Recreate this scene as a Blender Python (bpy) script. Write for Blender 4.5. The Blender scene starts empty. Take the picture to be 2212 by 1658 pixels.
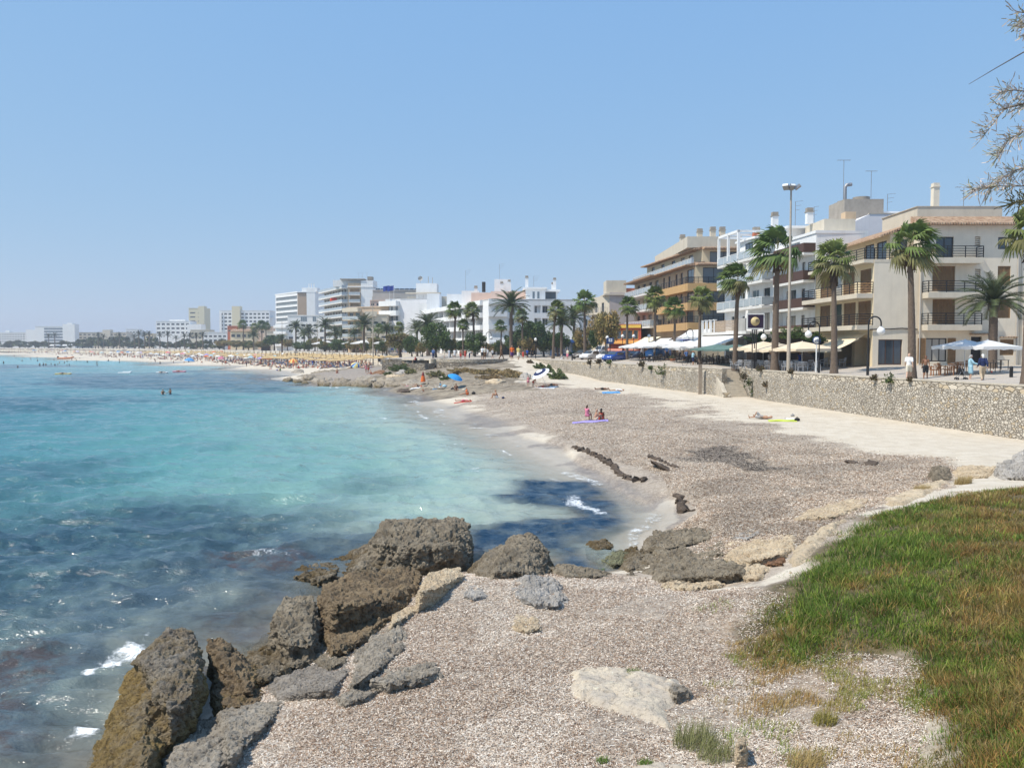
import bpy,bmesh,math,random
import numpy as np
from mathutils import Vector,Matrix,noise as mnoise
random.seed(7);RNG=np.random.default_rng(7)
R=math.radians
C=bpy.context.scene.collection
# ---------------------------------------------------------------- camera, sky, sun
FU=1790.0 # focal length where the picture is 2212 wide
PITCH=math.atan(83/FU);EYE=6.5
cam=bpy.data.cameras.new('camera');cam_o=bpy.data.objects.new('camera',cam);C.objects.link(cam_o)
cam_o.location=(0,0,EYE);cam_o.rotation_euler=(math.pi/2-PITCH,0,0)
cam.sensor_width=36;cam.lens=36*FU/2212;cam.clip_start=.1;cam.clip_end=30000
bpy.context.scene.camera=cam_o
SUN_EL,SUN_AZ=R(57),R(-112) # azimuth from +Y (ahead) towards +X
sun_dir=Vector((math.sin(SUN_AZ)*math.cos(SUN_EL),math.cos(SUN_AZ)*math.cos(SUN_EL),math.sin(SUN_EL)))
w=bpy.data.worlds.new('World');bpy.context.scene.world=w;w.use_nodes=True
nt=w.node_tree;nt.nodes.clear()
sk=nt.nodes.new('ShaderNodeTexSky');sk.sky_type='NISHITA';sk.sun_disc=False
sk.sun_elevation=SUN_EL;sk.sun_rotation=SUN_AZ
sk.altitude=0;sk.air_density=1.0;sk.dust_density=.1;sk.ozone_density=6
bg=nt.nodes.new('ShaderNodeBackground');bg.inputs['Strength'].default_value=.12
# the photograph's flatter, paler summer sky: each channel of the sky compressed a little
sp_=nt.nodes.new('ShaderNodeSeparateColor');cb_=nt.nodes.new('ShaderNodeCombineColor');nt.links.new(sk.outputs[0],sp_.inputs[0])
for i_,(g_,k_)in enumerate([(.46,2.02),(.27,3.22),(.04,6.25)]):
    pw=nt.nodes.new('ShaderNodeMath');pw.operation='POWER';pw.inputs[1].default_value=g_;nt.links.new(sp_.outputs[i_],pw.inputs[0])
    ml=nt.nodes.new('ShaderNodeMath');ml.operation='MULTIPLY';ml.inputs[1].default_value=k_;nt.links.new(pw.outputs[0],ml.inputs[0]);nt.links.new(ml.outputs[0],cb_.inputs[i_])
wo=nt.nodes.new('ShaderNodeOutputWorld')
nt.links.new(cb_.outputs[0],bg.inputs[0]);nt.links.new(bg.outputs[0],wo.inputs[0])
sl=bpy.data.lights.new('sun', 'SUN');sl.energy=5.0;sl.angle=R(.5);sl.color=(1,.94,.84)
so=bpy.data.objects.new('sun',sl);C.objects.link(so);so.location=(-200,-60,300)
so.rotation_euler=sun_dir.to_track_quat('Z', 'Y').to_euler()
vs=bpy.context.scene.view_settings
vs.view_transform='Standard';vs.look='None';vs.exposure=0.0;vs.gamma=1;vs.use_curve_mapping=False
bpy.context.scene.cycles.max_bounces=6;bpy.context.scene.cycles.diffuse_bounces=3
bpy.context.scene.cycles.transparent_max_bounces=12
bpy.context.scene.cycles.caustics_reflective=False;bpy.context.scene.cycles.caustics_refractive=False
# ---------------------------------------------------------------- picture <-> place
CP,SP=math.cos(PITCH),math.sin(PITCH)
def ray(u,v):
    a=(u-1106)/FU;b=(829-v)/FU
    y=CP+b*SP;z=-SP+b*CP
    return a/y,z/y # x and z per metre of depth
def at(u,v,Y):
    x,z=ray(u,v);return Vector((x*Y,Y,EYE+z*Y))
def gnd(u,v,z):
    x,s=ray(u,v);t=(z-EYE)/s
    return Vector((x*t,t,z))
def proj(p):
    x,y,z=p[0],p[1],p[2]-EYE
    f=y*CP-z*SP;up=y*SP+z*CP
    return 1106+FU*x/f,829-FU*up/f
# ---------------------------------------------------------------- materials
MATS={}
def nd(t,typ,**kw):
    n=t.nodes.new(typ)
    for k,v in kw.items():
        if k in n.inputs.keys()if isinstance(k,str)else False:n.inputs[k].default_value=v
        else:setattr(n,k,v)
    return n
def c4(c):return(c[0],c[1],c[2],1)
def newmat(name):
    m=bpy.data.materials.new(name);m.use_nodes=True
    t=m.node_tree;b=t.nodes['Principled BSDF']
    return m,t,b
def mat(name,col,rough=.75,var=.12,scale=3.0,bump=0.0,bscale=30.0,metal=0.0,spec=.3,stain=None):
    if name in MATS:return MATS[name]
    m,t,b=newmat(name);L=t.links.new
    b.inputs['Roughness'].default_value=rough;b.inputs['Metallic'].default_value=metal
    b.inputs['Specular IOR Level'].default_value=spec
    tc=nd(t, 'ShaderNodeTexCoord')
    n=nd(t, 'ShaderNodeTexNoise');n.inputs['Scale'].default_value=scale;n.inputs['Detail'].default_value=6
    n.inputs['Roughness'].default_value=.65
    L(tc.outputs['Object'],n.inputs['Vector'])
    mx=nd(t, 'ShaderNodeMix',data_type='RGBA')
    mr=nd(t, 'ShaderNodeMapRange');mr.inputs[1].default_value=.3;mr.inputs[2].default_value=.7
    L(n.outputs['Fac'],mr.inputs[0]);L(mr.outputs[0],mx.inputs[0])
    mx.inputs[6].default_value=c4([max(0,x*(1-var))for x in col]);mx.inputs[7].default_value=c4([min(1,x*(1+var))for x in col])
    out=mx.outputs[2]
    if stain:
        # vertical rain streaks with a shape of their own
        mp=nd(t, 'ShaderNodeMapping');mp.inputs['Scale'].default_value=(1.6,1.6,.12)
        n2=nd(t, 'ShaderNodeTexNoise');n2.inputs['Scale'].default_value=1.3;n2.inputs['Detail'].default_value=5
        L(tc.outputs['Object'],mp.inputs[0]);L(mp.outputs[0],n2.inputs['Vector'])
        r2=nd(t, 'ShaderNodeMapRange');r2.inputs[1].default_value=.52;r2.inputs[2].default_value=.8;r2.inputs[4].default_value=stain
        m2=nd(t, 'ShaderNodeMix',data_type='RGBA');m2.blend_type='MULTIPLY'
        L(n2.outputs['Fac'],r2.inputs[0]);L(r2.outputs[0],m2.inputs[0]);L(out,m2.inputs[6]);m2.inputs[7].default_value=(.5,.45,.38,1)
        out=m2.outputs[2]
    L(out,b.inputs['Base Color'])
    if bump:
        n3=nd(t, 'ShaderNodeTexNoise');n3.inputs['Scale'].default_value=bscale;n3.inputs['Detail'].default_value=5
        L(tc.outputs['Object'],n3.inputs['Vector'])
        bp=nd(t, 'ShaderNodeBump');bp.inputs['Strength'].default_value=bump;bp.inputs['Distance'].default_value=.05
        L(n3.outputs['Fac'],bp.inputs['Height']);L(bp.outputs[0],b.inputs['Normal'])
    MATS[name]=m;return m
def leafmat(name,transl=.25,rough=.6):
    """foliage coloured by the face attribute 'col'"""
    if name in MATS:return MATS[name]
    m,t,b=newmat(name);L=t.links.new
    a=nd(t, 'ShaderNodeAttribute',attribute_name='col');L(a.outputs['Color'],b.inputs['Base Color'])
    b.inputs['Roughness'].default_value=rough;b.inputs['Specular IOR Level'].default_value=.25
    if transl:
        tr=nd(t, 'ShaderNodeBsdfTranslucent');L(a.outputs['Color'],tr.inputs[0])
        mx=nd(t, 'ShaderNodeMixShader');mx.inputs[0].default_value=transl
        o=t.nodes['Material Output'];L(b.outputs[0],mx.inputs[1]);L(tr.outputs[0],mx.inputs[2]);L(mx.outputs[0],o.inputs[0])
    MATS[name]=m;return m
def glassmat(name='window_glass',col=(.05,.065,.08)):
    if name in MATS:return MATS[name]
    m,t,b=newmat(name)
    b.inputs['Base Color'].default_value=c4(col);b.inputs['Roughness'].default_value=.06
    b.inputs['Specular IOR Level'].default_value=.7
    MATS[name]=m;return m
# ---------------------------------------------------------------- mesh helpers
def link(name,me,parent=None):
    o=bpy.data.objects.new(name,me);C.objects.link(o)
    if parent is not None:o.parent=parent
    return o
def tag(o,label=None,cat=None,group=None,kind=None):
    if label:o['label']=label
    if cat:o['category']=cat
    if group:o['group']=group
    if kind:o['kind']=kind
    return o
def thing(name,label,cat,loc=(0,0,0),rz=0,group=None):
    o=link(name,None);o.location=loc;o.rotation_euler=(0,0,rz);o.empty_display_size=.2
    return tag(o,label,cat,group)
class MB:
    """collects shapes; build() links them as one mesh object"""
    def __init__(s):s.v=[];s.f=[];s.m=[];s.sm=[]
    def add(s,vs,fs,mi=0,smooth=False):
        k=len(s.v);s.v+=[tuple(p)for p in vs]
        for f in fs:s.f.append([i+k for i in f]);s.m.append(mi);s.sm.append(smooth)
        return s
    def box(s,x0,x1,y0,y1,z0,z1,mi=0,M=None):
        p=[(x,y,z)for z in(z0,z1)for y in(y0,y1)for x in(x0,x1)]
        if M is not None:p=[M@Vector(q)for q in p]
        return s.add(p,[(0,2,3,1),(4,5,7,6),(0,1,5,4),(2,6,7,3),(0,4,6,2),(1,3,7,5)],mi)
    def bar(s,a,b,w,h=None,mi=0):
        a=Vector(a);b=Vector(b);d=b-a;h=h or w
        M=Matrix.Translation(a)@d.to_track_quat('X', 'Z').to_matrix().to_4x4()
        return s.box(0,d.length,-w/2,w/2,-h/2,h/2,mi,M)
    def tube(s,pts,rad,n=8,mi=0,caps=True,smooth=True):
        pts=[Vector(p)for p in pts];N=len(pts)
        if not hasattr(rad, '__len__'):rad=[rad]*N
        rings=[];prev=None
        for i in range(N):
            d=(pts[min(i+1,N-1)]-pts[max(i-1,0)])
            d=d.normalized()if d.length>1e-9 else Vector((0,0,1))
            if prev is None:
                q=d.orthogonal().normalized()
            else:
                q=(prev-d*prev.dot(d));q=q.normalized()if q.length>1e-6 else d.orthogonal().normalized()
            prev=q;r2=d.cross(q)
            rings.append([pts[i]+(q*math.cos(2*math.pi*k/n)+r2*math.sin(2*math.pi*k/n))*rad[i]for k in range(n)])
        vs=[p for r in rings for p in r];fs=[]
        for i in range(N-1):
            for k in range(n):
                k2=(k+1)%n;fs.append((i*n+k,i*n+k2,(i+1)*n+k2,(i+1)*n+k))
        s.add(vs,fs,mi,smooth)
        if caps:
            s.add(rings[0],[tuple(reversed(range(n)))],mi);s.add(rings[-1],[tuple(range(n))],mi)
        return s
    def lathe(s,prof,n=16,mi=0,M=None,smooth=True):
        vs=[];fs=[]
        for(r,z)in prof:
            for k in range(n):
                a=2*math.pi*k/n;p=Vector((r*math.cos(a),r*math.sin(a),z));vs.append(M@p if M is not None else p)
        for i in range(len(prof)-1):
            for k in range(n):
                k2=(k+1)%n;fs.append((i*n+k,i*n+k2,(i+1)*n+k2,(i+1)*n+k))
        return s.add(vs,fs,mi,smooth)
    def ball(s,c,r,n=12,mi=0):
        rx,ry,rz=(r,r,r)if not hasattr(r, '__len__')else r
        prof=[(max(1e-4,math.sin(math.pi*i/(n//2+2))),-math.cos(math.pi*i/(n//2+2)))for i in range(n//2+3)]
        return s.lathe(prof,n,mi,Matrix.Translation(c)@Matrix.Diagonal((rx,ry,rz,1)))
    def prism(s,poly,z0,z1,mi=0,M=None):
        n=len(poly);vs=[Vector((x,y,z0))for x,y in poly]+[Vector((x,y,z1))for x,y in poly]
        if M is not None:vs=[M@p for p in vs]
        return s.add(vs,[tuple(reversed(range(n))),tuple(range(n,2*n))]+[(i,(i+1)%n,(i+1)%n+n,i+n)for i in range(n)],mi)
    def mesh(s,name,mats):
        me=bpy.data.meshes.new(name);me.from_pydata([tuple(p)for p in s.v],[],s.f)
        for m in(mats if isinstance(mats,(list,tuple))else[mats]):me.materials.append(m)
        me.polygons.foreach_set('material_index',s.m);me.polygons.foreach_set('use_smooth',s.sm);me.update()
        return me
    def build(s,name,mats,parent=None):return link(name,s.mesh(name,mats),parent)
def npmesh(name,verts,faces,nper,mats,smooth=False,attrs=None,mi=None):
    """verts (N,3), faces (M,nper) -> mesh"""
    me=bpy.data.meshes.new(name);verts=np.asarray(verts,np.float32);faces=np.asarray(faces,np.int32)
    me.vertices.add(len(verts));me.vertices.foreach_set('co',verts.ravel())
    me.loops.add(faces.size);me.loops.foreach_set('vertex_index',faces.ravel())
    me.polygons.add(len(faces));me.polygons.foreach_set('loop_start',np.arange(0,faces.size,nper,dtype=np.int32))
    if smooth:me.polygons.foreach_set('use_smooth',np.ones(len(faces),bool))
    for m in(mats if isinstance(mats,(list,tuple))else[mats]):me.materials.append(m)
    if mi is not None:me.polygons.foreach_set('material_index',np.asarray(mi,np.int32))
    me.update(calc_edges=True)
    for k,(dom,val)in(attrs or{}).items():
        val=np.asarray(val,np.float32)
        if val.ndim==1:
            a=me.attributes.new(k, 'FLOAT',dom);a.data.foreach_set('value',val)
        else:
            a=me.attributes.new(k, 'FLOAT_COLOR',dom)
            a.data.foreach_set('color',np.concatenate([val,np.ones((len(val),1),np.float32)],1).ravel())
    return me
def copy_tree(o,parent=None,loc=None,rz=None,sc=None,label=None,group=None,cat=None):
    c=o.copy();C.objects.link(c)
    if parent is not None:c.parent=parent
    if loc is not None:c.location=loc
    if rz is not None:c.rotation_euler=(0,0,rz)
    if sc is not None:c.scale=(sc,sc,sc)if not hasattr(sc, '__len__')else sc
    if label:c['label']=label
    if group:c['group']=group
    if cat:c['category']=cat
    for ch in list(o.children):copy_tree(ch,c)
    return c
def place(proto,used,loc,rz=0,sc=1,label=None,group=None):
    """first call moves the prototype itself, later calls copy it"""
    if proto.name in used:o=copy_tree(proto)
    else:used.add(proto.name);o=proto
    o.location=loc;o.rotation_euler=(0,0,rz);o.scale=(sc,sc,sc)if not hasattr(sc, '__len__')else sc
    if label:o['label']=label
    if group:o['group']=group
    return o
USED=set()
def recolor(o,mats):
    """object-level materials on a copy that shares its mesh"""
    for i,m in enumerate(mats):
        if m is None:continue
        o.material_slots[i].link='OBJECT';o.material_slots[i].material=m
    return o
# vector noise in numpy (value noise, tri-linear)
def vnoise(x,y,z=0.0,seed=0):
    x=np.asarray(x,np.float64);y=np.asarray(y,np.float64);z=np.zeros_like(x)+z
    xi=np.floor(x).astype(np.int64);yi=np.floor(y).astype(np.int64);zi=np.floor(z).astype(np.int64)
    fx,fy,fz=x-xi,y-yi,z-zi
    fx,fy,fz=[f*f*(3-2*f)for f in(fx,fy,fz)]
    def h(a,b,c):
        n=(a*374761393+b*668265263+c*2147483647+seed*974711)&0xffffffff
        n=((n^(n>>13))*1274126177)&0xffffffff
        return((n^(n>>16))&0xffff)/65535.0
    r=0
    for i in(0,1):
        for j in(0,1):
            for k in(0,1):
                r=r+h(xi+i,yi+j,zi+k)*(fx if i else 1-fx)*(fy if j else 1-fy)*(fz if k else 1-fz)
    return r
def fbm(x,y,z=0.0,oct=4,seed=0,gain=.5):
    s=0;a=1;t=0
    for o in range(oct):
        s=s+a*vnoise(x*2**o,y*2**o,np.asarray(z)*2**o,seed+o*17);t+=a;a*=gain
    return s/t
def smooth(a,b,x):
    t=np.clip((np.asarray(x)-a)/(b-a),0,1);return t*t*(3-2*t)
def poly_sd(px,py,poly):
    """signed distance to a polygon, positive inside"""
    d=np.full(px.shape,1e9);ins=np.zeros(px.shape,bool);n=len(poly)
    for i in range(n):
        x1,y1=poly[i];x2,y2=poly[(i+1)%n];dx,dy=x2-x1,y2-y1
        t=np.clip(((px-x1)*dx+(py-y1)*dy)/(dx*dx+dy*dy+1e-12),0,1)
        d=np.minimum(d,(px-x1-t*dx)**2+(py-y1-t*dy)**2)
        c=(y1>py)!=(y2>py)
        with np.errstate(divide='ignore',invalid='ignore'):xx=(x2-x1)*(py-y1)/(y2-y1)+x1
        ins^=c&(px<xx)
    d=np.sqrt(d);return np.where(ins,d,-d)
def line_d(px,py,pts):
    d=np.full(px.shape,1e18)
    for i in range(len(pts)-1):
        x1,y1=pts[i][:2];x2,y2=pts[i+1][:2];dx,dy=x2-x1,y2-y1
        t=np.clip(((px-x1)*dx+(py-y1)*dy)/(dx*dx+dy*dy+1e-12),0,1)
        d=np.minimum(d,(px-x1-t*dx)**2+(py-y1-t*dy)**2)
    return np.sqrt(d)

# ---------------------------------------------------------------- haze over the bay
hz=bpy.data.meshes.new('haze');_x0,_x1,_y0,_y1,_z0,_z1=-3300,2750,-40,2750,-8,46
hz.from_pydata([(x,y,z)for z in(_z0,_z1)for y in(_y0,_y1)for x in(_x0,_x1)],[],[(0,2,3,1),(4,5,7,6),(0,1,5,4),(2,6,7,3),(0,4,6,2),(1,3,7,5)])
hm=bpy.data.materials.new('haze');hm.use_nodes=True;ht=hm.node_tree;ht.nodes.clear();ho=ht.nodes.new('ShaderNodeOutputMaterial');hv=ht.nodes.new('ShaderNodeVolumePrincipled')
hv.inputs['Color'].default_value=(.86,.92,1,1);hv.inputs['Density'].default_value=.0004;hv.inputs['Anisotropy'].default_value=.2;ht.links.new(hv.outputs[0],ho.inputs['Volume']);hz.materials.append(hm)
hzo=bpy.data.objects.new('haze',hz);C.objects.link(hzo);hzo['kind']='stuff'
# ================================================================ THE LIE OF THE LAND
# promenade edge (top of the sea wall, z about 4.2) from the near right to the far left
WALL_R=[(37.5,34),(29.6,48),(25.9,62),(23.2,78)]
WALL_L=[(20.9,82.3),(12.0,111),(1.6,152)]
FAR_EDGE=[(-19.6,199),(-34.6,224),(-64,280),(-130,380),(-225,500),(-340,630),(-500,780),(-900,1020)]
PROM_EDGE=WALL_R+[(23.2,84.9),(20.95,84.9)]+WALL_L+[(-1.2,146),(-7,143),(-13,144),(-17.8,147),(-23.3,149.5),(-22,165)]+FAR_EDGE
CTRL=[]
def cp(u,v,z):p=gnd(u,v,z);CTRL.append((p.x,p.y,z))
for u,v in[(850,840),(905,858),(960,880),(1020,907),(1075,935),(1120,960),(1165,985),(1210,1004),(1250,1020),(1290,1034),(1330,1050),(1370,1066),(1405,1085),(1440,1110),(1425,1140),(1385,1165),
             (640,812),(600,803),(560,799),(520,795),(470,790),(400,784.5),(300,778),(200,772),(100,765.5),(0,762)]:cp(u,v,0)
for x,y in[(-700,980),(-600,880)]:CTRL.append((x,y,0))
# sea bed
for a in[(1200,1100,-.3),(1250,1150,-.35),(1310,1210,-.35),(1335,1232,-.25),(1100,1120,-.5),(1060,1190,-.3),(1000,1050,-.7),(900,1080,-.9),(1100,1000,-.3),(950,960,-.5),
          (100,1400,-.6),(0,1655,-.5),(500,1345,-.5),(0,1200,-2),(600,1200,-.8),(600,1280,-.4),(800,1240,-.3),(300,1250,-1.3),(0,1000,-3),(300,1000,-2),(600,950,-1.2),(800,1000,-1),
          (700,900,-1),(300,860,-1.9),(0,850,-3),(0,790,-1.3),(200,787,-.9),(420,800,-1),(800,870,-.6),(640,830,-.5),(780,842,-.5),(-300,1200,-3),(-400,900,-4),(-300,1650,-1.2),(-600,800,-4),
          (150,1658,-.3),(330,1440,-.3)]:cp(*a)
CTRL+=[(-700,300,-5),(-900,600,-5),(-400,100,-5),(-100,5,-3.5),(-40,3,-2)]
# foreground bank, rocks, green mound
for a in[(420,1520,-.15),(280,1640,-.25),(600,1420,-.05),(700,1345,.1),(680,1500,.72),(585,1590,.72),(545,1655,.8),(850,1430,.95),(960,1450,1),(900,1290,.75),(1000,1260,.75),(1100,1240,.65),(1250,1246,.55),
          (1350,1256,.5),(1000,1600,1.05),(1300,1500,1.12),(1300,1650,1.2),(1200,1350,.9),(1450,1260,.75),(1550,1270,.9),(1600,1550,1.25),(1800,1500,1.4),(1560,1380,1.1),(1650,1270,1.45),(1750,1200,1.55),
          (1900,1120,1.6),(2050,1075,1.65),(2200,1055,1.7),(2200,1300,2),(1900,1300,1.75),(2000,1450,1.6),(2200,1640,2.1),(2500,1200,2.2),(2700,1600,2.5),(1700,1640,1.4),(2000,1640,1.7),
          (1420,1190,.35),(1500,1180,.6),(1600,1150,.9),(1450,1140,.25),(1540,1120,.7),(1700,1110,1),(1850,1075,1.1),(2000,1035,1.2),(2100,1020,1.3),(2220,1010,1.5),(2400,1000,1.8)]:cp(*a)
CTRL+=[(0,5,1.3),(-4,6,.9),(6,5,1.9),(3,2,1.5),(-10,5,-.5),(12,4,2.3)]
# sand cove
for a in[(1500,1050,.7),(1700,1000,.85),(1900,985,.95),(1300,920,.75),(1380,980,.6),(1300,870,1.1),(1100,880,.6),(1000,870,.35),(950,855,.35),(1200,850,1.2),(1080,855,.9),(1500,900,1.1),(1700,930,1.05),
          (1400,850,1.5),(1480,850,1.5),(1150,833,1.6),(1050,840,1.3),(950,843,.7)]:cp(*a)
CTRL+=[(36,36,1.2),(29.4,48,1.03),(25.7,62,1.35),(22.9,78,1.45),(22,80,1.5),(20.6,82.3,1.5),(16,97,1.6),(11.6,111,1.8),(7,128,2.3),(1.2,151.5,4.12),(-.6,148,4.12),(0,150,4.15)]
for a in[(1100,777,4.05),(1115,786,3.5),(1135,797,2.95),(1160,811,2.3),(1190,824,1.85),(1085,800,2.7),(1090,815,2.2)]:cp(*a)
# headland
for a in[(950,797,2.8),(1020,799,2.75),(1000,812,2.15),(900,805,1.9),(1000,824,1.75),(1080,826,1.8),(920,825,1.35),(860,815,1.5),(830,797,2),(870,800,2.2),(900,790,2.7),(760,805,1.35),(700,806,1.2),(660,808,.9),
          (800,818,1.2),(700,820,.8),(640,818,.45),(780,826,.6),(850,832,.5),(700,829,.1),(800,833,.1),(625,821,.05)]:cp(*a)
# far beach up to its retaining wall
for x,y in FAR_EDGE:CTRL.append((x-1.5,y-1.5,1.9));CTRL.append((x+30,y+40,2))
for a in[(800,786,1.7),(740,787,1.4),(640,790,1.0),(560,787,1.2),(450,780,1.2),(300,771,1.2)]:cp(*a)
CTRL+=[(-20,165,2.1),(-30,185,1.9),(-7,150,2.5),(60,50,1.5),(60,120,1.5),(30,170,2),(200,300,2),(300,30,2),(20,250,2),(0,600,2),(-400,1200,2),(-1200,1500,2)]
_c=np.array(CTRL);_n=len(_c)
_D=np.sqrt(((_c[:,None,:2]-_c[None,:,:2])**2).sum(-1));_A=np.zeros((_n+1,_n+1));_A[:_n,:_n]=-_D+np.eye(_n)*-.02
_A[:_n,_n]=_A[_n,:_n]=1
_w=np.linalg.solve(_A,np.append(_c[:,2],0))
def uvp(pts,z):return[tuple(gnd(u,v,z))[:2]for u,v in pts]
LITTER_COVE=uvp([(985,862),(1040,846),(1160,838),(1260,852),(1370,862),(1470,880),(1560,905),(1700,940),(1850,975),(2005,1000),(2060,1035),(2000,1060),(1850,1090),(1700,1115),(1560,1155),(1462,1108),(1495,1062),(1440,1040),(1392,1052),(1330,1026),(1290,992),(1240,975),(1200,940),(1125,925),(1060,895)],.85)
GRASS_MAIN=uvp([(2600,1040),(2300,1048),(2130,1052),(2050,1064),(1960,1080),(1870,1105),(1800,1150),(1740,1200),(1680,1250),(1610,1300),(1596,1350),(1660,1385),(1760,1392),(1850,1385),(1940,1392),(1965,1440),(1950,1520),(1985,1600),(1990,1700),(1980,1900),(2900,1900)],1.75)
GRASS_B=uvp([(1545,1342),(1590,1335),(1620,1372),(1760,1400),(1700,1432),(1600,1440),(1545,1385)],1.15)
GRASS_C=uvp([(1650,1480),(1720,1440),(1830,1452),(1880,1500),(1850,1560),(1760,1570),(1665,1530)],1.3)
def raw_h(x,y):
    x=np.atleast_1d(np.asarray(x,float));y=np.atleast_1d(np.asarray(y,float));out=np.empty(x.size);fx,fy=x.ravel(),y.ravel()
    for i in range(0,fx.size,20000):
        d=np.sqrt((fx[i:i+20000,None]-_c[None,:,0])**2+(fy[i:i+20000,None]-_c[None,:,1])**2)
        out[i:i+20000]=-d@_w[:_n]+_w[_n]
    return out.reshape(x.shape)
def land_h(x,y):
    x=np.atleast_1d(np.asarray(x,float));y=np.atleast_1d(np.asarray(y,float));h=raw_h(x,y)
    near=y<70
    if near.any():
        xs,ys=x[near],y[near];wob=.8*(fbm(xs*.9,ys*.9,oct=3,seed=3)-.5)
        h[near]+=.15*smooth(.15,.5,poly_sd(xs,ys,LITTER_COVE)+wob*np.where(ys<34,1,.6))*smooth(70,50,ys)*smooth(.95,.6,h[near])
        h[near]+=.05*(fbm(xs*1.3,ys*1.3,oct=4,seed=5)-.5)+.03*(fbm(xs*6,ys*6,oct=2,seed=6)-.5)*smooth(40,25,ys)
        h[near]+=.10*smooth(0,1.2,poly_sd(xs,ys,GRASS_MAIN))*(fbm(xs*.8,ys*.8,oct=3,seed=9)+.2)
    h+=.10*(fbm(x*.25,y*.25,oct=4,seed=8)-.5)*smooth(60,90,y)*smooth(0.1,.6,h)
    return h
def lh(x,y):return float(land_h(x,y)[0])
def prom_z(x,y):
    d=float(line_d(np.array([x]),np.array([y]),PROM_EDGE)[0])
    return 4.15+.6*min(1,max(0,(d-3)/8))*(1 if y<130 else.4)
def hit(u,v,prom=False):
    """where the sight line through (u,v) meets the beach (or the promenade)"""
    if prom:
        p=gnd(u,v,4.15)
        for _ in range(6):p=gnd(u,v,prom_z(p.x,p.y))
        return p
    x,s=ray(u,v);t=np.exp(np.linspace(math.log(5),math.log(1500),1500));zz=EYE+s*t
    hh=np.maximum(raw_h(x*t,t),0);k=np.argmax(zz<hh);t0=t[max(k,1)]
    return Vector((x*t0,t0,max(0,lh(x*t0,t0))))
def uvh(pts):return[tuple(hit(u,v))[:2]for u,v in pts]
LITTER_NEAR=uvh([(200,1900),(330,1700),(440,1590),(540,1500),(640,1430),(710,1380),(730,1310),(840,1235),(1010,1225),(1200,1228),(1370,1245),(1480,1262),(1660,1270),(1720,1240),(1700,1400),(1990,1420),(2000,1660),(2050,1900)])
def fan(nc,nr,a0,a1,r0,r1):
    az=np.radians(np.linspace(a0,a1,nc));r=np.exp(np.linspace(math.log(r0),math.log(r1),nr))
    A,RR=np.meshgrid(az,r);X=(np.tan(A)*RR).ravel();Y=RR.ravel()
    i=np.arange(nr-1)[:,None]*nc+np.arange(nc-1)[None,:];i=i.ravel()
    return X,Y,np.stack([i,i+1,i+nc+1,i+nc],1)
# ---------------------------------------------------------------- beach sheet
X,Y,Fq=fan(720,760,-57,57,2.5,1600)
H=land_h(X,Y);H=np.maximum(H,-6)
nz=fbm(X*.7,Y*.7,oct=4,seed=21)-.5;nzf=fbm(X*.22,Y*.5,oct=4,seed=22)-.5
far_=smooth(34,60,Y);lit=smooth(-.35-2.6*far_,.5+3.4*far_,poly_sd(X,Y,LITTER_COVE)+.4*smooth(48,40,Y)+nz*(1.1+3*far_)+far_*(nzf*9))
lit=np.maximum(lit,smooth(-.25,.25,poly_sd(X,Y,LITTER_NEAR)+nz*.8))
lit=np.maximum(lit,smooth(-.3,.3,poly_sd(X,Y,uvh([(1370,1240),(1480,1250),(1640,1262),(1760,1195),(1870,1130),(1850,1104),(1740,1140),(1580,1205),(1480,1232)]))+nz))
lit=np.maximum(lit,smooth(-.5,.3,poly_sd(X,Y,uvp([(1500,1110),(1700,1105),(1900,1060),(2020,1040),(2060,1075),(1860,1130),(1700,1260),(1500,1262),(1380,1246),(1480,1200)],1.0))+nz*2.2))
wet=smooth(.34,.1,H+.10*nz)*(Y<330)
gs=np.maximum(np.maximum(poly_sd(X,Y,GRASS_MAIN),poly_sd(X,Y,GRASS_C)),poly_sd(X,Y,GRASS_B));earth=smooth(-.5,.6,gs+nz*1.5)*(Y<45)
earth2=smooth(-1.5,.5,poly_sd(X,Y,uvp([(1960,1400),(2000,1660),(2000,1900),(1500,1900),(1560,1640),(1750,1560),(1880,1440)],1.4))+nz*1.5)*.55
HEAD=[tuple(gnd(u,v,2.2))[:2]for u,v in[(930,797),(1088,795),(1120,812),(1160,825),(1120,832),(1000,834),(880,832),(820,826),(790,800)]]
SHELF=[tuple(gnd(u,v,.8))[:2]for u,v in[(600,824),(640,812),(700,800),(830,796),(900,815),(960,826),(980,842),(840,840),(700,836)]]
nearrock=np.maximum(smooth(.42,.26,H+.3*nz)*(Y<26)*(X<4),smooth(.85,.65,H+.3*nz)*(Y<20.5)*(X<-1.2))
rock=np.maximum(smooth(-2,2,poly_sd(X,Y,HEAD)+nz*8),smooth(-2,3,poly_sd(X,Y,SHELF)+nz*8))*(Y>95)
rock_far=rock.copy();rock=np.maximum(rock,nearrock*(1-.9*lit));sod=smooth(-.25,.35,poly_sd(X,Y,GRASS_MAIN)+nz*1.6)*(Y<45)
PEB=uvp([(690,800),(800,796),(835,800),(830,815),(700,815)],1.3)
peb=smooth(-2,2,poly_sd(X,Y,PEB)+nz*6)
H=H+rock_far*.5*(fbm(X*.35,Y*.35,oct=4,seed=31)-.45)*(H>.1)
me=npmesh('beach',np.stack([X,Y,H],1),Fq,4,[],True,{'mask':('POINT',np.stack([lit,wet,np.maximum(earth,earth2)],1)), 'mask_b':('POINT',np.stack([rock,peb,sod],1))})
m,t,b=newmat('beach_ground');L=t.links.new
tc=nd(t, 'ShaderNodeTexCoord');ma=nd(t, 'ShaderNodeAttribute',attribute_name='mask');mb_=nd(t, 'ShaderNodeAttribute',attribute_name='mask_b')
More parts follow.
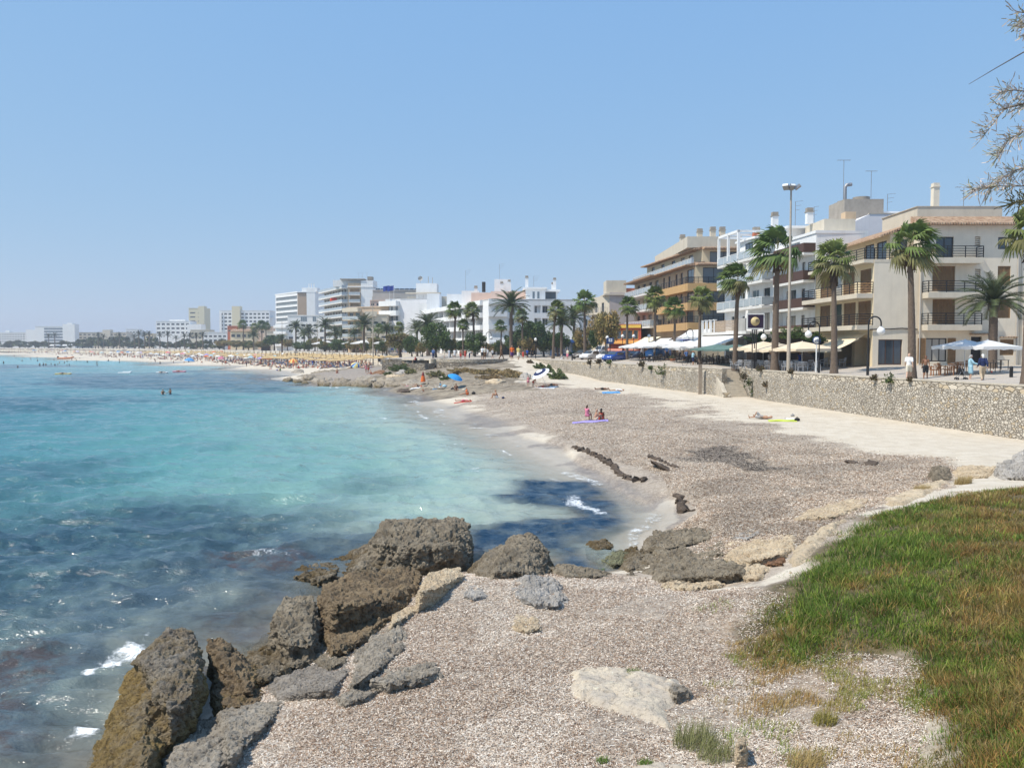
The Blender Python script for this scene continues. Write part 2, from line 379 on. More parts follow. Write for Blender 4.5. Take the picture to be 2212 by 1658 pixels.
sp=nd(t, 'ShaderNodeSeparateColor');L(ma.outputs['Color'],sp.inputs[0]);sp2=nd(t, 'ShaderNodeSeparateColor');L(mb_.outputs['Color'],sp2.inputs[0])
def noi(sc,det=4,rough=.6,dist=0):
    n=nd(t, 'ShaderNodeTexNoise');n.inputs['Scale'].default_value=sc;n.inputs['Detail'].default_value=det;n.inputs['Roughness'].default_value=rough;n.inputs['Distortion'].default_value=dist
    L(tc.outputs['Object'],n.inputs['Vector']);return n.outputs['Fac']
def rng(x,a,b_,c=0,d=1):
    r=nd(t, 'ShaderNodeMapRange');r.inputs[1].default_value=a;r.inputs[2].default_value=b_;r.inputs[3].default_value=c;r.inputs[4].default_value=d;L(x,r.inputs[0]);return r.outputs[0]
def mixc(f,a,b_,typ='MIX'):
    x=nd(t, 'ShaderNodeMix',data_type='RGBA');x.blend_type=typ
    for s,i in((f,0),(a,6),(b_,7)):
        if isinstance(s,tuple):x.inputs[i].default_value=c4(s)
        elif isinstance(s,(int,float)):x.inputs[i].default_value=s
        else:L(s,x.inputs[i])
    return x.outputs[2]
def mth(op,a,b_=0.0):
    x=nd(t, 'ShaderNodeMath',operation=op)
    for s,i in((a,0),(b_,1)):
        if isinstance(s,(int,float)):x.inputs[i].default_value=s
        else:L(s,x.inputs[i])
    return x.outputs[0]
sand=mixc(rng(noi(1.1,6),.35,.65),(.555,.475,.365),(.65,.575,.465))
sand=mixc(rng(noi(7,4,.7),.56,.72,0,.5),sand,(.34,.28,.22))
flk=noi(16,3,.75,.6);flk2=noi(42,2,.7)
lcol=mixc(rng(flk,.38,.62),(.24,.175,.12),(.60,.50,.39));lcol=mixc(rng(flk2,.55,.66,0,.85),lcol,(.66,.62,.57));lcol=mixc(rng(flk2,.45,.34,0,.75),lcol,(.085,.06,.05))
lcol=mixc(rng(noi(4.5,4,.75,.5),.42,.60,.6,0),lcol,(.10,.07,.055));lcol=mixc(rng(noi(.55,5,.75,.6),.52,.68,0,.7),lcol,(.13,.095,.075));lcol=mixc(rng(noi(.17,5,.7,.4),.40,.62,0,.55),lcol,mixc(.6,lcol,(.62,.53,.42)));lcol=mixc(rng(noi(2.1,6,.8,.4),.56,.68,0,.5),lcol,(.60,.55,.49))
lm=mth('SUBTRACT',mth('MULTIPLY',sp.outputs[0],1.75),mth('ADD',mth('MULTIPLY',rng(noi(2.6,6,.8,.5),.3,.7),.45),mth('MULTIPLY',rng(noi(.5,5,.7),.3,.7),.5)));lm=rng(lm,.0,.5,0,.92)
col=mixc(lm,sand,lcol)
rk=mixc(rng(noi(.8,6,.7),.38,.62),(.15,.12,.085),(.36,.30,.22));rk=mixc(rng(noi(5,4,.7),.55,.7,0,.6),rk,(.12,.10,.08))
col=mixc(rng(mth('ADD',sp2.outputs[0],mth('MULTIPLY',noi(.5,5,.7),.5)),.55,.85),col,rk)
col=mixc(sp2.outputs[1],col,mixc(rng(noi(3,4),.4,.6),(.24,.20,.165),(.36,.31,.26)))
ear=mixc(rng(noi(5,5,.7),.4,.62),(.27,.19,.12),(.42,.33,.25));ear=mixc(rng(flk2,.58,.66),ear,(.62,.57,.50))
col=mixc(mth('MULTIPLY',sp.outputs[2],rng(noi(1.5,4),.3,.55)),col,ear)
col=mixc(mth('MULTIPLY',sp2.outputs[2],rng(noi(2.2,5,.7),.25,.5,.7,1)),col,mixc(rng(noi(3,5,.7),.4,.6),(.075,.06,.03),(.16,.125,.06)))
col=mixc(mth('MULTIPLY',sp.outputs[1],.85),col,mixc(.5,col,(.30,.26,.21), 'MULTIPLY'))
L(col,b.inputs['Base Color']);L(rng(sp.outputs[1],0,1,.9,.35),b.inputs['Roughness']);b.inputs['Specular IOR Level'].default_value=.3
bp=nd(t, 'ShaderNodeBump');bp.inputs['Distance'].default_value=.06;L(rng(sp.outputs[1],.2,.8,.7,.05),bp.inputs['Strength'])
L(mth('ADD',mth('MULTIPLY',flk,1.0),mth('MULTIPLY',noi(2.4,5),2.0)),bp.inputs['Height']);L(bp.outputs[0],b.inputs['Normal'])
me.materials.append(m);tag(link('beach',me),kind='structure')
# ---------------------------------------------------------------- sea
X,Y,Fq=fan(800,1000,-57,46,5.5,1900)
D=-raw_h(X,Y)
keep=(D[Fq].max(1)>-.08);DR=np.gradient(np.exp(np.linspace(math.log(5.5),math.log(1900),1000)))
cell=np.repeat(DR,800)
def wave(lx,ly,ang,seed,sharp=1.0):
    ca,sa=math.cos(ang),math.sin(ang);p=X*ca+Y*sa;q=-X*sa+Y*ca
    n=fbm(p/lx,q/ly,oct=2,seed=seed);r=1-np.abs(2*n-1);return r**sharp-.5
shal=smooth(.02,.7,D)
WH=.34*wave(8.0,2.6,.16,41,1.5)*np.clip(1.2/(cell+.4),0,1)*(.25+.75*shal)
WH+=.34*wave(3.0,1.05,.10,43,1.6)*np.clip(.8/(cell+.35),0,1)*(.2+.8*shal)*smooth(190,45,Y)
WH+=.17*wave(1.1,.42,.22,47,1.6)*smooth(.32,.12,cell)*(.3+.7*shal)
WH*=smooth(-.05,.25,D)
def P(pts):return poly_sd(X,Y,uvp(pts,0))
wn=fbm(X*.16,Y*.16,oct=5,seed=51)-.5;wn2=fbm(X*.03,Y*.07,oct=4,seed=52)-.5;wn3=fbm(X*.6,Y*.6,oct=4,seed=53)-.5
weed=smooth(-.5,1.0,P([(1050,1076),(1100,1045),(1180,1034),(1285,1040),(1325,1066),(1345,1130),(1300,1160),(1290,1200),(1360,1250),(1180,1260),(1170,1200),(1020,1205),(900,1235),(980,1150),(1080,1128),(1240,1118),(1230,1100),(1090,1090)])+wn3*2.0)
weed=np.maximum(weed,.86*smooth(-4,3.5,P([(-600,1100),(0,1130),(330,1080),(640,1095),(840,1150),(930,1180),(840,1230),(640,1280),(560,1340),(400,1385),(-600,1400)])+wn*8+.5))
weed=np.maximum(weed,.55*smooth(-6,6,P([(-900,990),(60,1010),(330,1020),(600,1060),(500,1100),(0,1150),(-900,1150)])+wn*22-1))
weed=np.maximum(weed,.75*smooth(-5,8,P([(-400,788),(60,786),(240,789),(250,795),(60,800),(-400,806)])+wn2*60))
weed=np.maximum(weed,.72*smooth(-5,8,P([(330,806),(420,801),(560,804),(625,815),(608,830),(520,842),(330,850),(100,846),(0,834),(120,818)])+wn2*60+wn*12))
weed=np.maximum(weed,.45*smooth(-6,10,P([(-300,855),(220,862),(420,880),(300,905),(-300,930)])+wn2*70))
weed=np.maximum(weed,.22*smooth(.05,.3,wn+wn2*.6-.05)*smooth(.5,1,D))
weed=np.maximum(weed,.78*smooth(-1.2,1.2,P([(-300,1340),(420,1290),(640,1262),(690,1290),(600,1400),(470,1420),(330,1400),(190,1520),(130,1690),(-300,1720)])+wn3*4+wn*4))
weed=np.maximum(weed,.8*smooth(-.6,.6,P([(-200,1440),(60,1425),(160,1470),(60,1545),(150,1600),(120,1665),(-200,1700)])+wn3*2))
brown=smooth(-.6,.6,P([(-200,1440),(60,1425),(180,1440),(90,1520),(130,1600),(120,1665),(-200,1700)])+wn3*2)+smooth(-.4,.5,P([(430,1210),(500,1185),(640,1190),(690,1215),(600,1250),(480,1240)])+wn3*1.5)+.6*smooth(-.5,.6,P([(330,1330),(640,1300),(560,1400),(400,1390)])+wn3*3)
foam=1.0*smooth(-.22,.25,P([(150,1482),(190,1440),(260,1400),(330,1378),(345,1398),(300,1430),(240,1452),(190,1490)])+wn3*.9)
foam=np.maximum(foam,smooth(-.2,.25,P([(120,1612),(170,1575),(215,1530),(228,1560),(200,1640)])+wn3*.9))
foam=np.maximum(foam,.55*smooth(-.2,.25,P([(445,1215),(500,1186),(620,1190),(670,1212),(560,1222)])+wn3*1.8-.25))
foam=np.maximum(foam,.7*smooth(-.1,.2,P([(1000,1034),(1010,1020),(1045,1014),(1040,1030)])+wn3*.8))
for(u,v)in[(895,846),(862,850),(905,860),(893,868),(965,885),(985,905),(1040,925),(830,846),(1010,900),(950,900),(760,842),(720,838),(830,905),(1000,960)]:
    p=gnd(u,v,0);foam=np.maximum(foam,.95*smooth(.9,.2,np.hypot((X-p.x)/1.7+(Y-p.y)*.3,(Y-p.y)/.8)+wn3*1.3))
foam=foam*(.5+.55*smooth(.36,.58,fbm(X*3.2,Y*3.2,oct=3,seed=64,gain=.7)))*(.5+.5*smooth(.35,.6,fbm(X*.9+Y*.4,Y*2.2,oct=3,seed=65)))
sh=raw_h(X,Y);lap=smooth(.10,.03,np.abs(D-.07+.09*wn3))*smooth(.38,.60,fbm(X*.35,Y*.35,oct=3,seed=61))*(Y>26)*(Y<240)
foam=np.maximum(foam,.56*lap)
lap2=smooth(.045,.01,np.abs(D-.26+.16*(fbm(X*.12,Y*.12,oct=3,seed=62)-.5)))*smooth(.52,.66,fbm(X*.28,Y*.28,oct=3,seed=63))*(Y>30)*(Y<200)
foam=np.maximum(foam,.62*lap2)
me=npmesh('sea',np.stack([X,Y,WH],1),Fq[keep],4,[],True,{'depth':('POINT',D), 'clear':('POINT',smooth(190,330,Y)), 'sea_mask':('POINT',np.stack([np.clip(weed,0,1),np.clip(foam,0,1),np.clip(brown,0,1)],1))})
m,t,b=newmat('sea_water');L=t.links.new
tc=nd(t, 'ShaderNodeTexCoord');da=nd(t, 'ShaderNodeAttribute',attribute_name='depth');ma=nd(t, 'ShaderNodeAttribute',attribute_name='sea_mask');sp=nd(t, 'ShaderNodeSeparateColor');L(ma.outputs['Color'],sp.inputs[0])
rp=nd(t, 'ShaderNodeValToRGB');L(rng(da.outputs['Fac'],0,3.2),rp.inputs[0]);cr=rp.color_ramp
for i,(p_,c_)in enumerate([(0,(.48,.44,.36)),(.10,(.40,.415,.35)),(.22,(.305,.40,.345)),(.36,(.205,.35,.315)),(.6,(.11,.275,.275)),(1,(.05,.175,.215))]):
    e=cr.elements[i]if i<2 else cr.elements.new(p_);e.position=p_;e.color=c4(c_)
wc=mixc(rng(noi(.45,5,.65),.35,.65),rp.outputs[0],mixc(.5,rp.outputs[0],(.62,.80,.86), 'MULTIPLY'))
ca_=nd(t, 'ShaderNodeAttribute',attribute_name='clear');wc=mixc(mth('MULTIPLY',ca_.outputs['Fac'],rng(da.outputs['Fac'],.15,.5,0,.9)),wc,(.11,.43,.45))
wc=mixc(mth('MULTIPLY',sp.outputs[0],rng(noi(.9,4,.7),.25,.55,.72,1)),wc,(.008,.03,.062))
wc=mixc(mth('MULTIPLY',sp.outputs[2],rng(noi(2.2,5,.7),.42,.6,.1,.75)),wc,(.07,.042,.032))
fo=mth('SUBTRACT',mth('MULTIPLY',sp.outputs[1],1.25),mth('ADD',mth('MULTIPLY',rng(noi(2.2,5,.7,1.2),.3,.7),.62),mth('MULTIPLY',rng(noi(9,4,.8,.6),.3,.7),.5)));fo=rng(fo,.0,.45)
wc=mixc(fo,wc,(.86,.88,.88));L(wc,b.inputs['Base Color'])
L(rng(fo,0,1,.09,.7),b.inputs['Roughness']);b.inputs['IOR'].default_value=1.33;b.inputs['Specular IOR Level'].default_value=.5
L(mth('MAXIMUM',mth('MAXIMUM',rng(da.outputs['Fac'],.0,.55,.05,.97),mth('MULTIPLY',sp.outputs[0],1)),mth('MAXIMUM',fo,sp.outputs[2])),b.inputs['Alpha'])
mp=nd(t, 'ShaderNodeMapping');mp.inputs['Scale'].default_value=(.5,1,1);mp.inputs['Rotation'].default_value=(0,0,.16);L(tc.outputs['Object'],mp.inputs[0])
def wn_(s,d,r):
    n=nd(t, 'ShaderNodeTexNoise');n.inputs['Scale'].default_value=s;n.inputs['Detail'].default_value=d;n.inputs['Roughness'].default_value=r;n.inputs['Distortion'].default_value=.5;L(mp.outputs[0],n.inputs['Vector']);return n.outputs['Fac']
bp=nd(t, 'ShaderNodeBump');bp.inputs['Strength'].default_value=.8;bp.inputs['Distance'].default_value=.3
L(mth('ADD',mth('MULTIPLY',wn_(1.6,5,.62),.6),mth('MULTIPLY',wn_(5,4,.65),.22)),bp.inputs['Height']);L(bp.outputs[0],b.inputs['Normal'])
me.materials.append(m);tag(link('sea',me),kind='structure')
# ================================================================ ROCKS
def rockmat(name,a,bcol,low=None,zs=(.1,.6),dark=(.05,.04,.03),pit=1.0):
    if name in MATS:return MATS[name]
    m,t,b=newmat(name);L=t.links.new
    tc=nd(t, 'ShaderNodeTexCoord');geo=nd(t, 'ShaderNodeNewGeometry')
    def N(s,d=6,r=.68,dist=0):
        n=nd(t, 'ShaderNodeTexNoise');n.inputs['Scale'].default_value=s;n.inputs['Detail'].default_value=d;n.inputs['Roughness'].default_value=r;n.inputs['Distortion'].default_value=dist
        L(geo.outputs['Position'],n.inputs['Vector']);return n.outputs['Fac']
    def RG(x,p,q,c=0,d=1):
        r=nd(t, 'ShaderNodeMapRange');r.inputs[1].default_value=p;r.inputs[2].default_value=q;r.inputs[3].default_value=c;r.inputs[4].default_value=d;L(x,r.inputs[0]);return r.outputs[0]
    def MX(f,p,q):
        x=nd(t, 'ShaderNodeMix',data_type='RGBA')
        for s,i in((f,0),(p,6),(q,7)):
            if isinstance(s,tuple):x.inputs[i].default_value=c4(s)
            else:L(s,x.inputs[i])
        return x.outputs[2]
    col=MX(RG(N(1.6),.36,.64),a,bcol)
    if low:
        sx=nd(t, 'ShaderNodeSeparateXYZ');L(geo.outputs['Position'],sx.inputs[0])
        ad=nd(t, 'ShaderNodeMath',operation='ADD');L(sx.outputs[2],ad.inputs[0]);L(RG(N(2.2),.3,.7,-.35,.35),ad.inputs[1])
        col=MX(RG(ad.outputs[0],zs[0],zs[1],1,0),col,low)
    col=MX(RG(N(13,4,.8),.52,.68,0,.8),col,dark);col=MX(RG(N(7,5,.7,.5),.60,.74,0,.55),col,tuple(min(1,x*1.7+.04)for x in a))
    L(col,b.inputs['Base Color']);b.inputs['Roughness'].default_value=.92;b.inputs['Specular IOR Level'].default_value=.15
    bp=nd(t, 'ShaderNodeBump');bp.inputs['Strength'].default_value=.9;bp.inputs['Distance'].default_value=.08*pit
    ad=nd(t, 'ShaderNodeMath',operation='ADD');L(N(14,6,.75),ad.inputs[0]);L(N(5,5,.7,.6),ad.inputs[1]);L(ad.outputs[0],bp.inputs['Height']);L(bp.outputs[0],b.inputs['Normal'])
    MATS[name]=m;return m
RK={
 'leaning':rockmat('rock_leaning',(.36,.315,.255),(.23,.19,.145),(.30,.21,.085),(.5,1.15),pit=1.6),
 'grey':rockmat('rock_grey',(.44,.385,.31),(.28,.24,.19),(.12,.085,.05),(-.1,.3)),
 'slab':rockmat('rock_slab',(.37,.325,.275),(.26,.225,.185)),
 'brown':rockmat('rock_brown',(.31,.23,.14),(.17,.125,.08),(.25,.175,.07),(0,.4)),
 'dark':rockmat('rock_dark',(.34,.285,.21),(.19,.155,.11),(.14,.10,.05),(0,.45)),
 'pale':rockmat('rock_pale',(.68,.555,.39),(.52,.40,.265),dark=(.15,.12,.09)),
 'white':rockmat('rock_white',(.52,.48,.43),(.34,.31,.275),dark=(.10,.09,.08)),
 'flat':rockmat('rock_flat',(.66,.56,.42),(.46,.40,.335),dark=(.2,.165,.13),pit=.6),
 'red':rockmat('rock_red',(.33,.19,.11),(.20,.11,.065)),
 'green':rockmat('rock_green',(.25,.25,.15),(.15,.14,.085)),
 'shelf':rockmat('rock_shelf',(.40,.335,.255),(.24,.20,.15),(.15,.115,.055),(.1,.7)),
 'clump':rockmat('seagrass_clump',(.17,.13,.10),(.085,.065,.05),dark=(.035,.026,.02)),
}
def rock(name,label,polys,m,yb,yt,thick=.9,vox=.045,amp=.12,cat='rock',group=None,seed=0,flat=1.0):
    """polys: outlines in the picture, given real depth (near foot yb, far top yt) and thickness"""
    bm=bmesh.new()
    for poly in polys:
        vs=[p[1]for p in poly];v0,v1=min(vs),max(vs);cu=sum(p[0]for p in poly)/len(poly);cv=sum(vs)/len(vs)
        pts=[]
        for u,v in poly:
            f=(v1-v)/max(1,v1-v0);h=hit(u,v);Ym=min(yb+(yt-yb)*f,h.y-.05-.18*thick)
            for k,s in((0,1.0),(-1,.72),(1,.78)):
                pts.append(at(cu+(u-cu)*s,cv+(v-cv)*s+(k>0)*4,Ym+thick*.5*(1+k)-thick*.16*(k<0)))
            if f<.6:q=at(u,v,Ym);pts.append(Vector((q.x,q.y,min(q.z-.05,raw_h(q.x,q.y)[0]-.2))));q=at(cu+(u-cu)*.8,v,Ym+thick);pts.append(Vector((q.x,q.y,min(q.z-.05,raw_h(q.x,q.y)[0]-.2))))
        b2=bmesh.new();vv=[b2.verts.new(p)for p in pts]
        r=bmesh.ops.convex_hull(b2,input=vv)
        bmesh.ops.delete(b2,geom=list({g for g in r['geom_interior']+r['geom_unused']if isinstance(g,bmesh.types.BMVert)}),context='VERTS')
        bmesh.ops.recalc_face_normals(b2,faces=b2.faces);tmp=bpy.data.meshes.new('t');b2.to_mesh(tmp);b2.free();bm.from_mesh(tmp);bpy.data.meshes.remove(tmp)
    bmesh.ops.recalc_face_normals(bm,faces=bm.faces)
    me=bpy.data.meshes.new(name);bm.to_mesh(me);bm.free()
    o=link(name,me)
    md=o.modifiers.new('r', 'REMESH');md.mode='VOXEL';md.voxel_size=vox
    dg=bpy.context.evaluated_depsgraph_get();e=o.evaluated_get(dg);me2=bpy.data.meshes.new_from_object(e)
    o.modifiers.clear();old=o.data;o.data=me2;bpy.data.meshes.remove(old);me2.name=name
    n=len(me2.vertices);co=np.empty(n*3,np.float32);no=np.empty(n*3,np.float32)
    me2.vertices.foreach_get('co',co);me2.vertices.foreach_get('normal',no);co=co.reshape(-1,3).astype(float);no=no.reshape(-1,3)
    s=seed*13+len(label)
    k=.8/max(amp,.02)*.12
    def f3(q,oc,sd,gain=.5):return fbm(co[:,0]*k*q,co[:,1]*k*q,co[:,2]*k*q*1.25,oct=oc,seed=s+sd,gain=gain)
    d=(f3(1.7,3,0)-.5)*2.0*amp
    d-=np.clip(.16-np.abs(f3(3.2,2,5)-.5),0,1)*amp*3.0 # cracks
    d+=(f3(7,3,7,.65)-.5)*amp*1.1
    pits=f3(11,2,9,.6);d-=np.clip(pits-.56,0,1)*amp*3.4
    if vox<.035:d-=np.clip(f3(19,1,11)-.55,0,1)*amp*1.6;d+=(f3(34,2,12,.7)-.5)*amp*.45
    co+=no*d[:,None]
    c=co.mean(0);c[2]=co[:,2].min();me2.vertices.foreach_set('co',(co-c).astype(np.float32).ravel());o.location=c
    me2.materials.clear();me2.materials.append(m);me2.polygons.foreach_set('use_smooth',np.full(len(me2.polygons),vox>.035));me2.update()
    return tag(o,label,cat,group)
zc=lambda pts:[(115.2+x*.5208,1065.7+y*.5208)for x,y in pts]
ze=lambda pts:[(1036.9+x*.5312,921.7+y*.5312)for x,y in pts]
zm=lambda pts:[(576+x*.1302,662.4+y*.1302)for x,y in pts]
zn=lambda pts:[(748.8+x*.1823,795+y*.1823)for x,y in pts]
G1='boulders along the near shore'
rock('boulder', 'tall grey pitted slab leaning seaward at the water, yellow brown at its foot',[zc([(90,1260),(150,1090),(205,930),(330,700),(400,640),(560,760),(600,880),(420,1050),(365,1260)]),zc([(330,700),(400,620),(480,550),(590,560),(640,690),(600,880),(480,960)])],RK['leaning'],12.3,15.4,1.0,.022,.11,group=G1,seed=1)
rock('boulder', 'long pale grey boulder at the bottom edge below the leaning slab',[zc([(415,1260),(425,1120),(470,1030),(560,960),(700,900),(760,960),(720,1260)]),zc([(680,910),(850,870),(985,850),(960,900),(850,980),(760,1080),(700,1140)])],RK['grey'],11.3,13.3,1.1,.022,.09,group=G1,seed=2)
rock('boulder', 'yellow brown jagged rock wedged behind the leaning slab',[zc([(630,600),(690,590),(760,660),(880,740),(850,850),(700,880),(640,800)])],RK['brown'],14.9,16,.8,.022,.12,group=G1,seed=3)
rock('boulder', 'dark craggy upright rock with a rounded crown above the grey slab',[zc([(895,580),(910,500),(960,420),(1085,415),(1110,520),(1105,640),(960,650)]),zc([(770,640),(860,590),(960,560),(1100,580),(1108,690),(900,740),(840,800),(790,720)])],RK['dark'],15.9,18.2,.9,.022,.13,group=G1,seed=4)
rock('boulder', 'broad brown honeycombed rock with seagrass caught in its hollows',[zc([(1100,430),(1110,370),(1250,330),(1480,305),(1540,340),(1500,420),(1300,470),(1130,480)]),zc([(1110,450),(1300,420),(1500,430),(1390,540),(1250,620),(1200,670),(1120,690),(1105,560)])],RK['brown'],17,21.2,1.0,.022,.13,group=G1,seed=5)
rock('rock_ledge', 'cream ledge between the brown honeycombed rock and the seagrass bank',[zc([(1385,560),(1420,470),(1500,420),(1560,400),(1510,480),(1430,540)]),zc([(1500,420),(1560,320),(1690,305),(1710,340),(1590,400)])],RK['pale'],17.6,21,.9,.022,.07,group=G1,seed=6)
rock('boulder', 'smooth grey flat slab tilted towards the sea',[zc([(855,830),(910,750),(1080,700),(1250,655),(1262,700),(1190,825),(1050,840),(940,860)])],RK['slab'],14.4,15.7,.7,.022,.05,group=G1,seed=7)
rock('boulder', 'grey rock with a pale top leaning over the flat slab',[zc([(1205,820),(1230,700),(1260,620),(1340,570),(1450,540),(1500,590),(1480,640),(1330,720),(1270,800)])],RK['grey'],15.0,16.6,.8,.022,.09,group=G1,seed=8)
rock('boulder', 'rounded grey boulder half buried in the seagrass bank',[zc([(1280,795),(1310,730),(1350,680),(1430,635),(1500,630),(1600,690),(1645,740),(1560,770),(1450,780),(1380,805)])],RK['grey'],14.7,16,.9,.022,.09,group=G1,seed=9)
rock('boulder', 'largest dark boulder standing in the sea with a flat top',[zc([(1150,360),(1200,260),(1300,200),(1480,180),(1735,200),(1742,300),(1600,310),(1450,320),(1300,345)]),zc([(1300,220),(1340,160),(1372,104),(1500,98),(1700,98),(1728,130),(1738,230),(1500,250)]),zc([(955,340),(1020,290),(1110,280),(1230,250),(1200,340),(1100,380)])],RK['dark'],23,25,1.7,.032,.15,group=G1,seed=10)
rock('boulder', 'pointed brown rock shaped like a pyramid beside the dark inlet',[zc([(1700,330),(1780,260),(1850,210),(1920,170),(1970,158),(2010,190),(2060,240),(2090,310),(2000,345),(1800,350)])],RK['dark'],22.2,23.6,1.1,.032,.12,group=G1,seed=11)
rock('rock_ledge', 'low brown rim of rock at the edge of the dark inlet',[zc([(2060,310),(2100,290),(2210,300),(2330,330),(2300,350),(2100,345)])],RK['dark'],21.6,22.4,.6,.032,.08,group=G1,seed=12)
rock('boulder', 'knobbly pale grey rock lying in the seagrass behind the bank edge',[zc([(1870,420),(1890,360),(1990,325),(2090,345),(2155,440),(2110,470),(1990,470)])],RK['white'],18.4,20,.8,.022,.12,group=G1,seed=13)
rock('boulder', 'small whitish stone left of the knobbly pale rock',[zc([(1685,425),(1720,380),(1780,385),(1805,425),(1740,440)])],RK['white'],18.5,19.2,.5,.022,.06,group=G1,seed=14)
rock('boulder', 'small cream stone alone in the seagrass bank',[zc([(1890,550),(1920,500),(1970,488),(2035,530),(2032,565),(1950,575)])],RK['pale'],16.6,17.5,.5,.022,.07,group=G1,seed=15)
rock('boulder', 'shadowed brown rock filling the gap between the leaning slab and the grey flat slab',[zc([(640,820),(700,800),(830,790),(900,830),(860,890),(720,905),(650,890)])],RK['brown'],13.9,14.6,.6,.022,.09,group=G1,seed=33)  # filler rock added in the dark gap, where only shadow lies
rock('boulder', 'dark narrow rock between the upright rock and the honeycombed rock',[zc([(1060,700),(1090,640),(1150,650),(1250,640),(1230,700),(1130,740)])],RK['dark'],15.6,16.6,.6,.022,.08,group=G1,seed=34)  # second added filler; this gap too holds nothing but shadow
rock('boulder', 'grey rubble stone at the edge of the seagrass beside the flat slab',[zc([(1150,850),(1230,810),(1330,790),(1380,800),(1300,850),(1200,870)])],RK['grey'],13.6,14.2,.5,.022,.07,group=G1,seed=35)
G2='rocks on the right of the inlet'
rock('boulder', 'dark seaweed covered rock at the inner end of the inlet',[ze([(640,520),(650,480),(700,420),(850,410),(960,398),(960,450),(870,470),(740,510)])],RK['dark'],24.5,26.4,1.0,.032,.13,group=G2,seed=16)
rock('boulder', 'long dark ledge with a hollow shaded foot beside the inlet',[ze([(585,600),(640,530),(780,470),(940,510),(1135,565),(1120,600),(990,625),(880,590),(720,630)])],RK['dark'],22.4,24.2,.9,.032,.14,group=G2,seed=17)
rock('rock_ledge', 'broad cream rock shelf sloping down to the inlet',[ze([(960,560),(990,450),(1060,430),(1260,418),(1310,440),(1270,520),(1140,555)])],RK['pale'],23,25.4,.8,.032,.09,group=G2,seed=18)
rock('boulder', 'crumbling rust red rock on the cream shelf',[ze([(1110,535),(1150,508),(1200,500),(1255,508),(1245,555),(1150,566)])],RK['red'],22.6,23.2,.5,.022,.09,group=G2,seed=19)
rock('boulder', 'small dark stone standing in the inlet',[ze([(428,488),(445,462),(500,455),(545,488),(490,505)])],RK['dark'],26.3,26.9,.6,.022,.08,group=G2,seed=20)
rock('boulder', 'flat green stone covered in algae in the inlet',[ze([(472,545),(500,515),(570,500),(640,520),(630,552),(540,570)])],RK['green'],24.6,25.4,.8,.022,.07,group=G2,seed=21)
rock('rock_ledge', 'low cream rock at the front of the inlet beside the green mound',[ze([(690,650),(760,620),(840,596),(960,606),(1010,640),(860,665)])],RK['pale'],20.6,21.5,.6,.022,.08,group=G2,seed=22)
for k_,(lab_,pl_,mm_,yb_,yt_)in enumerate([('broken dark rock stepping down from the cream shelf into the inlet',[(560,560),(590,520),(640,505),(690,530),(660,570),(600,590)], 'dark',23.6,24.6),('jagged brown rock at the back of the dark ledge',[(880,500),(900,455),(960,440),(1020,470),(1000,520),(930,530)], 'dark',24.0,25.2),('tan broken rock between the dark ledge and the cream shelf',[(1010,600),(1040,560),(1110,555),(1180,575),(1150,615),(1070,625)], 'pale',21.9,22.8),('dark hollowed rock at the front of the inlet shelf',[(770,640),(800,600),(880,590),(940,615),(900,650),(820,655)], 'dark',21.2,22.0),('cream angular rock above the rust red one',[(1150,505),(1180,470),(1260,455),(1300,480),(1260,510)], 'pale',23.8,24.9),('pale weathered rock on the shelf nearest the beach litter',[(1000,455),(1040,415),(1110,405),(1150,430),(1090,460)], 'white',25.4,26.6),('small dark rock beside the algae green stone',[(560,520),(590,490),(640,485),(655,510),(610,525)], 'dark',25.2,25.9)]):rock('boulder',lab_,[ze(pl_)],RK[mm_],yb_,yt_,.7,.032,.12,group=G2,seed=130+k_)
rock('boulder', 'dark brown block of rock at the corner of the green mound',[ze([(1818,200),(1835,162),(1870,150),(1912,165),(1922,215),(1840,225)])],RK['dark'],32.6,33.3,.8,.032,.09,group=G2,seed=23)
rock('rock_ledge', 'cream and rusty low ledge behind the dark block',[ze([(1915,195),(1960,155),(2020,150),(2095,160),(2085,205),(1930,208)])],RK['pale'],33,34,.9,.032,.1,group=G2,seed=24)
rock('boulder', 'large whitish rock at the right edge below the sea wall',[ze([(2085,200),(2110,145),(2212,98),(2330,105),(2340,215),(2150,215)])],RK['white'],31,32.5,1.2,.032,.14,group=G2,seed=25)
rock('rock_ledge', 'low cream bank of crumbling rock along the seaward edge of the mound',[ze([(1250,385),(1330,340),(1380,312),(1480,290),(1640,288),(1560,330),(1440,372)])],RK['pale'],26.4,28.6,.8,.032,.08,group=G2,seed=26)
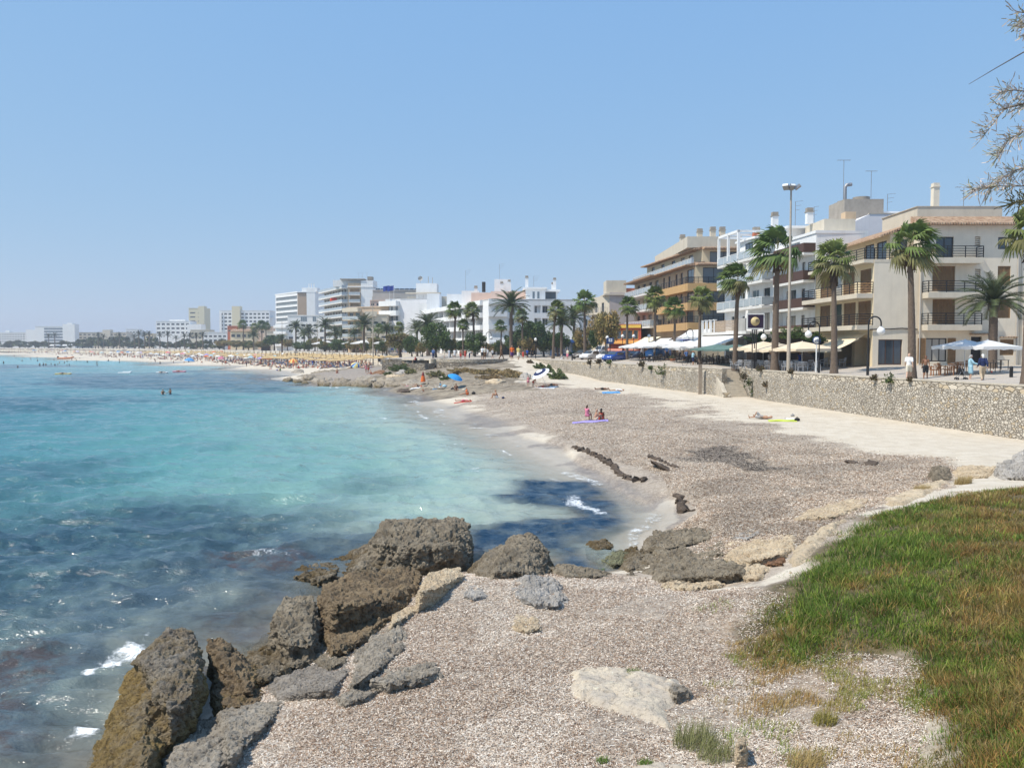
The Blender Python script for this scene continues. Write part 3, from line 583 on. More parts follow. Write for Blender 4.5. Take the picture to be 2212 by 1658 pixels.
def outcrop(label,poly,m,h,seed):
    pts=[tuple(hit(u,v))[:2]for u,v in poly];x0,x1=min(p[0]for p in pts)-.2,max(p[0]for p in pts)+.2;y0,y1=min(p[1]for p in pts)-.2,max(p[1]for p in pts)+.2
    nx,ny=int((x1-x0)/.035),int((y1-y0)/.035);X_,Y_=np.meshgrid(np.linspace(x0,x1,nx),np.linspace(y0,y1,ny));X_,Y_=X_.ravel(),Y_.ravel()
    sd=poly_sd(X_,Y_,pts)+.35*(fbm(X_*2.2,Y_*2.2,oct=4,seed=seed)-.5);n1=fbm(X_*1.6,Y_*1.6,oct=5,seed=seed+1,gain=.6);n2=np.abs(fbm(X_*3,Y_*3,oct=3,seed=seed+2)-.5)
    Z_=land_h(X_,Y_)-.03+h*smooth(-.02,.22,sd)*(.35+1.1*n1)-.05*smooth(.08,0,n2)+.03*(fbm(X_*9,Y_*9,oct=3,seed=seed+3)-.5)
    i=(np.arange(ny-1)[:,None]*nx+np.arange(nx-1)[None,:]).ravel();Fq=np.stack([i,i+1,i+nx+1,i+nx],1);Fq=Fq[(sd[Fq]>-.06).all(1)];c=np.array([X_.mean(),Y_.mean(),Z_.min()])
    used=np.unique(Fq);mp_=-np.ones(len(X_),int);mp_[used]=np.arange(len(used));o=link('rock_outcrop',npmesh('rock_outcrop',(np.stack([X_,Y_,Z_],1)-c)[used],mp_[Fq],4,m,True));o.location=c;return tag(o,label, 'rock', 'worn outcrops in the seagrass')
outcrop('flat cream and grey outcrop worn level with the foreground seagrass',ze([(325,1000),(420,973),(620,1000),(790,1020),(860,1070),(790,1150),(770,1240),(640,1205),(500,1165),(380,1110)]),RK['flat'],.13,301)
outcrop('low cream outcrop along the bottom edge of the view',ze([(480,1380),(700,1350),(1060,1340),(1040,1420),(600,1440)]),RK['flat'],.07,311)
outcrop('pale crumbly rock showing between the inlet and the green mound',ze([(1250,610),(1240,560),(1300,470),(1420,400),(1500,380),(1440,440),(1340,540)]),RK['pale'],.16,321)
outcrop('cream crumbled rock along the seaward foot of the mound crest',ze([(1660,330),(1640,300),(1760,255),(1840,225),(1920,215),(1860,262),(1760,310)]),RK['pale'],.14,331)
rock('boulder', 'small dark pitted stone at the corner of the flat outcrop',[ze([(765,1070),(780,1035),(830,1035),(860,1070),(800,1085)])],RK['grey'],12.1,12.5,.3,.025,.05,seed=28)
rock('boulder', 'small cream stone near the bottom edge among grass tufts',[ze([(1038,1290),(1050,1262),(1080,1262),(1092,1290)])],RK['pale'],9.85,10.1,.22,.02,.03,seed=29)
# dried seagrass lumps on the cove beach
G3='dark lumps of dried seagrass on the cove beach'
for k,(lab,pl)in enumerate([
 ('small dark lump of dried seagrass on the wet sand edge',[(384,112),(395,100),(432,102),(430,115)]),('dark lump of dried seagrass on the bank edge nearest the inlet',[(796,330),(800,296),(830,300),(852,338),(825,348)]),
 ('thin dark streak of dried seagrass lying higher up the cove',[(680,132),(720,140),(800,182),(790,190),(700,145)]),('left one of two dark seagrass lumps below the sea wall',[(1478,138),(1490,130),(1540,142),(1530,150)]),
 ('right one of two dark seagrass lumps below the sea wall',[(1550,146),(1580,134),(1628,140),(1615,155),(1570,155)]),('tiny dark lump beside the black seagrass patch',[(1118,135),(1130,122),(1148,126),(1145,138)])]):
    pl=ze(pl);h=hit(sum(p[0]for p in pl)/len(pl),max(p[1]for p in pl));rock('seagrass_clump',lab,[pl],RK['clump'],h.y,h.y+.5,.8,.06,.07, 'seagrass',G3,40+k)
def ledge(lab,path,wv,seed):
    random.seed(seed);pts=[]
    for(u0,v0),(u1,v1)in zip(path[:-1],path[1:]):
        A_,B_=hit(u0,v0),hit(u1,v1);n_=max(2,int((B_-A_).length/.13))
        for i in range(n_):p=A_.lerp(B_,i/n_);pts.append((p.x+.12+random.uniform(-.16,.16),p.y+random.uniform(-.2,.2),lh(p.x,p.y)+random.uniform(-.02,.08)*wv/7))
    mb=MB();mb.tube(pts,[random.choice([.03,.09,.12,.15,.19])*(wv/7)**.7 for _ in pts],9,smooth=False);mb.v=[tuple(Vector(q)+Vector((random.uniform(-.04,.04),random.uniform(-.04,.04),random.uniform(-.04,.03))))for q in mb.v]
    o=mb.build('seagrass_ledge',RK['clump']);tag(o,lab, 'seagrass',G3)
ledge('long dark eroded ledge of dried seagrass along the wet sand',[(1236,972),(1262,984),(1288,994),(1312,1008),(1326,1024),(1346,1040),(1366,1047),(1392,1050)],7,51)
ledge('short dark eroded ledge of dried seagrass above the inlet',[(1458,1074),(1464,1088),(1474,1102),(1492,1108)],7,52)
ledge('thin broken seagrass ridge higher up the cove',[(1396,992),(1420,1002),(1440,1010),(1462,1020)],3,53)
# rocky point in the middle distance
G4='rocks of the rocky point'
MID=[('lowest brown rock at the outer tip of the rocky point',[(215,1240),(280,1180),(400,1160),(450,1190),(440,1235),(350,1250)], 'shelf'),('second rock from the tip, rounded and algae brown',[(440,1265),(450,1210),(560,1190),(590,1230),(530,1265)], 'shelf'),
 ('small wedge of rock in the water near the tip',[(560,1280),(580,1215),(660,1205),(730,1275)], 'shelf'),('overhanging slab with a black hollow near the tip',[(600,1210),(620,1130),(800,1115),(850,1170),(700,1220)], 'shelf'),
 ('flat tilted slab in the middle of the outer point',[(720,1245),(800,1180),(960,1180),(960,1230),(840,1245)], 'grey'),('bulky algae brown rock at the waterline of the point',[(820,1300),(830,1220),(960,1200),(1080,1240),(1070,1315),(960,1325)], 'shelf'),
 ('squarish grey block on the second tier of the point',[(960,1225),(970,1150),(1090,1155),(1110,1215),(1000,1235)], 'grey'),('long overhanging block with deep shade beneath',[(1100,1240),(1120,1160),(1270,1145),(1400,1200),(1380,1255),(1200,1265)], 'shelf'),
 ('wide dark base rock washed by the sea',[(1080,1325),(1090,1240),(1280,1230),(1380,1260),(1440,1335),(1200,1335)], 'shelf'),('broad dark rock just left of the sand corner',[(1400,1340),(1420,1240),(1600,1220),(1760,1250),(1740,1340)], 'shelf'),
 ('pale grey slab on top of the broad dark rock',[(1480,1215),(1500,1150),(1700,1135),(1860,1190),(1830,1235),(1600,1220)], 'grey'),('blocky rock standing where the sand begins',[(1760,1330),(1780,1240),(1960,1230),(1970,1295),(1900,1335)], 'shelf'),
 ('rounded grey rock above the sand corner',[(1960,1225),(1980,1180),(2080,1165),(2130,1210),(2060,1235)], 'grey'),('reddish crumbling rock below the low stone wall',[(1740,1100),(1800,1050),(1900,1035),(1985,1055),(1960,1115),(1780,1125)], 'red'),
 ('thin flat rock beside the seated sunbather on the point',[(380,1085),(420,1060),(500,1035),(620,1050),(640,1095),(480,1095)], 'grey'),('long thin rock at the foot of the grey pebble heap',[(720,1090),(800,1060),(1140,1035),(1130,1075),(900,1095)], 'shelf'),
 ('ledge running back from the sand corner',[(1980,1300),(2010,1240),(2212,1230),(2300,1260),(2200,1320)], 'shelf')]
for k,(lab,pl,mm)in enumerate(MID):
    pl=zm(pl);h=hit(sum(p[0]for p in pl)/len(pl),max(p[1]for p in pl)-1);wd=(max(p[0]for p in pl)-min(p[0]for p in pl))*h.y/FU
    rock('shore_rock',lab,[pl],RK[mm],h.y,h.y+.25*wd+.6,.5*wd,.14,.34,group=G4,seed=60+k)
MID2=[('rocky hump behind the row of sunbathers',[(470,200),(500,150),(600,138),(640,170),(600,200)], 'shelf'),('brown low heap of dry seagrass at the start of the cove sand',[(585,270),(640,238),(740,238),(765,272)], 'clump'),('low rocks beside the blue beach umbrella',[(925,230),(950,192),(1060,188),(1200,215),(1180,238)], 'grey'),
 ('dark jagged rock at the edge of the headland sand',[(1430,195),(1470,158),(1560,148),(1660,170),(1600,198)], 'shelf'),('rough rock on the slope above the blue beach umbrella',[(1495,145),(1520,106),(1600,106),(1640,145)], 'grey'),('big pale rock at the right end of the headland below the ramp',[(2045,110),(2060,60),(2140,46),(2195,90),(2175,135),(2080,135)], 'white'),
 ('single pale stone on the dry grass slope',[(1090,118),(1130,78),(1170,88),(1172,122)], 'white'),('long pale ledge along the middle of the headland',[(640,175),(760,128),(960,138),(1000,178),(800,185)], 'grey'),('low pink tinted ledge on the headland slope',[(1640,150),(1750,126),(1900,146),(1800,184)], 'pale'),
 ('pale boulder beside the green bushes of the headland',[(560,60),(620,20),(700,10),(720,50),(640,75)], 'white'),('cream ledge under the dry grass left of the headland',[(420,95),(480,70),(640,66),(700,90),(560,105)], 'pale')]
for k,(lab,pl,mm)in enumerate(MID2):
    pl=zn(pl);h=hit(sum(p[0]for p in pl)/len(pl),max(p[1]for p in pl)-1);wd=(max(p[0]for p in pl)-min(p[0]for p in pl))*h.y/FU
    rock('shore_rock',lab,[pl],RK[mm],h.y,h.y+.2*wd+.5,.5*wd,.13,.28,group=G4,seed=90+k)
# ================================================================ SEAGRASS LITTER AND GRASS
def blades(n,px,py,pz,hgt,wid,col,name,label,lean=.5,m=None,lean_a=None):
    """bent two-quad grass blades"""
    a=RNG.uniform(0,2*np.pi,n);la=RNG.normal(.5,.9,n)if lean_a is None else lean_a+RNG.normal(0,.5,n);ln=np.abs(RNG.normal(lean,.25,n))
    wx,wy=np.cos(a)*wid/2,np.sin(a)*wid/2;dx,dy=np.cos(la)*ln*hgt,np.sin(la)*ln*hgt
    V=np.empty((n,6,3))
    for k,(f,g,s)in enumerate([(0,0,1),(.55,.35,.8),(1,1,.15)]):
        V[:,2*k,0]=px+dx*g-wx*s;V[:,2*k+1,0]=px+dx*g+wx*s
        V[:,2*k,1]=py+dy*g-wy*s;V[:,2*k+1,1]=py+dy*g+wy*s
        V[:,2*k,2]=V[:,2*k+1,2]=pz+hgt*f*np.sqrt(np.clip(1-(ln*g)**2*.6,.15,1))
    i=np.arange(n)[:,None]*6;Fq=np.concatenate([i+[0,1,3,2],i+[2,3,5,4]])
    me=npmesh(name,V.reshape(-1,3),Fq,4,m or leafmat('grass_blades',.3),False,{'col':('FACE',np.concatenate([col,col]))})
    return tag(link(name,me),label, 'grass',kind='stuff')
def scatter(n,polys,edge=0,sx=None):
    out=[]
    k=0
    while k<n:
        # even cover of the picture: sample by azimuth and log distance
        u=RNG.uniform(-300,2650,n*2);d=np.exp(RNG.uniform(math.log(6),math.log(40),n*2));x=(u-1106)/FU*d
        sd=np.max([poly_sd(x,d,p)for p in polys],0)+edge*(fbm(x*1.2,d*1.2,oct=4,seed=71)-.5)
        ok=sd>0;out.append(np.stack([x[ok],d[ok],sd[ok]]));k+=ok.sum()
    return np.concatenate(out,1)[:,:n]
# green mound: tussocks of blades leaning out from their own centres
green=np.array([.125,.205,.03]);green2=np.array([.23,.30,.045]);olive=np.array([.29,.25,.065]);rust=np.array([.40,.235,.075]);straw=np.array([.42,.31,.13])
nc=5200;cx,cy,csd=scatter(nc,[GRASS_MAIN],2.8);n=185000;ci=RNG.integers(0,nc,n);cr=RNG.uniform(.14,.38,nc)*(.6+cy/28);an=RNG.uniform(0,2*np.pi,n);rr=cr[ci]*np.sqrt(RNG.uniform(0,1,n));px,py=cx[ci]+np.cos(an)*rr,cy[ci]+np.sin(an)*rr
sd=poly_sd(px,py,GRASS_MAIN)+.35;kp=sd>-.6;px,py,ci,rr,an,sd=px[kp],py[kp],ci[kp],rr[kp],an[kp],sd[kp];n=len(px)
clump=fbm(px*1.1,py*1.1,oct=3,seed=81);fine=fbm(px*4,py*4,oct=2,seed=82);ch=RNG.uniform(.55,1.25,nc)
hg=(.05+.15*smooth(0,1.0,sd))*(.35+1.1*clump)*ch[ci]*(1.15-.6*rr/cr[ci])*RNG.uniform(.6,1.2,n)*1.25
GZ=uvp([(1590,1330),(1660,1260),(1780,1160),(1860,1085),(2010,1085),(2060,1130),(1980,1180),(2030,1290),(1990,1370),(1800,1400),(1640,1390)],1.75)
greenz=np.clip(poly_sd(cx,cy,GZ)/1.1+.6+(fbm(cx*.8,cy*.8,oct=3,seed=83)-.5)*1.5,0,1);cg=np.clip(greenz*.75+(fbm(cx*.9,cy*.9,oct=4,seed=84)-.5)*2.0+.2,0,1)>RNG.uniform(.1,.9,nc)
base=np.where(cg[:,None],np.where(RNG.uniform(0,1,(nc,1))<.55,green,green2),np.where(RNG.uniform(0,1,(nc,1))<.55,olive,np.where(RNG.uniform(0,1,(nc,1))<.8,rust,straw)))*RNG.uniform(.7,1.25,(nc,1))
col=base[ci]*RNG.uniform(.55,1.35,(n,1))*(.6+.7*fine[:,None]);odd=RNG.uniform(0,1,n)<.10;col[odd]=straw*RNG.uniform(.5,1.1,(odd.sum(),1))
blades(n,px,py,land_h(px,py)-.02,hg,RNG.uniform(.007,.013,n)*(.75+py/28),col, 'grass', 'thick green and rust brown grass covering the mound on the right',.55,lean_a=an)
GRASS_D=uvp([(1560,1390),(1700,1400),(1960,1395),(2010,1500),(2000,1690),(1900,1690),(1860,1600),(1700,1560),(1620,1470)],1.35);n=24000;px,py,sd=scatter(n,[GRASS_B,GRASS_C,GRASS_D],4.2);kp=RNG.uniform(0,1,n)<np.where(np.maximum(poly_sd(px,py,GRASS_B),poly_sd(px,py,GRASS_C))>-.25,.9,.28)*smooth(.36,.6,fbm(px*2.2,py*2.2,oct=3,seed=88))*1.3;px,py=px[kp],py[kp];n=len(px);gp=np.clip((fbm(px*1.2,py*1.2,oct=3,seed=85)-.5)*3+.4+(py>13.2)*.35,0,1)[:,None];r1=RNG.uniform(0,1,(n,1))
col=(green2*gp+np.where(r1<.5,rust,straw)*(1-gp))*RNG.uniform(.6,1.3,(n,1))
blades(n,px,py,land_h(px,py)-.02,RNG.uniform(.04,.14,n),RNG.uniform(.006,.012,n),col, 'grass', 'sparse low grass creeping into the seagrass in front of the mound')
# loose tufts
TUFT=[(1365,1462,.16,300, 'g', 'tiny dark green plant growing in a crack of the flat outcrop'),(1500,1610,.36,420, 'y', 'pale wispy tuft of grass at the bottom edge beside the outcrop'),(1545,1640,.30,300, 'y', 'wispy green tuft at the bottom edge, right of the pale one'),(1740,1655,.28,320, 's', 'dry straw tuft at the bottom edge near the rust grass'),
        (1300,1645,.10,150, 'g', 'small green sprig at the bottom edge left of the tufts'),(1392,1652,.10,160, 'g', 'small green sprig at the bottom edge below the outcrop'),(1300,1230,.12,150, 'g', 'small weed on the cream rock by the inlet'),(1560,1225,.16,260, 'y', 'pale grass tuft on the rock beside the mound'),
        (2080,1045,.36,700, 's', 'dry brown brush on the crest of the mound'),(1990,1062,.35,500, 's', 'low dry brush at the seaward end of the crest'),(1780,1560,.22,260, 'o', 'olive tuft standing in the bare litter patch')]
for u,v,s,n,kd,lab in TUFT:
    p=hit(u,v);a=RNG.uniform(0,2*np.pi,n);rr=s*np.sqrt(RNG.uniform(0,1,n))*.8;px,py=p.x+np.cos(a)*rr,p.y+np.sin(a)*rr
    base={'g':green, 'y':np.array([.24,.24,.10]), 's':straw, 'o':olive}[kd];col=base*RNG.uniform(.5,1.4,(n,1))
    o=blades(n,px-p.x,py-p.y,land_h(px,py)-p.z-.01,RNG.uniform(.4,1,n)*s,np.full(n,.007),col, 'grass_tuft',lab,.55);o.location=p;del o['kind'];o['category']='grass tuft';o['group']='grass tufts near the bank'
# seagrass strips strewn over the near bank
n=270000;k=0;out=[]
while k<n:
    u=RNG.uniform(150,2300,n*2);v=746+1790*5.3/np.exp(RNG.uniform(math.log(9.0),math.log(24),n*2));d=5.3*1790/(v-746);x=(u-1106)/FU*d
    s=poly_sd(x,d,LITTER_NEAR)+(fbm(x*1.2,d*1.2,oct=3,seed=91)-.5)*.9
    g=np.maximum(np.maximum(poly_sd(x,d,GRASS_MAIN),poly_sd(x,d,GRASS_B)),poly_sd(x,d,GRASS_C));ok=(s>0)&(RNG.uniform(0,1,n*2)>smooth(-.4,.5,g)*.8)&(RNG.uniform(0,1,n*2)>.75*smooth(.58,.70,fbm(x*.7,d*.7,oct=4,seed=97)))
    out.append(np.stack([x[ok],d[ok]]));k+=ok.sum()
px,py=np.concatenate(out,1)[:,:n];pz=land_h(px,py)+RNG.uniform(.002,.02,n)
a=RNG.uniform(0,np.pi,n);ln=RNG.uniform(.018,.050,n)*(.8+py/40);wd=RNG.uniform(.0045,.0085,n)*(.75+py/30);ti=RNG.normal(0,.30,n)
dx,dy,dz=np.cos(a)*ln/2,np.sin(a)*ln/2,np.sin(ti)*ln/2;ex,ey=-np.sin(a)*wd/2,np.cos(a)*wd/2;ez=RNG.normal(0,.3,n)*wd/2
V=np.stack([np.stack([px+s*dx+q*ex,py+s*dy+q*ey,pz+s*dz+q*ez],1)for s,q in((-1,-1),(1,-1),(1,1),(-1,1))],1)
pal=np.array([[.76,.69,.61],[.64,.54,.455],[.50,.39,.30],[.33,.215,.145],[.14,.088,.06],[.84,.80,.75]]);patch=fbm(px*.8,py*.8,oct=4,seed=92)
wh=np.clip(smooth(.45,.62,patch)+smooth(.5,0,poly_sd(px,py,LITTER_NEAR))*.7,0,1);q=RNG.uniform(0,1,n)
cum=np.stack([.16+.20*wh,.34+.22*wh,.56+.14*wh,.76+.08*wh,.95-.05*wh,np.ones(n)],1);idx=(q[:,None]>cum).sum(1)
col=pal[np.clip(idx,0,5)]*RNG.uniform(.82,1.18,(n,1))*np.array([1.04,1.01,.95])
def strips(px,py,pz,ln,wd,col,name,label):
    n=len(px);a=RNG.uniform(0,np.pi,n);ti=RNG.normal(0,.30,n);dx,dy,dz=np.cos(a)*ln/2,np.sin(a)*ln/2,np.sin(ti)*ln/2;ex,ey,ez=-np.sin(a)*wd/2,np.cos(a)*wd/2,RNG.normal(0,.35,n)*wd/2
    V=np.stack([np.stack([px+s*dx+q*ex,py+s*dy+q*ey,pz+s*dz+q*ez],1)for s,q in((-1,-1),(1,-1),(1,1),(-1,1))],1)
    tag(link(name,npmesh(name,V.reshape(-1,3),np.arange(n*4).reshape(-1,4),4,leafmat('dry_seagrass',.1,.7),False,{'col':('FACE',col)})),label, 'seagrass',kind='stuff')
strips(px,py,pz,ln,wd,col, 'seagrass_litter', 'dry grey brown and white seagrass strips strewn over the near bank')
# coarser wads of seagrass lying over the cove
n=190000;k=0;out=[];BLACKP=uvp([(1465,985),(1500,966),(1580,965),(1640,985),(1690,1015),(1640,1022),(1560,1000)],.85)
while k<n:
    u=RNG.uniform(900,2150,n);v=RNG.uniform(835,1215,n);d=5.55*FU/(v-746);x=(u-1106)/FU*d;far_=smooth(34,60,d)
    s=poly_sd(x,d,LITTER_COVE)+.45*smooth(48,40,d)+(fbm(x*.7,d*.7,oct=4,seed=21)-.5)*(1.2+4*far_)+far_*((fbm(x*.22,d*.5,oct=4,seed=22)-.5)*9);s=np.maximum(s,-np.abs(0*s)+(poly_sd(x,d,uvp([(1500,1110),(1700,1105),(1900,1060),(2020,1040),(2060,1075),(1860,1130),(1700,1240),(1600,1200),(1500,1215)],1.0))-.2))
    ok=(RNG.uniform(0,1,n)<smooth(-.6-3*far_,.6+3*far_,s-1.6*far_)*(.35+.9*fbm(x*.9,d*.9,oct=4,seed=94)))&(raw_h(x,d)>.3);out.append(np.stack([x[ok],d[ok]]));k+=ok.sum()
px,py=np.concatenate(out,1)[:,:n];pz=land_h(px,py)+RNG.uniform(.0,.04,n);patch=fbm(px*.35,py*.35,oct=5,seed=95,gain=.6);bl=smooth(-.3,.6,poly_sd(px,py,BLACKP)+(fbm(px*1.2,py*1.2,oct=4,seed=96)-.5)*2.5)
tone=(.80+.8*smooth(.38,.62,patch));idx=np.clip((RNG.uniform(0,1,n)[:,None]>np.array([[.12,.34,.62,.84,.95,1]])).sum(1),0,5);col=pal[idx]*(RNG.uniform(.75,1.1,n)*np.clip(tone,.6,1.15))[:,None]*np.array([1.02,1,.93]);col=col*(1-bl[:,None]*.85)
strips(px,py,pz,RNG.uniform(.045,.11,n)*(.4+py/75),RNG.uniform(.010,.022,n)*(.5+py/75),col, 'seagrass_litter', 'matted brown and bleached seagrass covering the middle of the cove beach')
# ================================================================ PROMENADE, SEA WALLS, BASTIONS, STAIRS
from mathutils.geometry import delaunay_2d_cdt
def prom_z(x,y):
    d=float(line_d(np.array([x]),np.array([y]),PROM_EDGE)[0]);t=min(1,max(0,(y-118)/30))
    return 4.15+.6*min(1,max(0,(d-3)/8))*(1-.6*t)
poly=[p for p in PROM_EDGE]+[(-900,1900),(900,1900),(900,20),(45,20)]
pts=[Vector(p)for p in poly];nb=len(pts);pa=np.array(poly)
for y in np.arange(28,330,5.0):
    for x in np.arange(-70,70,5.0):
        if poly_sd(np.array([x]),np.array([y]),poly)[0]>1.0:pts.append(Vector((x+random.uniform(-1,1),y+random.uniform(-1,1))))
r=delaunay_2d_cdt(pts,[(i,(i+1)%nb)for i in range(nb)],[],1,1e-4)
mb=MB();mb.add([(p.x,p.y,prom_z(p.x,p.y))for p in r[0]],[f[:]for f in r[2]])
m,t,b=newmat('promenade_paving');L=t.links.new;tc=nd(t, 'ShaderNodeTexCoord')
br=nd(t, 'ShaderNodeTexBrick');br.inputs['Scale'].default_value=1.6;br.inputs['Mortar Size'].default_value=.012;br.inputs['Color1'].default_value=(.47,.41,.34,1);br.inputs['Color2'].default_value=(.40,.35,.29,1);br.inputs['Mortar'].default_value=(.25,.22,.18,1)
L(tc.outputs['Object'],br.inputs['Vector']);L(mixc(rng(noi(.4,5,.7),.35,.65,.1,.5),br.outputs[0],(.50,.43,.36)),b.inputs['Base Color']);b.inputs['Roughness'].default_value=.85
tag(mb.build('promenade',m),kind='structure')
# asphalt lane between the promenade and the houses
lane=[(43,44),(60,44),(60,74.6),(33.5,74.6),(31.9,70),(34,61),(38.5,52)]
mb=MB();mb.add([(x,y,prom_z(x,y)+.006)for x,y in lane],[tuple(range(len(lane)))])
def stonemat(name,sc,c1,c2,edge=.06,bump=1.0,sx=1.0):
    if name in MATS:return MATS[name]
    m,t,b=newmat(name);L=t.links.new;tc=nd(t, 'ShaderNodeTexCoord')
    mp=nd(t, 'ShaderNodeMapping');mp.inputs['Scale'].default_value=(sx,sx,1.25);L(tc.outputs['Object'],mp.inputs[0])
    nz=nd(t, 'ShaderNodeTexNoise');nz.inputs['Scale'].default_value=3.5;nz.inputs['Detail'].default_value=3;L(mp.outputs[0],nz.inputs['Vector'])
    ad=nd(t, 'ShaderNodeVectorMath',operation='MULTIPLY_ADD');L(nz.outputs['Color'],ad.inputs[0]);ad.inputs[1].default_value=(.16,.16,.16);L(mp.outputs[0],ad.inputs[2])
    v1=nd(t, 'ShaderNodeTexVoronoi');v1.inputs['Scale'].default_value=sc;L(ad.outputs[0],v1.inputs['Vector'])
    v2=nd(t, 'ShaderNodeTexVoronoi',feature='DISTANCE_TO_EDGE');v2.inputs['Scale'].default_value=sc;L(ad.outputs[0],v2.inputs['Vector'])
    sp=nd(t, 'ShaderNodeSeparateColor');L(v1.outputs['Color'],sp.inputs[0])
    def RG(x,p,q,c=0,d=1):
        r=nd(t, 'ShaderNodeMapRange');r.inputs[1].default_value=p;r.inputs[2].default_value=q;r.inputs[3].default_value=c;r.inputs[4].default_value=d;L(x,r.inputs[0]);return r.outputs[0]
    def MX(f,p,q):
        x=nd(t, 'ShaderNodeMix',data_type='RGBA')
        for s,i in((f,0),(p,6),(q,7)):
            if isinstance(s,tuple):x.inputs[i].default_value=c4(s)
            elif isinstance(s,float):x.inputs[i].default_value=s
            else:L(s,x.inputs[i])
        return x.outputs[2]
    n2=nd(t, 'ShaderNodeTexNoise');n2.inputs['Scale'].default_value=.5;n2.inputs['Detail'].default_value=5;L(tc.outputs['Object'],n2.inputs['Vector'])
    col=MX(sp.outputs[0],c1,c2);col=MX(RG(sp.outputs[1],.86,.9,0,.5),col,(.50,.37,.20));col=MX(RG(n2.outputs[0],.5,.75,0,.45),col,tuple(x*.45 for x in c1))
    col=MX(RG(v2.outputs['Distance'],edge*.3,edge*1.6),(.21,.175,.135),col)
    L(col,b.inputs['Base Color']);b.inputs['Roughness'].default_value=.92;b.inputs['Specular IOR Level'].default_value=.15
    bp=nd(t, 'ShaderNodeBump');bp.inputs['Strength'].default_value=bump;bp.inputs['Distance'].default_value=.12
    L(RG(v2.outputs['Distance'],0,edge*3.2),bp.inputs['Height']);L(bp.outputs[0],b.inputs['Normal'])
    MATS[name]=m;return m
RUB=stonemat('rubble_wall',4.9,(.42,.375,.31),(.64,.58,.485),.05,.8);BLK=stonemat('block_course',2.6,(.44,.385,.31),(.64,.57,.46),.04,.7,.8)
CAP=mat('wall_cap',(.50,.445,.36),.9,.2,2.5,.4,12);CONC=mat('pale_concrete',(.60,.55,.46),.9,.12,1.2,.2,8,stain=.4);STEP=mat('stair_stone',(.52,.46,.37),.9,.15,3)
def subdiv(line,step):
    out=[]
    for(a,b_)in zip(line[:-1],line[1:]):
        a=np.array(a,float);b_=np.array(b_,float);n=max(1,int(np.hypot(*(b_-a))/step))
        out+=[tuple(a+(b_-a)*i/n)for i in range(n)]
    return out+[tuple(line[-1])]
def wall_strip(mb,line,zt,zb,th,off=0,seaward=1):
    """solid strip: seaward face is left-hand of travel; off pushes it seaward"""
    P_=[Vector(p)for p in line];nrm=[]
    for i in range(len(P_)):
        d=(P_[min(i+1,len(P_)-1)]-P_[max(i-1,0)]).normalized();nrm.append(Vector((-d.y,d.x))*seaward)
    vs=[]
    for i,p in enumerate(P_):
        a=p+nrm[i]*off;c=p-nrm[i]*th
        z1=zt(i)if callable(zt)else zt;z0=zb(i)if callable(zb)else zb
        vs+=[(a.x,a.y,z0),(a.x,a.y,z1),(c.x,c.y,z1),(c.x,c.y,z0)]
    fs=[]
    for i in range(len(P_)-1):
        k=4*i;fs+=[(k,k+4,k+5,k+1),(k+1,k+5,k+6,k+2),(k+2,k+6,k+7,k+3)]
    k=4*(len(P_)-1);fs+=[(0,1,2,3),(k+3,k+2,k+1,k)]
    mb.add(vs,fs)
def sea_wall(line,label,zt=4.2,zb=.3,cat='sea wall',course=.5,seaward=1):
    t_=thing('sea_wall',label,cat)
    ln=subdiv(line,1.5);mb=MB();wall_strip(mb,ln,zt-course,lambda i:zb,.5,.03,seaward);mb.build('rubble_face',RUB,t_)
    mb=MB();wall_strip(mb,ln,zt-.07,lambda i:zt-course,.47,.0,seaward);mb.build('block_course',BLK,t_)
    mb=MB();wall_strip(mb,ln,zt+.03,lambda i:zt-.07,.55,.035,seaward);mb.build('coping',CAP,t_)
    return t_
sea_wall(WALL_R+[(23.15,84.9)], 'long rubble stone sea wall right of the beach stairs')
sea_wall(WALL_L, 'long rubble stone sea wall between the beach stairs and the sandy ramp')
# stairs running down to the sand beside the wall
st=thing('beach_stairs', 'stone stairs descending through the sea wall to the sand', 'stairs',(22.05,84.8,0))
mb=MB()
for i in range(13):
    zt=4.12-i*.205;mb.box(-1.05,.95,-.32*(i+1),-.32*i,zt-.9,zt)
mb.build('steps',STEP,st)
mb=MB();mb.add([(-1.5,.3,1.0),(-1.07,.3,1.0),(-1.5,.3,4.32),(-1.07,.3,4.32),(-1.5,-4.5,1.0),(-1.07,-4.5,1.0),(-1.5,-4.5,1.75),(-1.07,-4.5,1.75)],[(0,4,6,2),(1,3,7,5),(2,6,7,3),(4,5,7,6),(0,2,3,1)])
mb.build('flank_wall',CAP,st)
mb=MB();mb.box(-1.62,-.95,-5.0,-4.45,.9,1.95);mb.build('end_pillar',BLK,st)
# round bastion and the low terrace beside it
bt=thing('stone_bastion', 'round stone bastion with people on it at the head of the sandy ramp', 'bastion',(-6.9,143,0))
arc=[(6.1*math.cos(a),6.1*math.sin(a))for a in np.linspace(R(35),R(-215),34)]
arc=list(reversed(arc))
BST=stonemat('bastion_stone',2.0,(.20,.175,.14),(.44,.385,.31),.07,1.0)
mb=MB();wall_strip(mb,arc,3.75,lambda i:1.6,.5,.0,-1);mb.build('stone_face',BST,bt)
mb=MB();wall_strip(mb,arc,4.25,lambda i:3.75,.5,.03,-1);mb.build('block_course',BLK,bt)
mb=MB();mb.add([(x*.95,y*.95,4.17)for x,y in arc],[tuple(range(len(arc)))]);mb.build('paving',m,bt)
t_=thing('stone_terrace', 'low stone terrace wall left of the round bastion', 'terrace wall')
lt=[(-23.3,158),(-23.4,149),(-17.4,147.4),(-14.9,146.3)]
mb=MB();wall_strip(mb,subdiv(lt,1.2),3.9,lambda i:1.5,.5,0,-1);mb.build('stone_face',BST,t_)
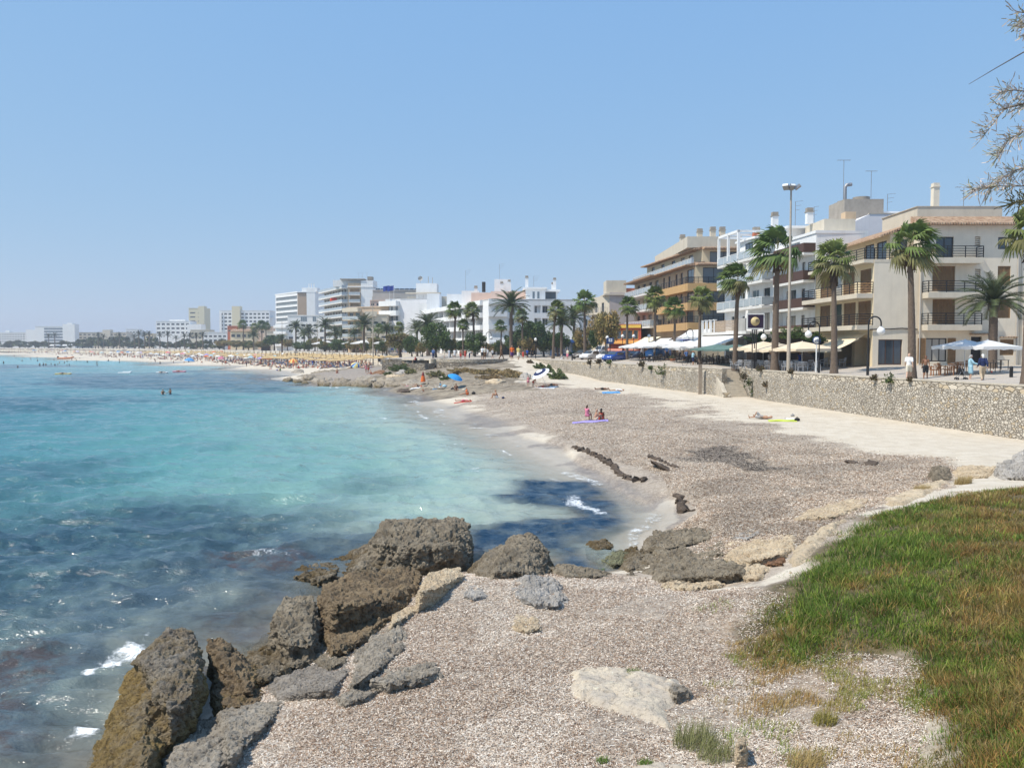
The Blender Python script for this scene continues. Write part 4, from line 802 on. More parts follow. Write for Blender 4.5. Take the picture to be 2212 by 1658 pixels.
mb=MB();wall_strip(mb,subdiv([(-17.6,143.5),(-14.9,141.0),(-13.3,142.4)],1),lambda i:3.45,lambda i:1.8,.4,0,-1);mb.build('front_wall',BST,t_)
# pale concrete retaining wall behind the crowded beach
CW=[(-14.5,172)]+FAR_EDGE;t_=thing('retaining_wall', 'pale concrete wall between the crowded beach and the promenade', 'retaining wall')
mb=MB();wall_strip(mb,subdiv(CW,6),4.35,lambda i:1.0,.5,.2,1);mb.build('concrete_face',CONC,t_)
mb=MB();bx=at(826,778,213)
mb.add([(bx.x-.8,bx.y,1.5),(bx.x+2.2,bx.y-1,1.5),(bx.x-.8,bx.y,4.3),(bx.x+.3,bx.y-.4,4.3),(bx.x-.4,bx.y+1,1.5),(bx.x+2.6,bx.y,1.5),(bx.x-.4,bx.y+1,4.3),(bx.x+.7,bx.y+.6,4.3)],[(0,1,3,2),(4,6,7,5),(2,3,7,6),(0,2,6,4),(1,5,7,3)])
mb.build('buttress',mat('white_plaster',(.80,.79,.77),.8,.05,1,stain=.15),t_)
# wooden post on the sand, boundary bollard
# ================================================================ BUILDINGS
WHITE=mat('white_render',(.80,.795,.78),.85,.05,.7,.15,6,stain=.22);CREAM=mat('cream_render',(.74,.655,.525),.88,.06,.8,.2,9,stain=.22)
YEL=mat('yellow_render',(.74,.62,.42),.85,.06,.8);TAN=mat('tan_render',(.60,.45,.30),.88,.08,.8,stain=.2);ORG=mat('orange_band',(.54,.335,.145),.85,.06,1)
BEIGE=mat('beige_render',(.60,.53,.42),.88,.08,.8,stain=.25);GREY=mat('grey_render',(.42,.40,.37),.9,.1,.8,stain=.3);CONCB=mat('bare_concrete',(.34,.30,.25),.92,.16,1.2,stain=.4);PINK=mat('pink_render',(.66,.48,.39),.88,.06,1)
WHITE_SH=mat('shaded_party_wall',(.68,.665,.68),.88,.05,.7,stain=.2);BROWN=mat('brown_panel',(.085,.045,.032),.6,.15,3);WOODS=mat('shutter_wood',(.255,.155,.075),.7,.2,4);BLACK=mat('black_iron',(.02,.02,.022),.5,.1,5)  # party wall is white render, its lavender shade put into the colour
DARK=mat('dark_interior',(.035,.032,.03),.9,.3,1);FRAME=mat('dark_frame',(.03,.025,.022),.5,.1,4);WFR=mat('white_frame',(.72,.72,.70),.5,.05,4);GLS=glassmat();CURT=glassmat('curtained_glass',(.34,.32,.28));GLB=glassmat('pale_glass',(.16,.20,.23))
RAILG=mat('balcony_glass',(.40,.44,.46),.25,.08,1,spec=.6);SLAB=mat('slab_edge',(.70,.675,.63),.85,.08,1.5,stain=.25);CREAMD=mat('cream_slab',(.62,.55,.44),.85,.08,1.5,stain=.25);RED=mat('red_wall',(.36,.075,.045),.8,.1,1);TERRA=mat('terracotta',(.45,.14,.07),.85,.12,1)
def tilemat():
    m,t,b=newmat('roof_tiles');L=t.links.new;tc=nd(t, 'ShaderNodeTexCoord')
    w_=nd(t, 'ShaderNodeTexWave');w_.bands_direction='X';w_.inputs['Scale'].default_value=1.35;w_.inputs['Distortion'].default_value=.4;L(tc.outputs['Object'],w_.inputs['Vector'])
    n=nd(t, 'ShaderNodeTexNoise');n.inputs['Scale'].default_value=3.2;n.inputs['Detail'].default_value=4;L(tc.outputs['Object'],n.inputs['Vector'])
    mx=nd(t, 'ShaderNodeMix',data_type='RGBA');mr=nd(t, 'ShaderNodeMapRange');mr.inputs[1].default_value=.35;mr.inputs[2].default_value=.65;L(n.outputs[0],mr.inputs[0]);L(mr.outputs[0],mx.inputs[0]);mx.inputs[6].default_value=(.34,.19,.11,1);mx.inputs[7].default_value=(.58,.41,.27,1)
    L(mx.outputs[2],b.inputs['Base Color']);b.inputs['Roughness'].default_value=.9
    bp=nd(t, 'ShaderNodeBump');bp.inputs['Strength'].default_value=1;bp.inputs['Distance'].default_value=.12;L(w_.outputs['Fac'],bp.inputs['Height']);L(bp.outputs[0],b.inputs['Normal'])
    return m
TILE=tilemat()
WCACHE={}
class Fac:
    """one upright face of a building between plan points A (left) and B (right)"""
    def __init__(s,A,B,z0,z1,parent,m,th=.35):
        s.A=Vector(A);s.B=Vector(B);s.d=(s.B-s.A);s.L=s.d.length;s.d.normalize();s.n=Vector((s.d.y,-s.d.x));s.z0=z0;s.z1=z1;s.par=parent;s.m=m;s.th=th;s.h=[]
        s.rot=math.atan2(s.d.y,s.d.x)
    def P(s,a,z,off=0):q=s.A+s.d*a+s.n*off;return Vector((q.x,q.y,z))
    def su(s,u,v=700):
        k=ray(u,v)[0];return(k*s.A.y-s.A.x)/(s.d.x-k*s.d.y)
    def zv(s,a,u,v):return EYE+ray(u,v)[1]*(s.A.y+s.d.y*a)
    def rect(s,u0,v0,u1,v1):
        vm=(v0+v1)/2;a=s.su(u0,vm);b_=s.su(u1,vm);mid=(a+b_)/2;um=(u0+u1)/2
        return a,b_,s.zv(mid,um,v1),s.zv(mid,um,v0)
    def local(s,name,mesh,a,z,off=0):
        o=link(name,mesh,s.par);p=s.P(a,z,off);o.location=p-s.par.location;o.rotation_euler=(0,0,s.rot);return o
    def hole(s,a,b_,z0,z1,dep=.18):s.h.append((max(.02,a),min(s.L-.02,b_),max(s.z0+.02,z0),min(s.z1-.02,z1),dep))
    def window(s,a,b_,z0,z1,dep=.18,fr=None,gl=None,mull=2,cut=True,name='window',sub=True,off=0):
        if cut:s.hole(a,b_,z0,z1,dep)
        gl=gl or(CURT if sub and(int(a*7+z0*13)%4==0)else GLS);w_,h_=b_-a,z1-z0;key=(round(w_,2),round(h_,2),(fr or FRAME).name,(gl or GLS).name,mull,sub)
        if key not in WCACHE:
            mb=MB();f=min(.09,w_*.08)
            mb.box(0,f,-.03,.04,0,h_);mb.box(w_-f,w_,-.03,.04,0,h_);mb.box(f,w_-f,-.03,.04,0,f);mb.box(f,w_-f,-.03,.04,h_-f,h_)
            for k in range(1,mull):x=w_*k/mull;mb.box(x-f*.4,x+f*.4,-.025,.035,f,h_-f)
            pm=MB();pm.box(f*.5,w_-f*.5,.0,.02,f*.5,h_-f*.5)
            if not sub:mb.box(f*.5,w_-f*.5,.0,.02,f*.5,h_-f*.5,1);WCACHE[key]=(mb.mesh('window',[fr or FRAME,gl or GLS]),None)
            else:WCACHE[key]=(mb.mesh('window',fr or FRAME),pm.mesh('pane',gl or GLS))
        o=s.local(name,WCACHE[key][0],a,z0,-dep+.04 if cut else.03+off)
        if sub:p=link('pane',WCACHE[key][1],o)
        return o
    def shutter(s,a,b_,z0,z1,dep=.1,m=None,leaves=2,cut=True,name='shutter'):
        if cut:s.hole(a,b_,z0,z1,dep)
        w_,h_=b_-a,z1-z0;mb=MB();n=leaves
        for k in range(n):
            x0=w_*k/n+.015;x1=w_*(k+1)/n-.015;mb.box(x0,x0+.07,-.03,.03,0,h_);mb.box(x1-.07,x1,-.03,.03,0,h_);mb.box(x0+.07,x1-.07,-.02,.025,0,.1);mb.box(x0+.07,x1-.07,-.02,.025,h_-.1,h_);mb.box(x0+.07,x1-.07,-.02,.025,h_*.5-.05,h_*.5+.05)
            z=.12
            while z<h_-.12:mb.box(x0+.07,x1-.07,-.012,.015,z,z+.05);z+=.085
        mb.box(.0,w_,.03,.045,0,h_)
        return s.local(name,mb.mesh(name,m or WOODS),a,z0,-dep+.05 if cut else.04)
    def balcony(s,a,b_,z,dep=1.1,slab=.22,rail='bars',h=1.0,ms=None,mr=None,name='balcony',ends=True):
        mb=MB();mb.box(0,b_-a,-dep,0.01,-slab,0);o=s.local(name,mb.mesh(name,ms or SLAB),a,z,0);w_=b_-a
        mb=MB()
        segs=[((.03,-dep+.04),(w_-.03,-dep+.04))]+([((.03,-dep+.04),(.03,0)),((w_-.03,-dep+.04),(w_-.03,0))]if ends else[])
        if rail=='bars':
            for(p,q)in segs:
                for zz in(.12,.34,.56,.78):mb.bar((p[0],p[1],zz),(q[0],q[1],zz),.035,.05)
                mb.bar((p[0],p[1],h),(q[0],q[1],h),.06,.06);ln=math.hypot(q[0]-p[0],q[1]-p[1]);n=max(1,round(ln/1.6))
                for k in range(n+1):x,y=p[0]+(q[0]-p[0])*k/n,p[1]+(q[1]-p[1])*k/n;mb.bar((x,y,0),(x,y,h),.06)
            nm,mm='railing',mr or BLACK
        elif rail=='glass':
            for(p,q)in segs:mb.bar((p[0],p[1],.5),(q[0],q[1],.5),.03,.85);mb.bar((p[0],p[1],h),(q[0],q[1],h),.07,.07,1);
            for k in range(max(2,int(w_/1.8))+1):x=.03+(w_-.06)*k/max(2,int(w_/1.8));mb.bar((x,-dep+.0,0),(x,-dep+.0,h),.05,None,1)
            nm,mm='glass_railing',[mr or RAILG,WFR]
        else:
            for(p,q)in segs:mb.bar((p[0],p[1],h/2),(q[0],q[1],h/2),.1,h)
            nm,mm='parapet',mr or ms or SLAB
        r=mb.build(nm,mm,o);return o
    def wall(s,name='wall'):
        xs=sorted({0,s.L}|{q for h in s.h for q in h[:2]});zs=sorted({s.z0,s.z1}|{q for h in s.h for q in h[2:4]});mb=MB();o=s.par.location
        W=lambda a,z,off=0:s.P(a,z,off)-o
        for i in range(len(xs)-1):
            for j in range(len(zs)-1):
                a,b_=xs[i],xs[i+1];p,q=zs[j],zs[j+1]
                if b_-a<1e-4 or q-p<1e-4:continue
                cx,cz=(a+b_)/2,(p+q)/2
                if any(h[0]<cx<h[1]and h[2]<cz<h[3]for h in s.h):continue
                mb.add([W(a,p),W(b_,p),W(b_,q),W(a,q)],[(0,1,2,3)])
        for a,b_,p,q,dp in s.h:
            mb.add([W(a,p),W(b_,p),W(b_,q),W(a,q),W(a,p,-dp),W(b_,p,-dp),W(b_,q,-dp),W(a,q,-dp)],[(0,4,5,1),(1,5,6,2),(2,6,7,3),(3,7,4,0),(4,7,6,5)])
        return mb.build(name,s.m,s.par)
def roofslab(par,pts,z0,z1,m,name='roof'):
    o=par.location;mb=MB();mb.prism([(x-o.x,y-o.y)for x,y in pts],z0-o.z,z1-o.z);return mb.build(name,m,par)
def bld(name,label,x,y,group='buildings along the seafront',cat='building'):return thing(name,label,cat,(x,y,0),0,group)
def hide_faces(par,pts,z0,z1,m,skip=()):
    """plain side and back walls of a footprint (counter-clockwise), skipping the detailed faces"""
    o=par.location;mb=MB();n=len(pts)
    for i in range(n):
        if i in skip:continue
        (x0,y0),(x1,y1)=pts[i],pts[(i+1)%n];mb.add([(x0-o.x,y0-o.y,z0),(x1-o.x,y1-o.y,z0),(x1-o.x,y1-o.y,z1),(x0-o.x,y0-o.y,z1)],[(0,1,2,3)])
    return mb.build('side_wall',m,par)
def chimney(par,x,y,z,h,w_,m,cap=None,name='chimney'):
    o=par.location;mb=MB();mb.box(x-w_/2-o.x,x+w_/2-o.x,y-w_/2-o.y,y+w_/2-o.y,z,z+h);c=mb.build(name,m,par)
    mb=MB();cw=w_*.62;X_,Y_=x-o.x,y-o.y
    mb.box(X_-cw,X_+cw,Y_-cw,Y_+cw,z+h+.002,z+h+.08);mb.box(X_-cw*.8,X_+cw*.8,Y_-cw*.8,Y_+cw*.8,z+h+.08,z+h+w_*.7);mb.build('chimney_pot',cap or CONCB,c);return c
def aerial(par,x,y,z,h,arm=1.0,kind=0,name='aerial'):
    o=par.location;mb=MB();X_,Y_=x-o.x,y-o.y;mb.tube([(X_,Y_,z),(X_,Y_,z+h)],.035,5)
    if kind==0:
        mb.bar((X_-arm*.5,Y_,z+h),(X_+arm*.5,Y_,z+h),.04)
        for k in range(5):xx=X_-arm*.45+arm*.9*k/4;mb.bar((xx,Y_-.25,z+h),(xx,Y_+.25,z+h),.025)
    else:
        for k in range(3):mb.bar((X_-.05,Y_,z+h-.5*k),(X_+arm*(1-.2*k),Y_,z+h-.5*k+.1),.035)
    return mb.build(name,mat('galvanised_steel',(.32,.32,.33),.5,.1,5,metal=.6),par)
def awning(name,label,a,b_,c,d,m,valance=.3,cat='awning',group='awnings over the cafe fronts',mv=None):
    """cloth from the wall edge a-b down to the outer edge c-d (c under a)"""
    t_=thing(name,label,cat,a,0,group);a,b_,c,d=[Vector(p)for p in(a,b_,c,d)];o=a.copy();mb=MB();n=10;vs=[]
    for j in range(5):
        f=j/4
        for i in range(n+1):
            g=i/n;p=(a.lerp(b_,g)).lerp(c.lerp(d,g),f);p.z-=.10*math.sin(math.pi*f);vs.append(p-o)
    k0=len(vs);vs+=[v-Vector((0,0,.03))for v in vs]
    fs=[]
    for j in range(4):
        for i in range(n):q=j*(n+1)+i;fs+=[(q,q+1,q+n+2,q+n+1),(k0+q,k0+q+n+1,k0+q+n+2,k0+q+1)]
    mb.add(vs,fs);mb.build('cloth',m,t_)
    mb=MB();mb.add([c-o,d-o,d-o-Vector((0,0,valance)),c-o-Vector((0,0,valance))],[(0,1,2,3)]);mb.build('valance',mv or m,t_)
    mb=MB();mb.bar(c-o-Vector((0,0,.02)),d-o-Vector((0,0,.02)),.06);mb.bar(a.lerp(b_,.1)-o-Vector((0,0,.5)),c.lerp(d,.1)-o,.04);mb.bar(a.lerp(b_,.9)-o-Vector((0,0,.5)),c.lerp(d,.9)-o,.04);mb.build('arms',WFR,t_)
    return t_
# ---------------------------------------------------------------- cream corner building (right)
G=4.7
b1=bld('corner_building', 'cream four storey corner building with black railings and brown shutters on the right',32.6,75)
f=Fac((32.3,88.5),(32.6,75),G-.3,14.25,b1,YEL) # sea front
for(u0,v0,u1,v1)in[(1771,662,1793,705),(1822,658,1848,700),(1853,654,1881,702),(1773,592,1800,636),(1821,588,1846,632),(1858,584,1882,632)]:
    a,b_,z0,z1=f.rect(u0,v0,u1,v1);base=8.4 if v0>640 else 11.3;f.shutter(a,b_,base,base+2.2,.14)
a,b_,z0,z1=f.rect(1800,658,1818,705);f.window(a,b_,8.4,10.6,mull=1);a,b_,z0,z1=f.rect(1802,590,1818,636);f.window(a,b_,11.3,13.5,mull=1)
f.hole(4.4,9.2,G-.2,7.2,2.5);f.hole(9.8,13.0,G-.2,7.2,2.5)
f.wall('front_wall');f.balcony(.1,f.L,8.34,1.5,.42, 'bars',1.0,CREAMD);f.balcony(.1,f.L-.05,11.2,1.5,.42, 'bars',1.0,CREAMD);f.balcony(.1,f.L-.02,14.25,.9,.3, 'bars',1.0,CREAMD)
mb=MB();mb.box(-2.9,-.1,13.5,20,8.0,8.34);tr=mb.build('terrace_slab',CREAMD,b1)
g=Fac((32.6,75),(36.75,75),G-.3,14.1,b1,CREAM) # end wall, left strip
a,b_,z0,z1=g.rect(1897,733,1949,788);g.window(a,b_,G+.05,z1,.22,BROWN,GLS,3);g.wall('end_wall')
g.balcony(.0,4.1,14.25,.02,.28, 'bars',1.0,CREAMD)
k=Fac((36.75,74.6),(45.6,74.6),G-.3,17.3,b1,CREAM) # end wall, balcony part
for(v0,v1,base)in[(581,627,11.35),(655,700,8.4)]:
    a,b_,z0,z1=k.rect(2014,v0,2063,v1);k.shutter(a,b_,base,base+2.25,.16,leaves=4)
    a,b_,z0,z1=k.rect(2155,v0,2183,v1-8);k.shutter(a,b_,base+.55,base+2.25,.14)
a,b_,z0,z1=k.rect(2022,512,2060,555);k.window(a,b_,14.3,16.2,.2,mull=2);a,b_,z0,z1=k.rect(2156,512,2176,538);k.window(a,b_,z0,z1,.2,mull=1)
for(v0,v1)in[(511,532),(581,603),(655,674)]:
    a,b_,z0,z1=k.rect(2106,v0,2118,v1);k.hole(a,b_,z0,z1,.3);mb=MB()
    for i in range(5):zz=(z1-z0)*(i+.1)/5;mb.box(0,b_-a,0,.1,zz,zz+(z1-z0)*.09)
    k.local('louvre',mb.mesh('louvre',CREAM),a,z0,-.12)
a,b_,z0,z1=k.rect(2000,730,2046,782);k.window(a,b_,G+.35,z1,.25,mull=3);k.shutter(a-.75,a-.03,G+.2,z1,.1,leaves=1,cut=False);k.shutter(b_+.03,b_+.75,G+.2,z1,.1,leaves=1,cut=False)
a,b_,z0,z1=k.rect(2097,727,2121,786);k.shutter(a,b_,G,z1,.3,FRAME,1,name='door');a,b_,z0,z1=k.rect(2160,733,2190,767);k.shutter(a,b_,z0,z1,.14)
k.wall('gable_wall')
for z in(8.34,11.2,14.25):a=k.su(1986);k.balcony(max(.02,a),k.su(2106),z,1.15,.5, 'bars',1.0,CREAMD)
mb=MB();a=k.su(2095);mb.box(0,1.9,-.55,0,0,.08);mb.box(0,1.9,-.3,0,.08,.16);k.local('door_canopy',mb.mesh('door_canopy',TILE),a,7.45)
mb=MB();a=k.su(2160);mb.box(0,1.5,-.3,0,0,.1);k.local('window_canopy',mb.mesh('window_canopy',TILE),a,7.2)
for x_,z_ in((4.02,14),(12.75,17)):mb=MB();mb.tube([(x_,-.45,4.7),(x_,-.45,z_)],.06,6);mb.build('downpipe',GREY,b1)
mb=MB();mb.tube([(-.3,-.1,7.95),(1.5,-.06,7.98),(2.6,-.06,8.05),(4,-.06,7.95)],.05,5);mb.build('cable',BLACK,b1)
roofslab(b1,[(32.35,75.02),(36.8,75.02),(36.8,88),(32.1,88)],13.9,14.2,CREAMD, 'terrace_floor')
mb=MB();mb.add([(3.6,-1.1,17.35),(13.5,-1.1,17.35),(13.5,.9,18.2),(3.6,.9,18.2),(3.6,-1.1,17.2),(13.5,-1.1,17.2),(13.5,.9,17.25),(3.6,.9,17.25)],[(0,1,2,3),(4,7,6,5),(0,4,5,1),(0,3,7,4),(1,5,6,2),(2,6,7,3)]);mb.build('tiled_eave',TILE,b1)
mb=MB();mb.box(4.2,11.9,.85,8,17.25,19.05);mb.build('roof_parapet',BEIGE,b1);mb=MB();mb.box(4.1,12,.8,8.1,19.05,19.12);mb.build('parapet_coping',CAP,b1)
hide_faces(b1,[(45.6,74.6),(45.6,90),(36.75,90),(36.75,74.6)],G,17.3,CREAM,(3,));hide_faces(b1,[(32.3,88.5),(32.3,88.51),(36.75,88.5)],G,14,CREAM,(2,))
chimney(b1,39.2,77.5,19.1,2.0,.55,CREAM,CREAM)
sb=Fac((34.2,90),(34.6,76.4),14.2,16.7,b1,YEL);sb.window(8.6,10.5,14.3,16.2,.15);sb.window(11,13,14.3,16.2,.15);sb.wall('penthouse_wall');sc_=Fac((34.6,76.4),(36.74,76.4),14.2,16.9,b1,YEL);sc_.window(.5,1.6,14.3,16.2,.15);sc_.wall('penthouse_wall')
mb=MB();mb.add([(.9,15.5,16.5),(.9,1.0,16.5),(4.6,1.0,17.9),(4.6,15.5,17.9),(.9,15.5,16.35),(.9,1.0,16.35),(4.6,1.0,17.7),(4.6,15.5,17.7)],[(0,1,2,3),(4,7,6,5),(0,4,5,1),(1,5,6,2),(2,6,7,3),(0,3,7,4)]);mb.build('penthouse_roof',TILE,b1)
aerial(b1,43.2,80,19,2.6,1.6,0)
# neighbour at the very right edge
b2=bld('townhouse', 'cream townhouse cut off by the right edge of the view',45.7,74.7);f=Fac((45.7,74.7),(52,74.7),G-.3,15.5,b2,CREAM);f.shutter(1.5,3.4,8.4,10.6);f.shutter(1.5,3.4,11.3,13.5);f.shutter(2,4,G+.3,7);f.wall();f.balcony(.3,4.5,8.34,1,.3);f.balcony(.3,4.5,11.2,1,.3)
hide_faces(b2,[(52,74.7),(52,90),(45.7,90),(45.7,74.7)],G,15.5,CREAM,(3,));roofslab(b2,[(45.75,74.2),(52.3,74.2),(52.3,90),(45.75,90)],15.5,15.8,TILE)
# white party wall and bare concrete tower behind
b3=bld('apartment_block', 'white windowless party wall rising behind the cream corner building',37.2,95.5)
mb=MB();pr=[(0,4.5),(10,4.5),(10,21.5),(3.7,21.5),(0,19.7)];vs=[(x,y,z)for y in(0,12)for x,z in pr];mb.add(vs,[(0,1,2,3,4),(9,8,7,6,5)]+[(i,i+5,(i+1)%5+5,(i+1)%5)for i in range(5)]);mb.build('party_wall',WHITE_SH,b3)
mb=MB();mb.box(3.6,10.05,-.06,.3,21.5,21.6);mb.build('coping',CAP,b3)
mb=MB();mb.box(2.6,7.3,4.6,9.5,19.5,24.0);w_=mb.build('stair_tower',CONCB,b3);mb=MB();mb.tube([(5.6,7,24),(5.6,7,24.6)],1.0,14);mb.tube([(4.0,8.5,24),(4.0,8.5,24.4)],.7,12);mb.build('water_tank',CONCB,w_)
mb=MB();mb.box(5.8,6.7,4.55,4.6,21.6,22.3);mb.build('hatch',DARK,w_)
mb=MB();mb.tube([(3.6,7,24),(3.6,7,25.8),(3.75,7,26.1),(4.4,7,26.2)],.22,8);mb.build('flue',mat('galvanised_steel',(.32,.32,.33)),w_)
mb=MB();mb.box(7.4,10,5,9,21.4,22.6);mb.build('roof_hut',WHITE,b3);aerial(b3,40.4,102,24,5,1.6,0);aerial(b3,44.2,103,24.6,3.3,1.4,0);aerial(b3,45.8,102,22.5,2.4,1,1);aerial(b3,37.6,104,20.5,3.2,.6,1)
# white house with brown balcony panels
b4=bld('apartment_house', 'white apartment house with dark brown balcony panels',31.5,98.2);f=Fac((31.5,98.2),(32.3,88.6),G-.3,18.4,b4,WHITE)
for z in(7.75,10.65,13.55):f.window(2.2,4.8,z+.05,z+2.1,.2);f.window(6.2,7.1,z+.05,z+2.1,.2,mull=1);f.window(.6,1.2,z+.5,z+2.0,.15,mull=1)
f.window(2,5.6,16.5,18.0,.2,WFR,GLB,3);f.hole(.8,8.8,G-.2,7.0,2);f.wall('front_wall')
for z,mr_ in((7.7,BROWN),(10.6,BROWN),(13.5,BROWN),(16.4,BROWN)):f.balcony(1.4,f.L-.1,z,1.3,.28, 'solid',1.0,SLAB,mr_)
hide_faces(b4,[(32.3,88.6),(38,89),(38,98.2),(31.5,98.2)],G,18.4,WHITE,(3,));roofslab(b4,[(31.4,98.2),(32.2,88.5),(38,89),(38,98.2)],18.4,18.7,WHITE)
mb=MB();mb.box(2.6,6,-7,-1,18.7,20.3);mb.build('penthouse',BEIGE,b4);mb=MB();mb.box(5.2,6.4,-6.2,-5.0,20.3,21.2);mb.build('brick_hut',TAN,b4);chimney(b4,33.8,95,20.3,1.3,.7,WHITE)
# white house with grey glass balconies
b5=bld('apartment_house', 'white apartment house with grey glass balconies and an open roof frame',28.8,112.5);f=Fac((28.8,112.5),(30.6,97),G-.3,17.2,b5,WHITE)
for z in(8.3,11.25,14.2):
    f.window(2.2,4.0,z+.05,z+2.1,.2,WFR,GLS);f.window(6,6.9,z+.6,z+1.9,.2,mull=1);f.window(9.0,11.2,z+.05,z+2.1,.2,WFR,GLB);f.window(12.6,14.4,z+.05,z+2.1,.2)
f.hole(.6,14.8,G-.2,7.4,2.5);f.wall('front_wall')
for z in(11.2,14.15,17.1):f.balcony(.2,7.2,z,1.2,.3, 'glass',1.0,SLAB);f.balcony(8.2,f.L-.05,z,1.5,.3, 'glass',1.0,SLAB)
f.balcony(.05,f.L,8.2,3.0,.35, 'none_',.0,SLAB,name='terrace_slab')if False else None
mb=MB();mb.box(0,f.L,-3.4,0,-.35,0);f.local('terrace_slab',mb.mesh('terrace_slab',SLAB),0,8.2)
WOODP=mat('weathered_fence',(.42,.33,.25),.85,.2,3)
for k_ in range(4):mb=MB();mb.box(-.14,.14,-3.4,-3.12,0,1.55);mb.box(-.2,.2,-3.46,-3.06,1.55,1.65);f.local('terrace_pillar',mb.mesh('terrace_pillar',WHITE),.5+1.55*k_,8.2)
mb=MB()
for k_ in range(7):
    zz=.1+.19*k_;mb.box(5.4,12.0,-3.3,-3.24,zz,zz+.15)
mb.box(5.35,5.45,-3.35,-3.2,0,1.5);mb.box(8.6,8.7,-3.35,-3.2,0,1.5);mb.box(11.95,12.05,-3.35,-3.2,0,1.5);f.local('terrace_fence',mb.mesh('terrace_fence',WOODP),0,8.2)
mb=MB();mb.box(12.1,15.3,-3.4,-3.2,0,1.5);f.local('terrace_parapet',mb.mesh('terrace_parapet',GREY),0,8.2)
hide_faces(b5,[(30.6,97),(36,97),(36,112.5),(28.8,112.5)],G,17.2,WHITE,(3,));roofslab(b5,[(28.75,112.4),(30.5,97),(36,97),(36,112.4)],17.2,17.45,WHITE, 'roof_terrace')
mb=MB()
for a in(.2,3.6,7.0):mb.box(a,a+.28,-1.2,-.9,0,3.6);mb.box(a,a+.28,-.9,5,3.32,3.6)
mb.box(.2,7.28,-1.2,-.9,3.3,3.61);f.local('roof_frame',mb.mesh('roof_frame',WHITE),0,17.45)
mb=MB();mb.box(.6,15,1.6,8,0,2.7);f.local('penthouse',mb.mesh('penthouse',WHITE),0,17.45);f.window(3,5.4,17.6,19.8,.2,FRAME,GLS,2,cut=False,off=-1.62);f.window(9,12,17.6,19.8,.2,WFR,GLB,3,cut=False,off=-1.62)
roofslab(b5,[(30.0,112.4),(32.0,97),(38,97),(36,112.4)],20.15,20.4,WHITE, 'penthouse_roof');chimney(b5,31.6,100.5,20.4,1.6,.7,WHITE);chimney(b5,31.6,108,20.4,.8,.8,TERRA);aerial(b5,33.4,98.5,20.4,3.0,.9,1)
# tan and orange house
b6=bld('apartment_house', 'tan apartment house with orange bands and tiled eaves',24.3,165);f=Fac((24.3,165),(27.7,126),G-.6,18.7,b6,TAN)
for z in(10.0,13.0,15.9):
    for a in(2,6.5,11,15.5):f.window(a,a+2.6,z+.1,z+2.2,.3)
    for a in(21,24.4,28.6,31.5):f.window(a,a+1.2,z+.2,z+2.2,.2,FRAME,GLS,1)
    f.window(35,38.4,z+.1,z+2.3,.2,FRAME,GLB,2)
f.hole(1,18,G-.3,8.2,2);f.hole(20,38,G-.3,7.9,2);f.wall('front_wall')
for z in(9.95,12.95,15.85):f.balcony(.2,20,z,2.0,.35, 'glass',1.0,SLAB);f.balcony(20.2,39.0,z+.0,1.4,1.15, 'bars',.95,ORG)
g=Fac((27.7,126),(34.5,126.4),G-.6,18.7,b6,YEL)
for z in(10.0,13.0,15.9):g.window(1.2,4.6,z+.1,z+2.4,.2,FRAME,GLB,2)
g.wall('end_wall')
for z in(9.95,12.95,15.85):g.balcony(-1.4,6.6,z,1.0,1.15, 'bars',.95,ORG)
def eave(par,line,z,out,drop,m=TILE,name='tiled_eave',up=.5,inn=1.5):
    mb=MB();o=par.location
    for(p,q)in zip(line[:-1],line[1:]):
        p=Vector(p);q=Vector(q);d=(q-p).normalized();n_=Vector((d.y,-d.x));A_,B_,C_,D_=p+n_*out,q+n_*out,q-n_*inn,p-n_*inn
        mb.add([(A_.x-o.x,A_.y-o.y,z),(B_.x-o.x,B_.y-o.y,z),(C_.x-o.x,C_.y-o.y,z+up),(D_.x-o.x,D_.y-o.y,z+up),(A_.x-o.x,A_.y-o.y,z-drop),(B_.x-o.x,B_.y-o.y,z-drop),(C_.x-o.x,C_.y-o.y,z-drop),(D_.x-o.x,D_.y-o.y,z-drop)],[(0,1,2,3),(4,7,6,5),(0,4,5,1),(1,5,6,2),(2,6,7,3),(3,7,4,0)])
    return mb.build(name,m,par)
eave(b6,[(24.3,165),(26.1,144.5)],18.75,2.2,.3,mat('brown_soffit',(.30,.18,.10)), 'roof_edge',.1);eave(b6,[(26.1,144.4),(27.7,126),(34.6,126.4)],18.75,1.5,.15)
f2=Fac((25.6,158),(29.2,128),18.7,21.4,b6,YEL)
for a in(3,9,15,20,24):f2.window(a,a+2,18.8,20.9,.2)
f2.wall('penthouse_wall');f3=Fac((29.2,128),(36,128.3),18.7,21.4,b6,YEL);f3.window(1.2,5.6,18.8,20.9,.2,FRAME,GLB,2);f3.wall('penthouse_wall');eave(b6,[(25.6,158),(29.2,128),(36.2,128.3)],21.4,1.3,.2)
mb=MB();mb.box(2.6,11,-37,-8,21.5,23.2);mb.build('roof_parapet',BEIGE,b6)
for(x,y)in[(28.6,140),(29.9,133),(31.5,131),(33,131)]:chimney(b6,x,y,22.6,1.9,.8,BEIGE)
f.balcony(.2,38.5,18.75,.4,.1, 'glass',1.0,WHITE,name='roof_terrace');hide_faces(b6,[(34.5,126.4),(36,165),(24.3,165)],G,18.7,TAN,(2,));roofslab(b6,[(24.3,165),(27.7,126),(34.5,126.4),(36,165)],18.4,18.72,BEIGE, 'terrace_floor')
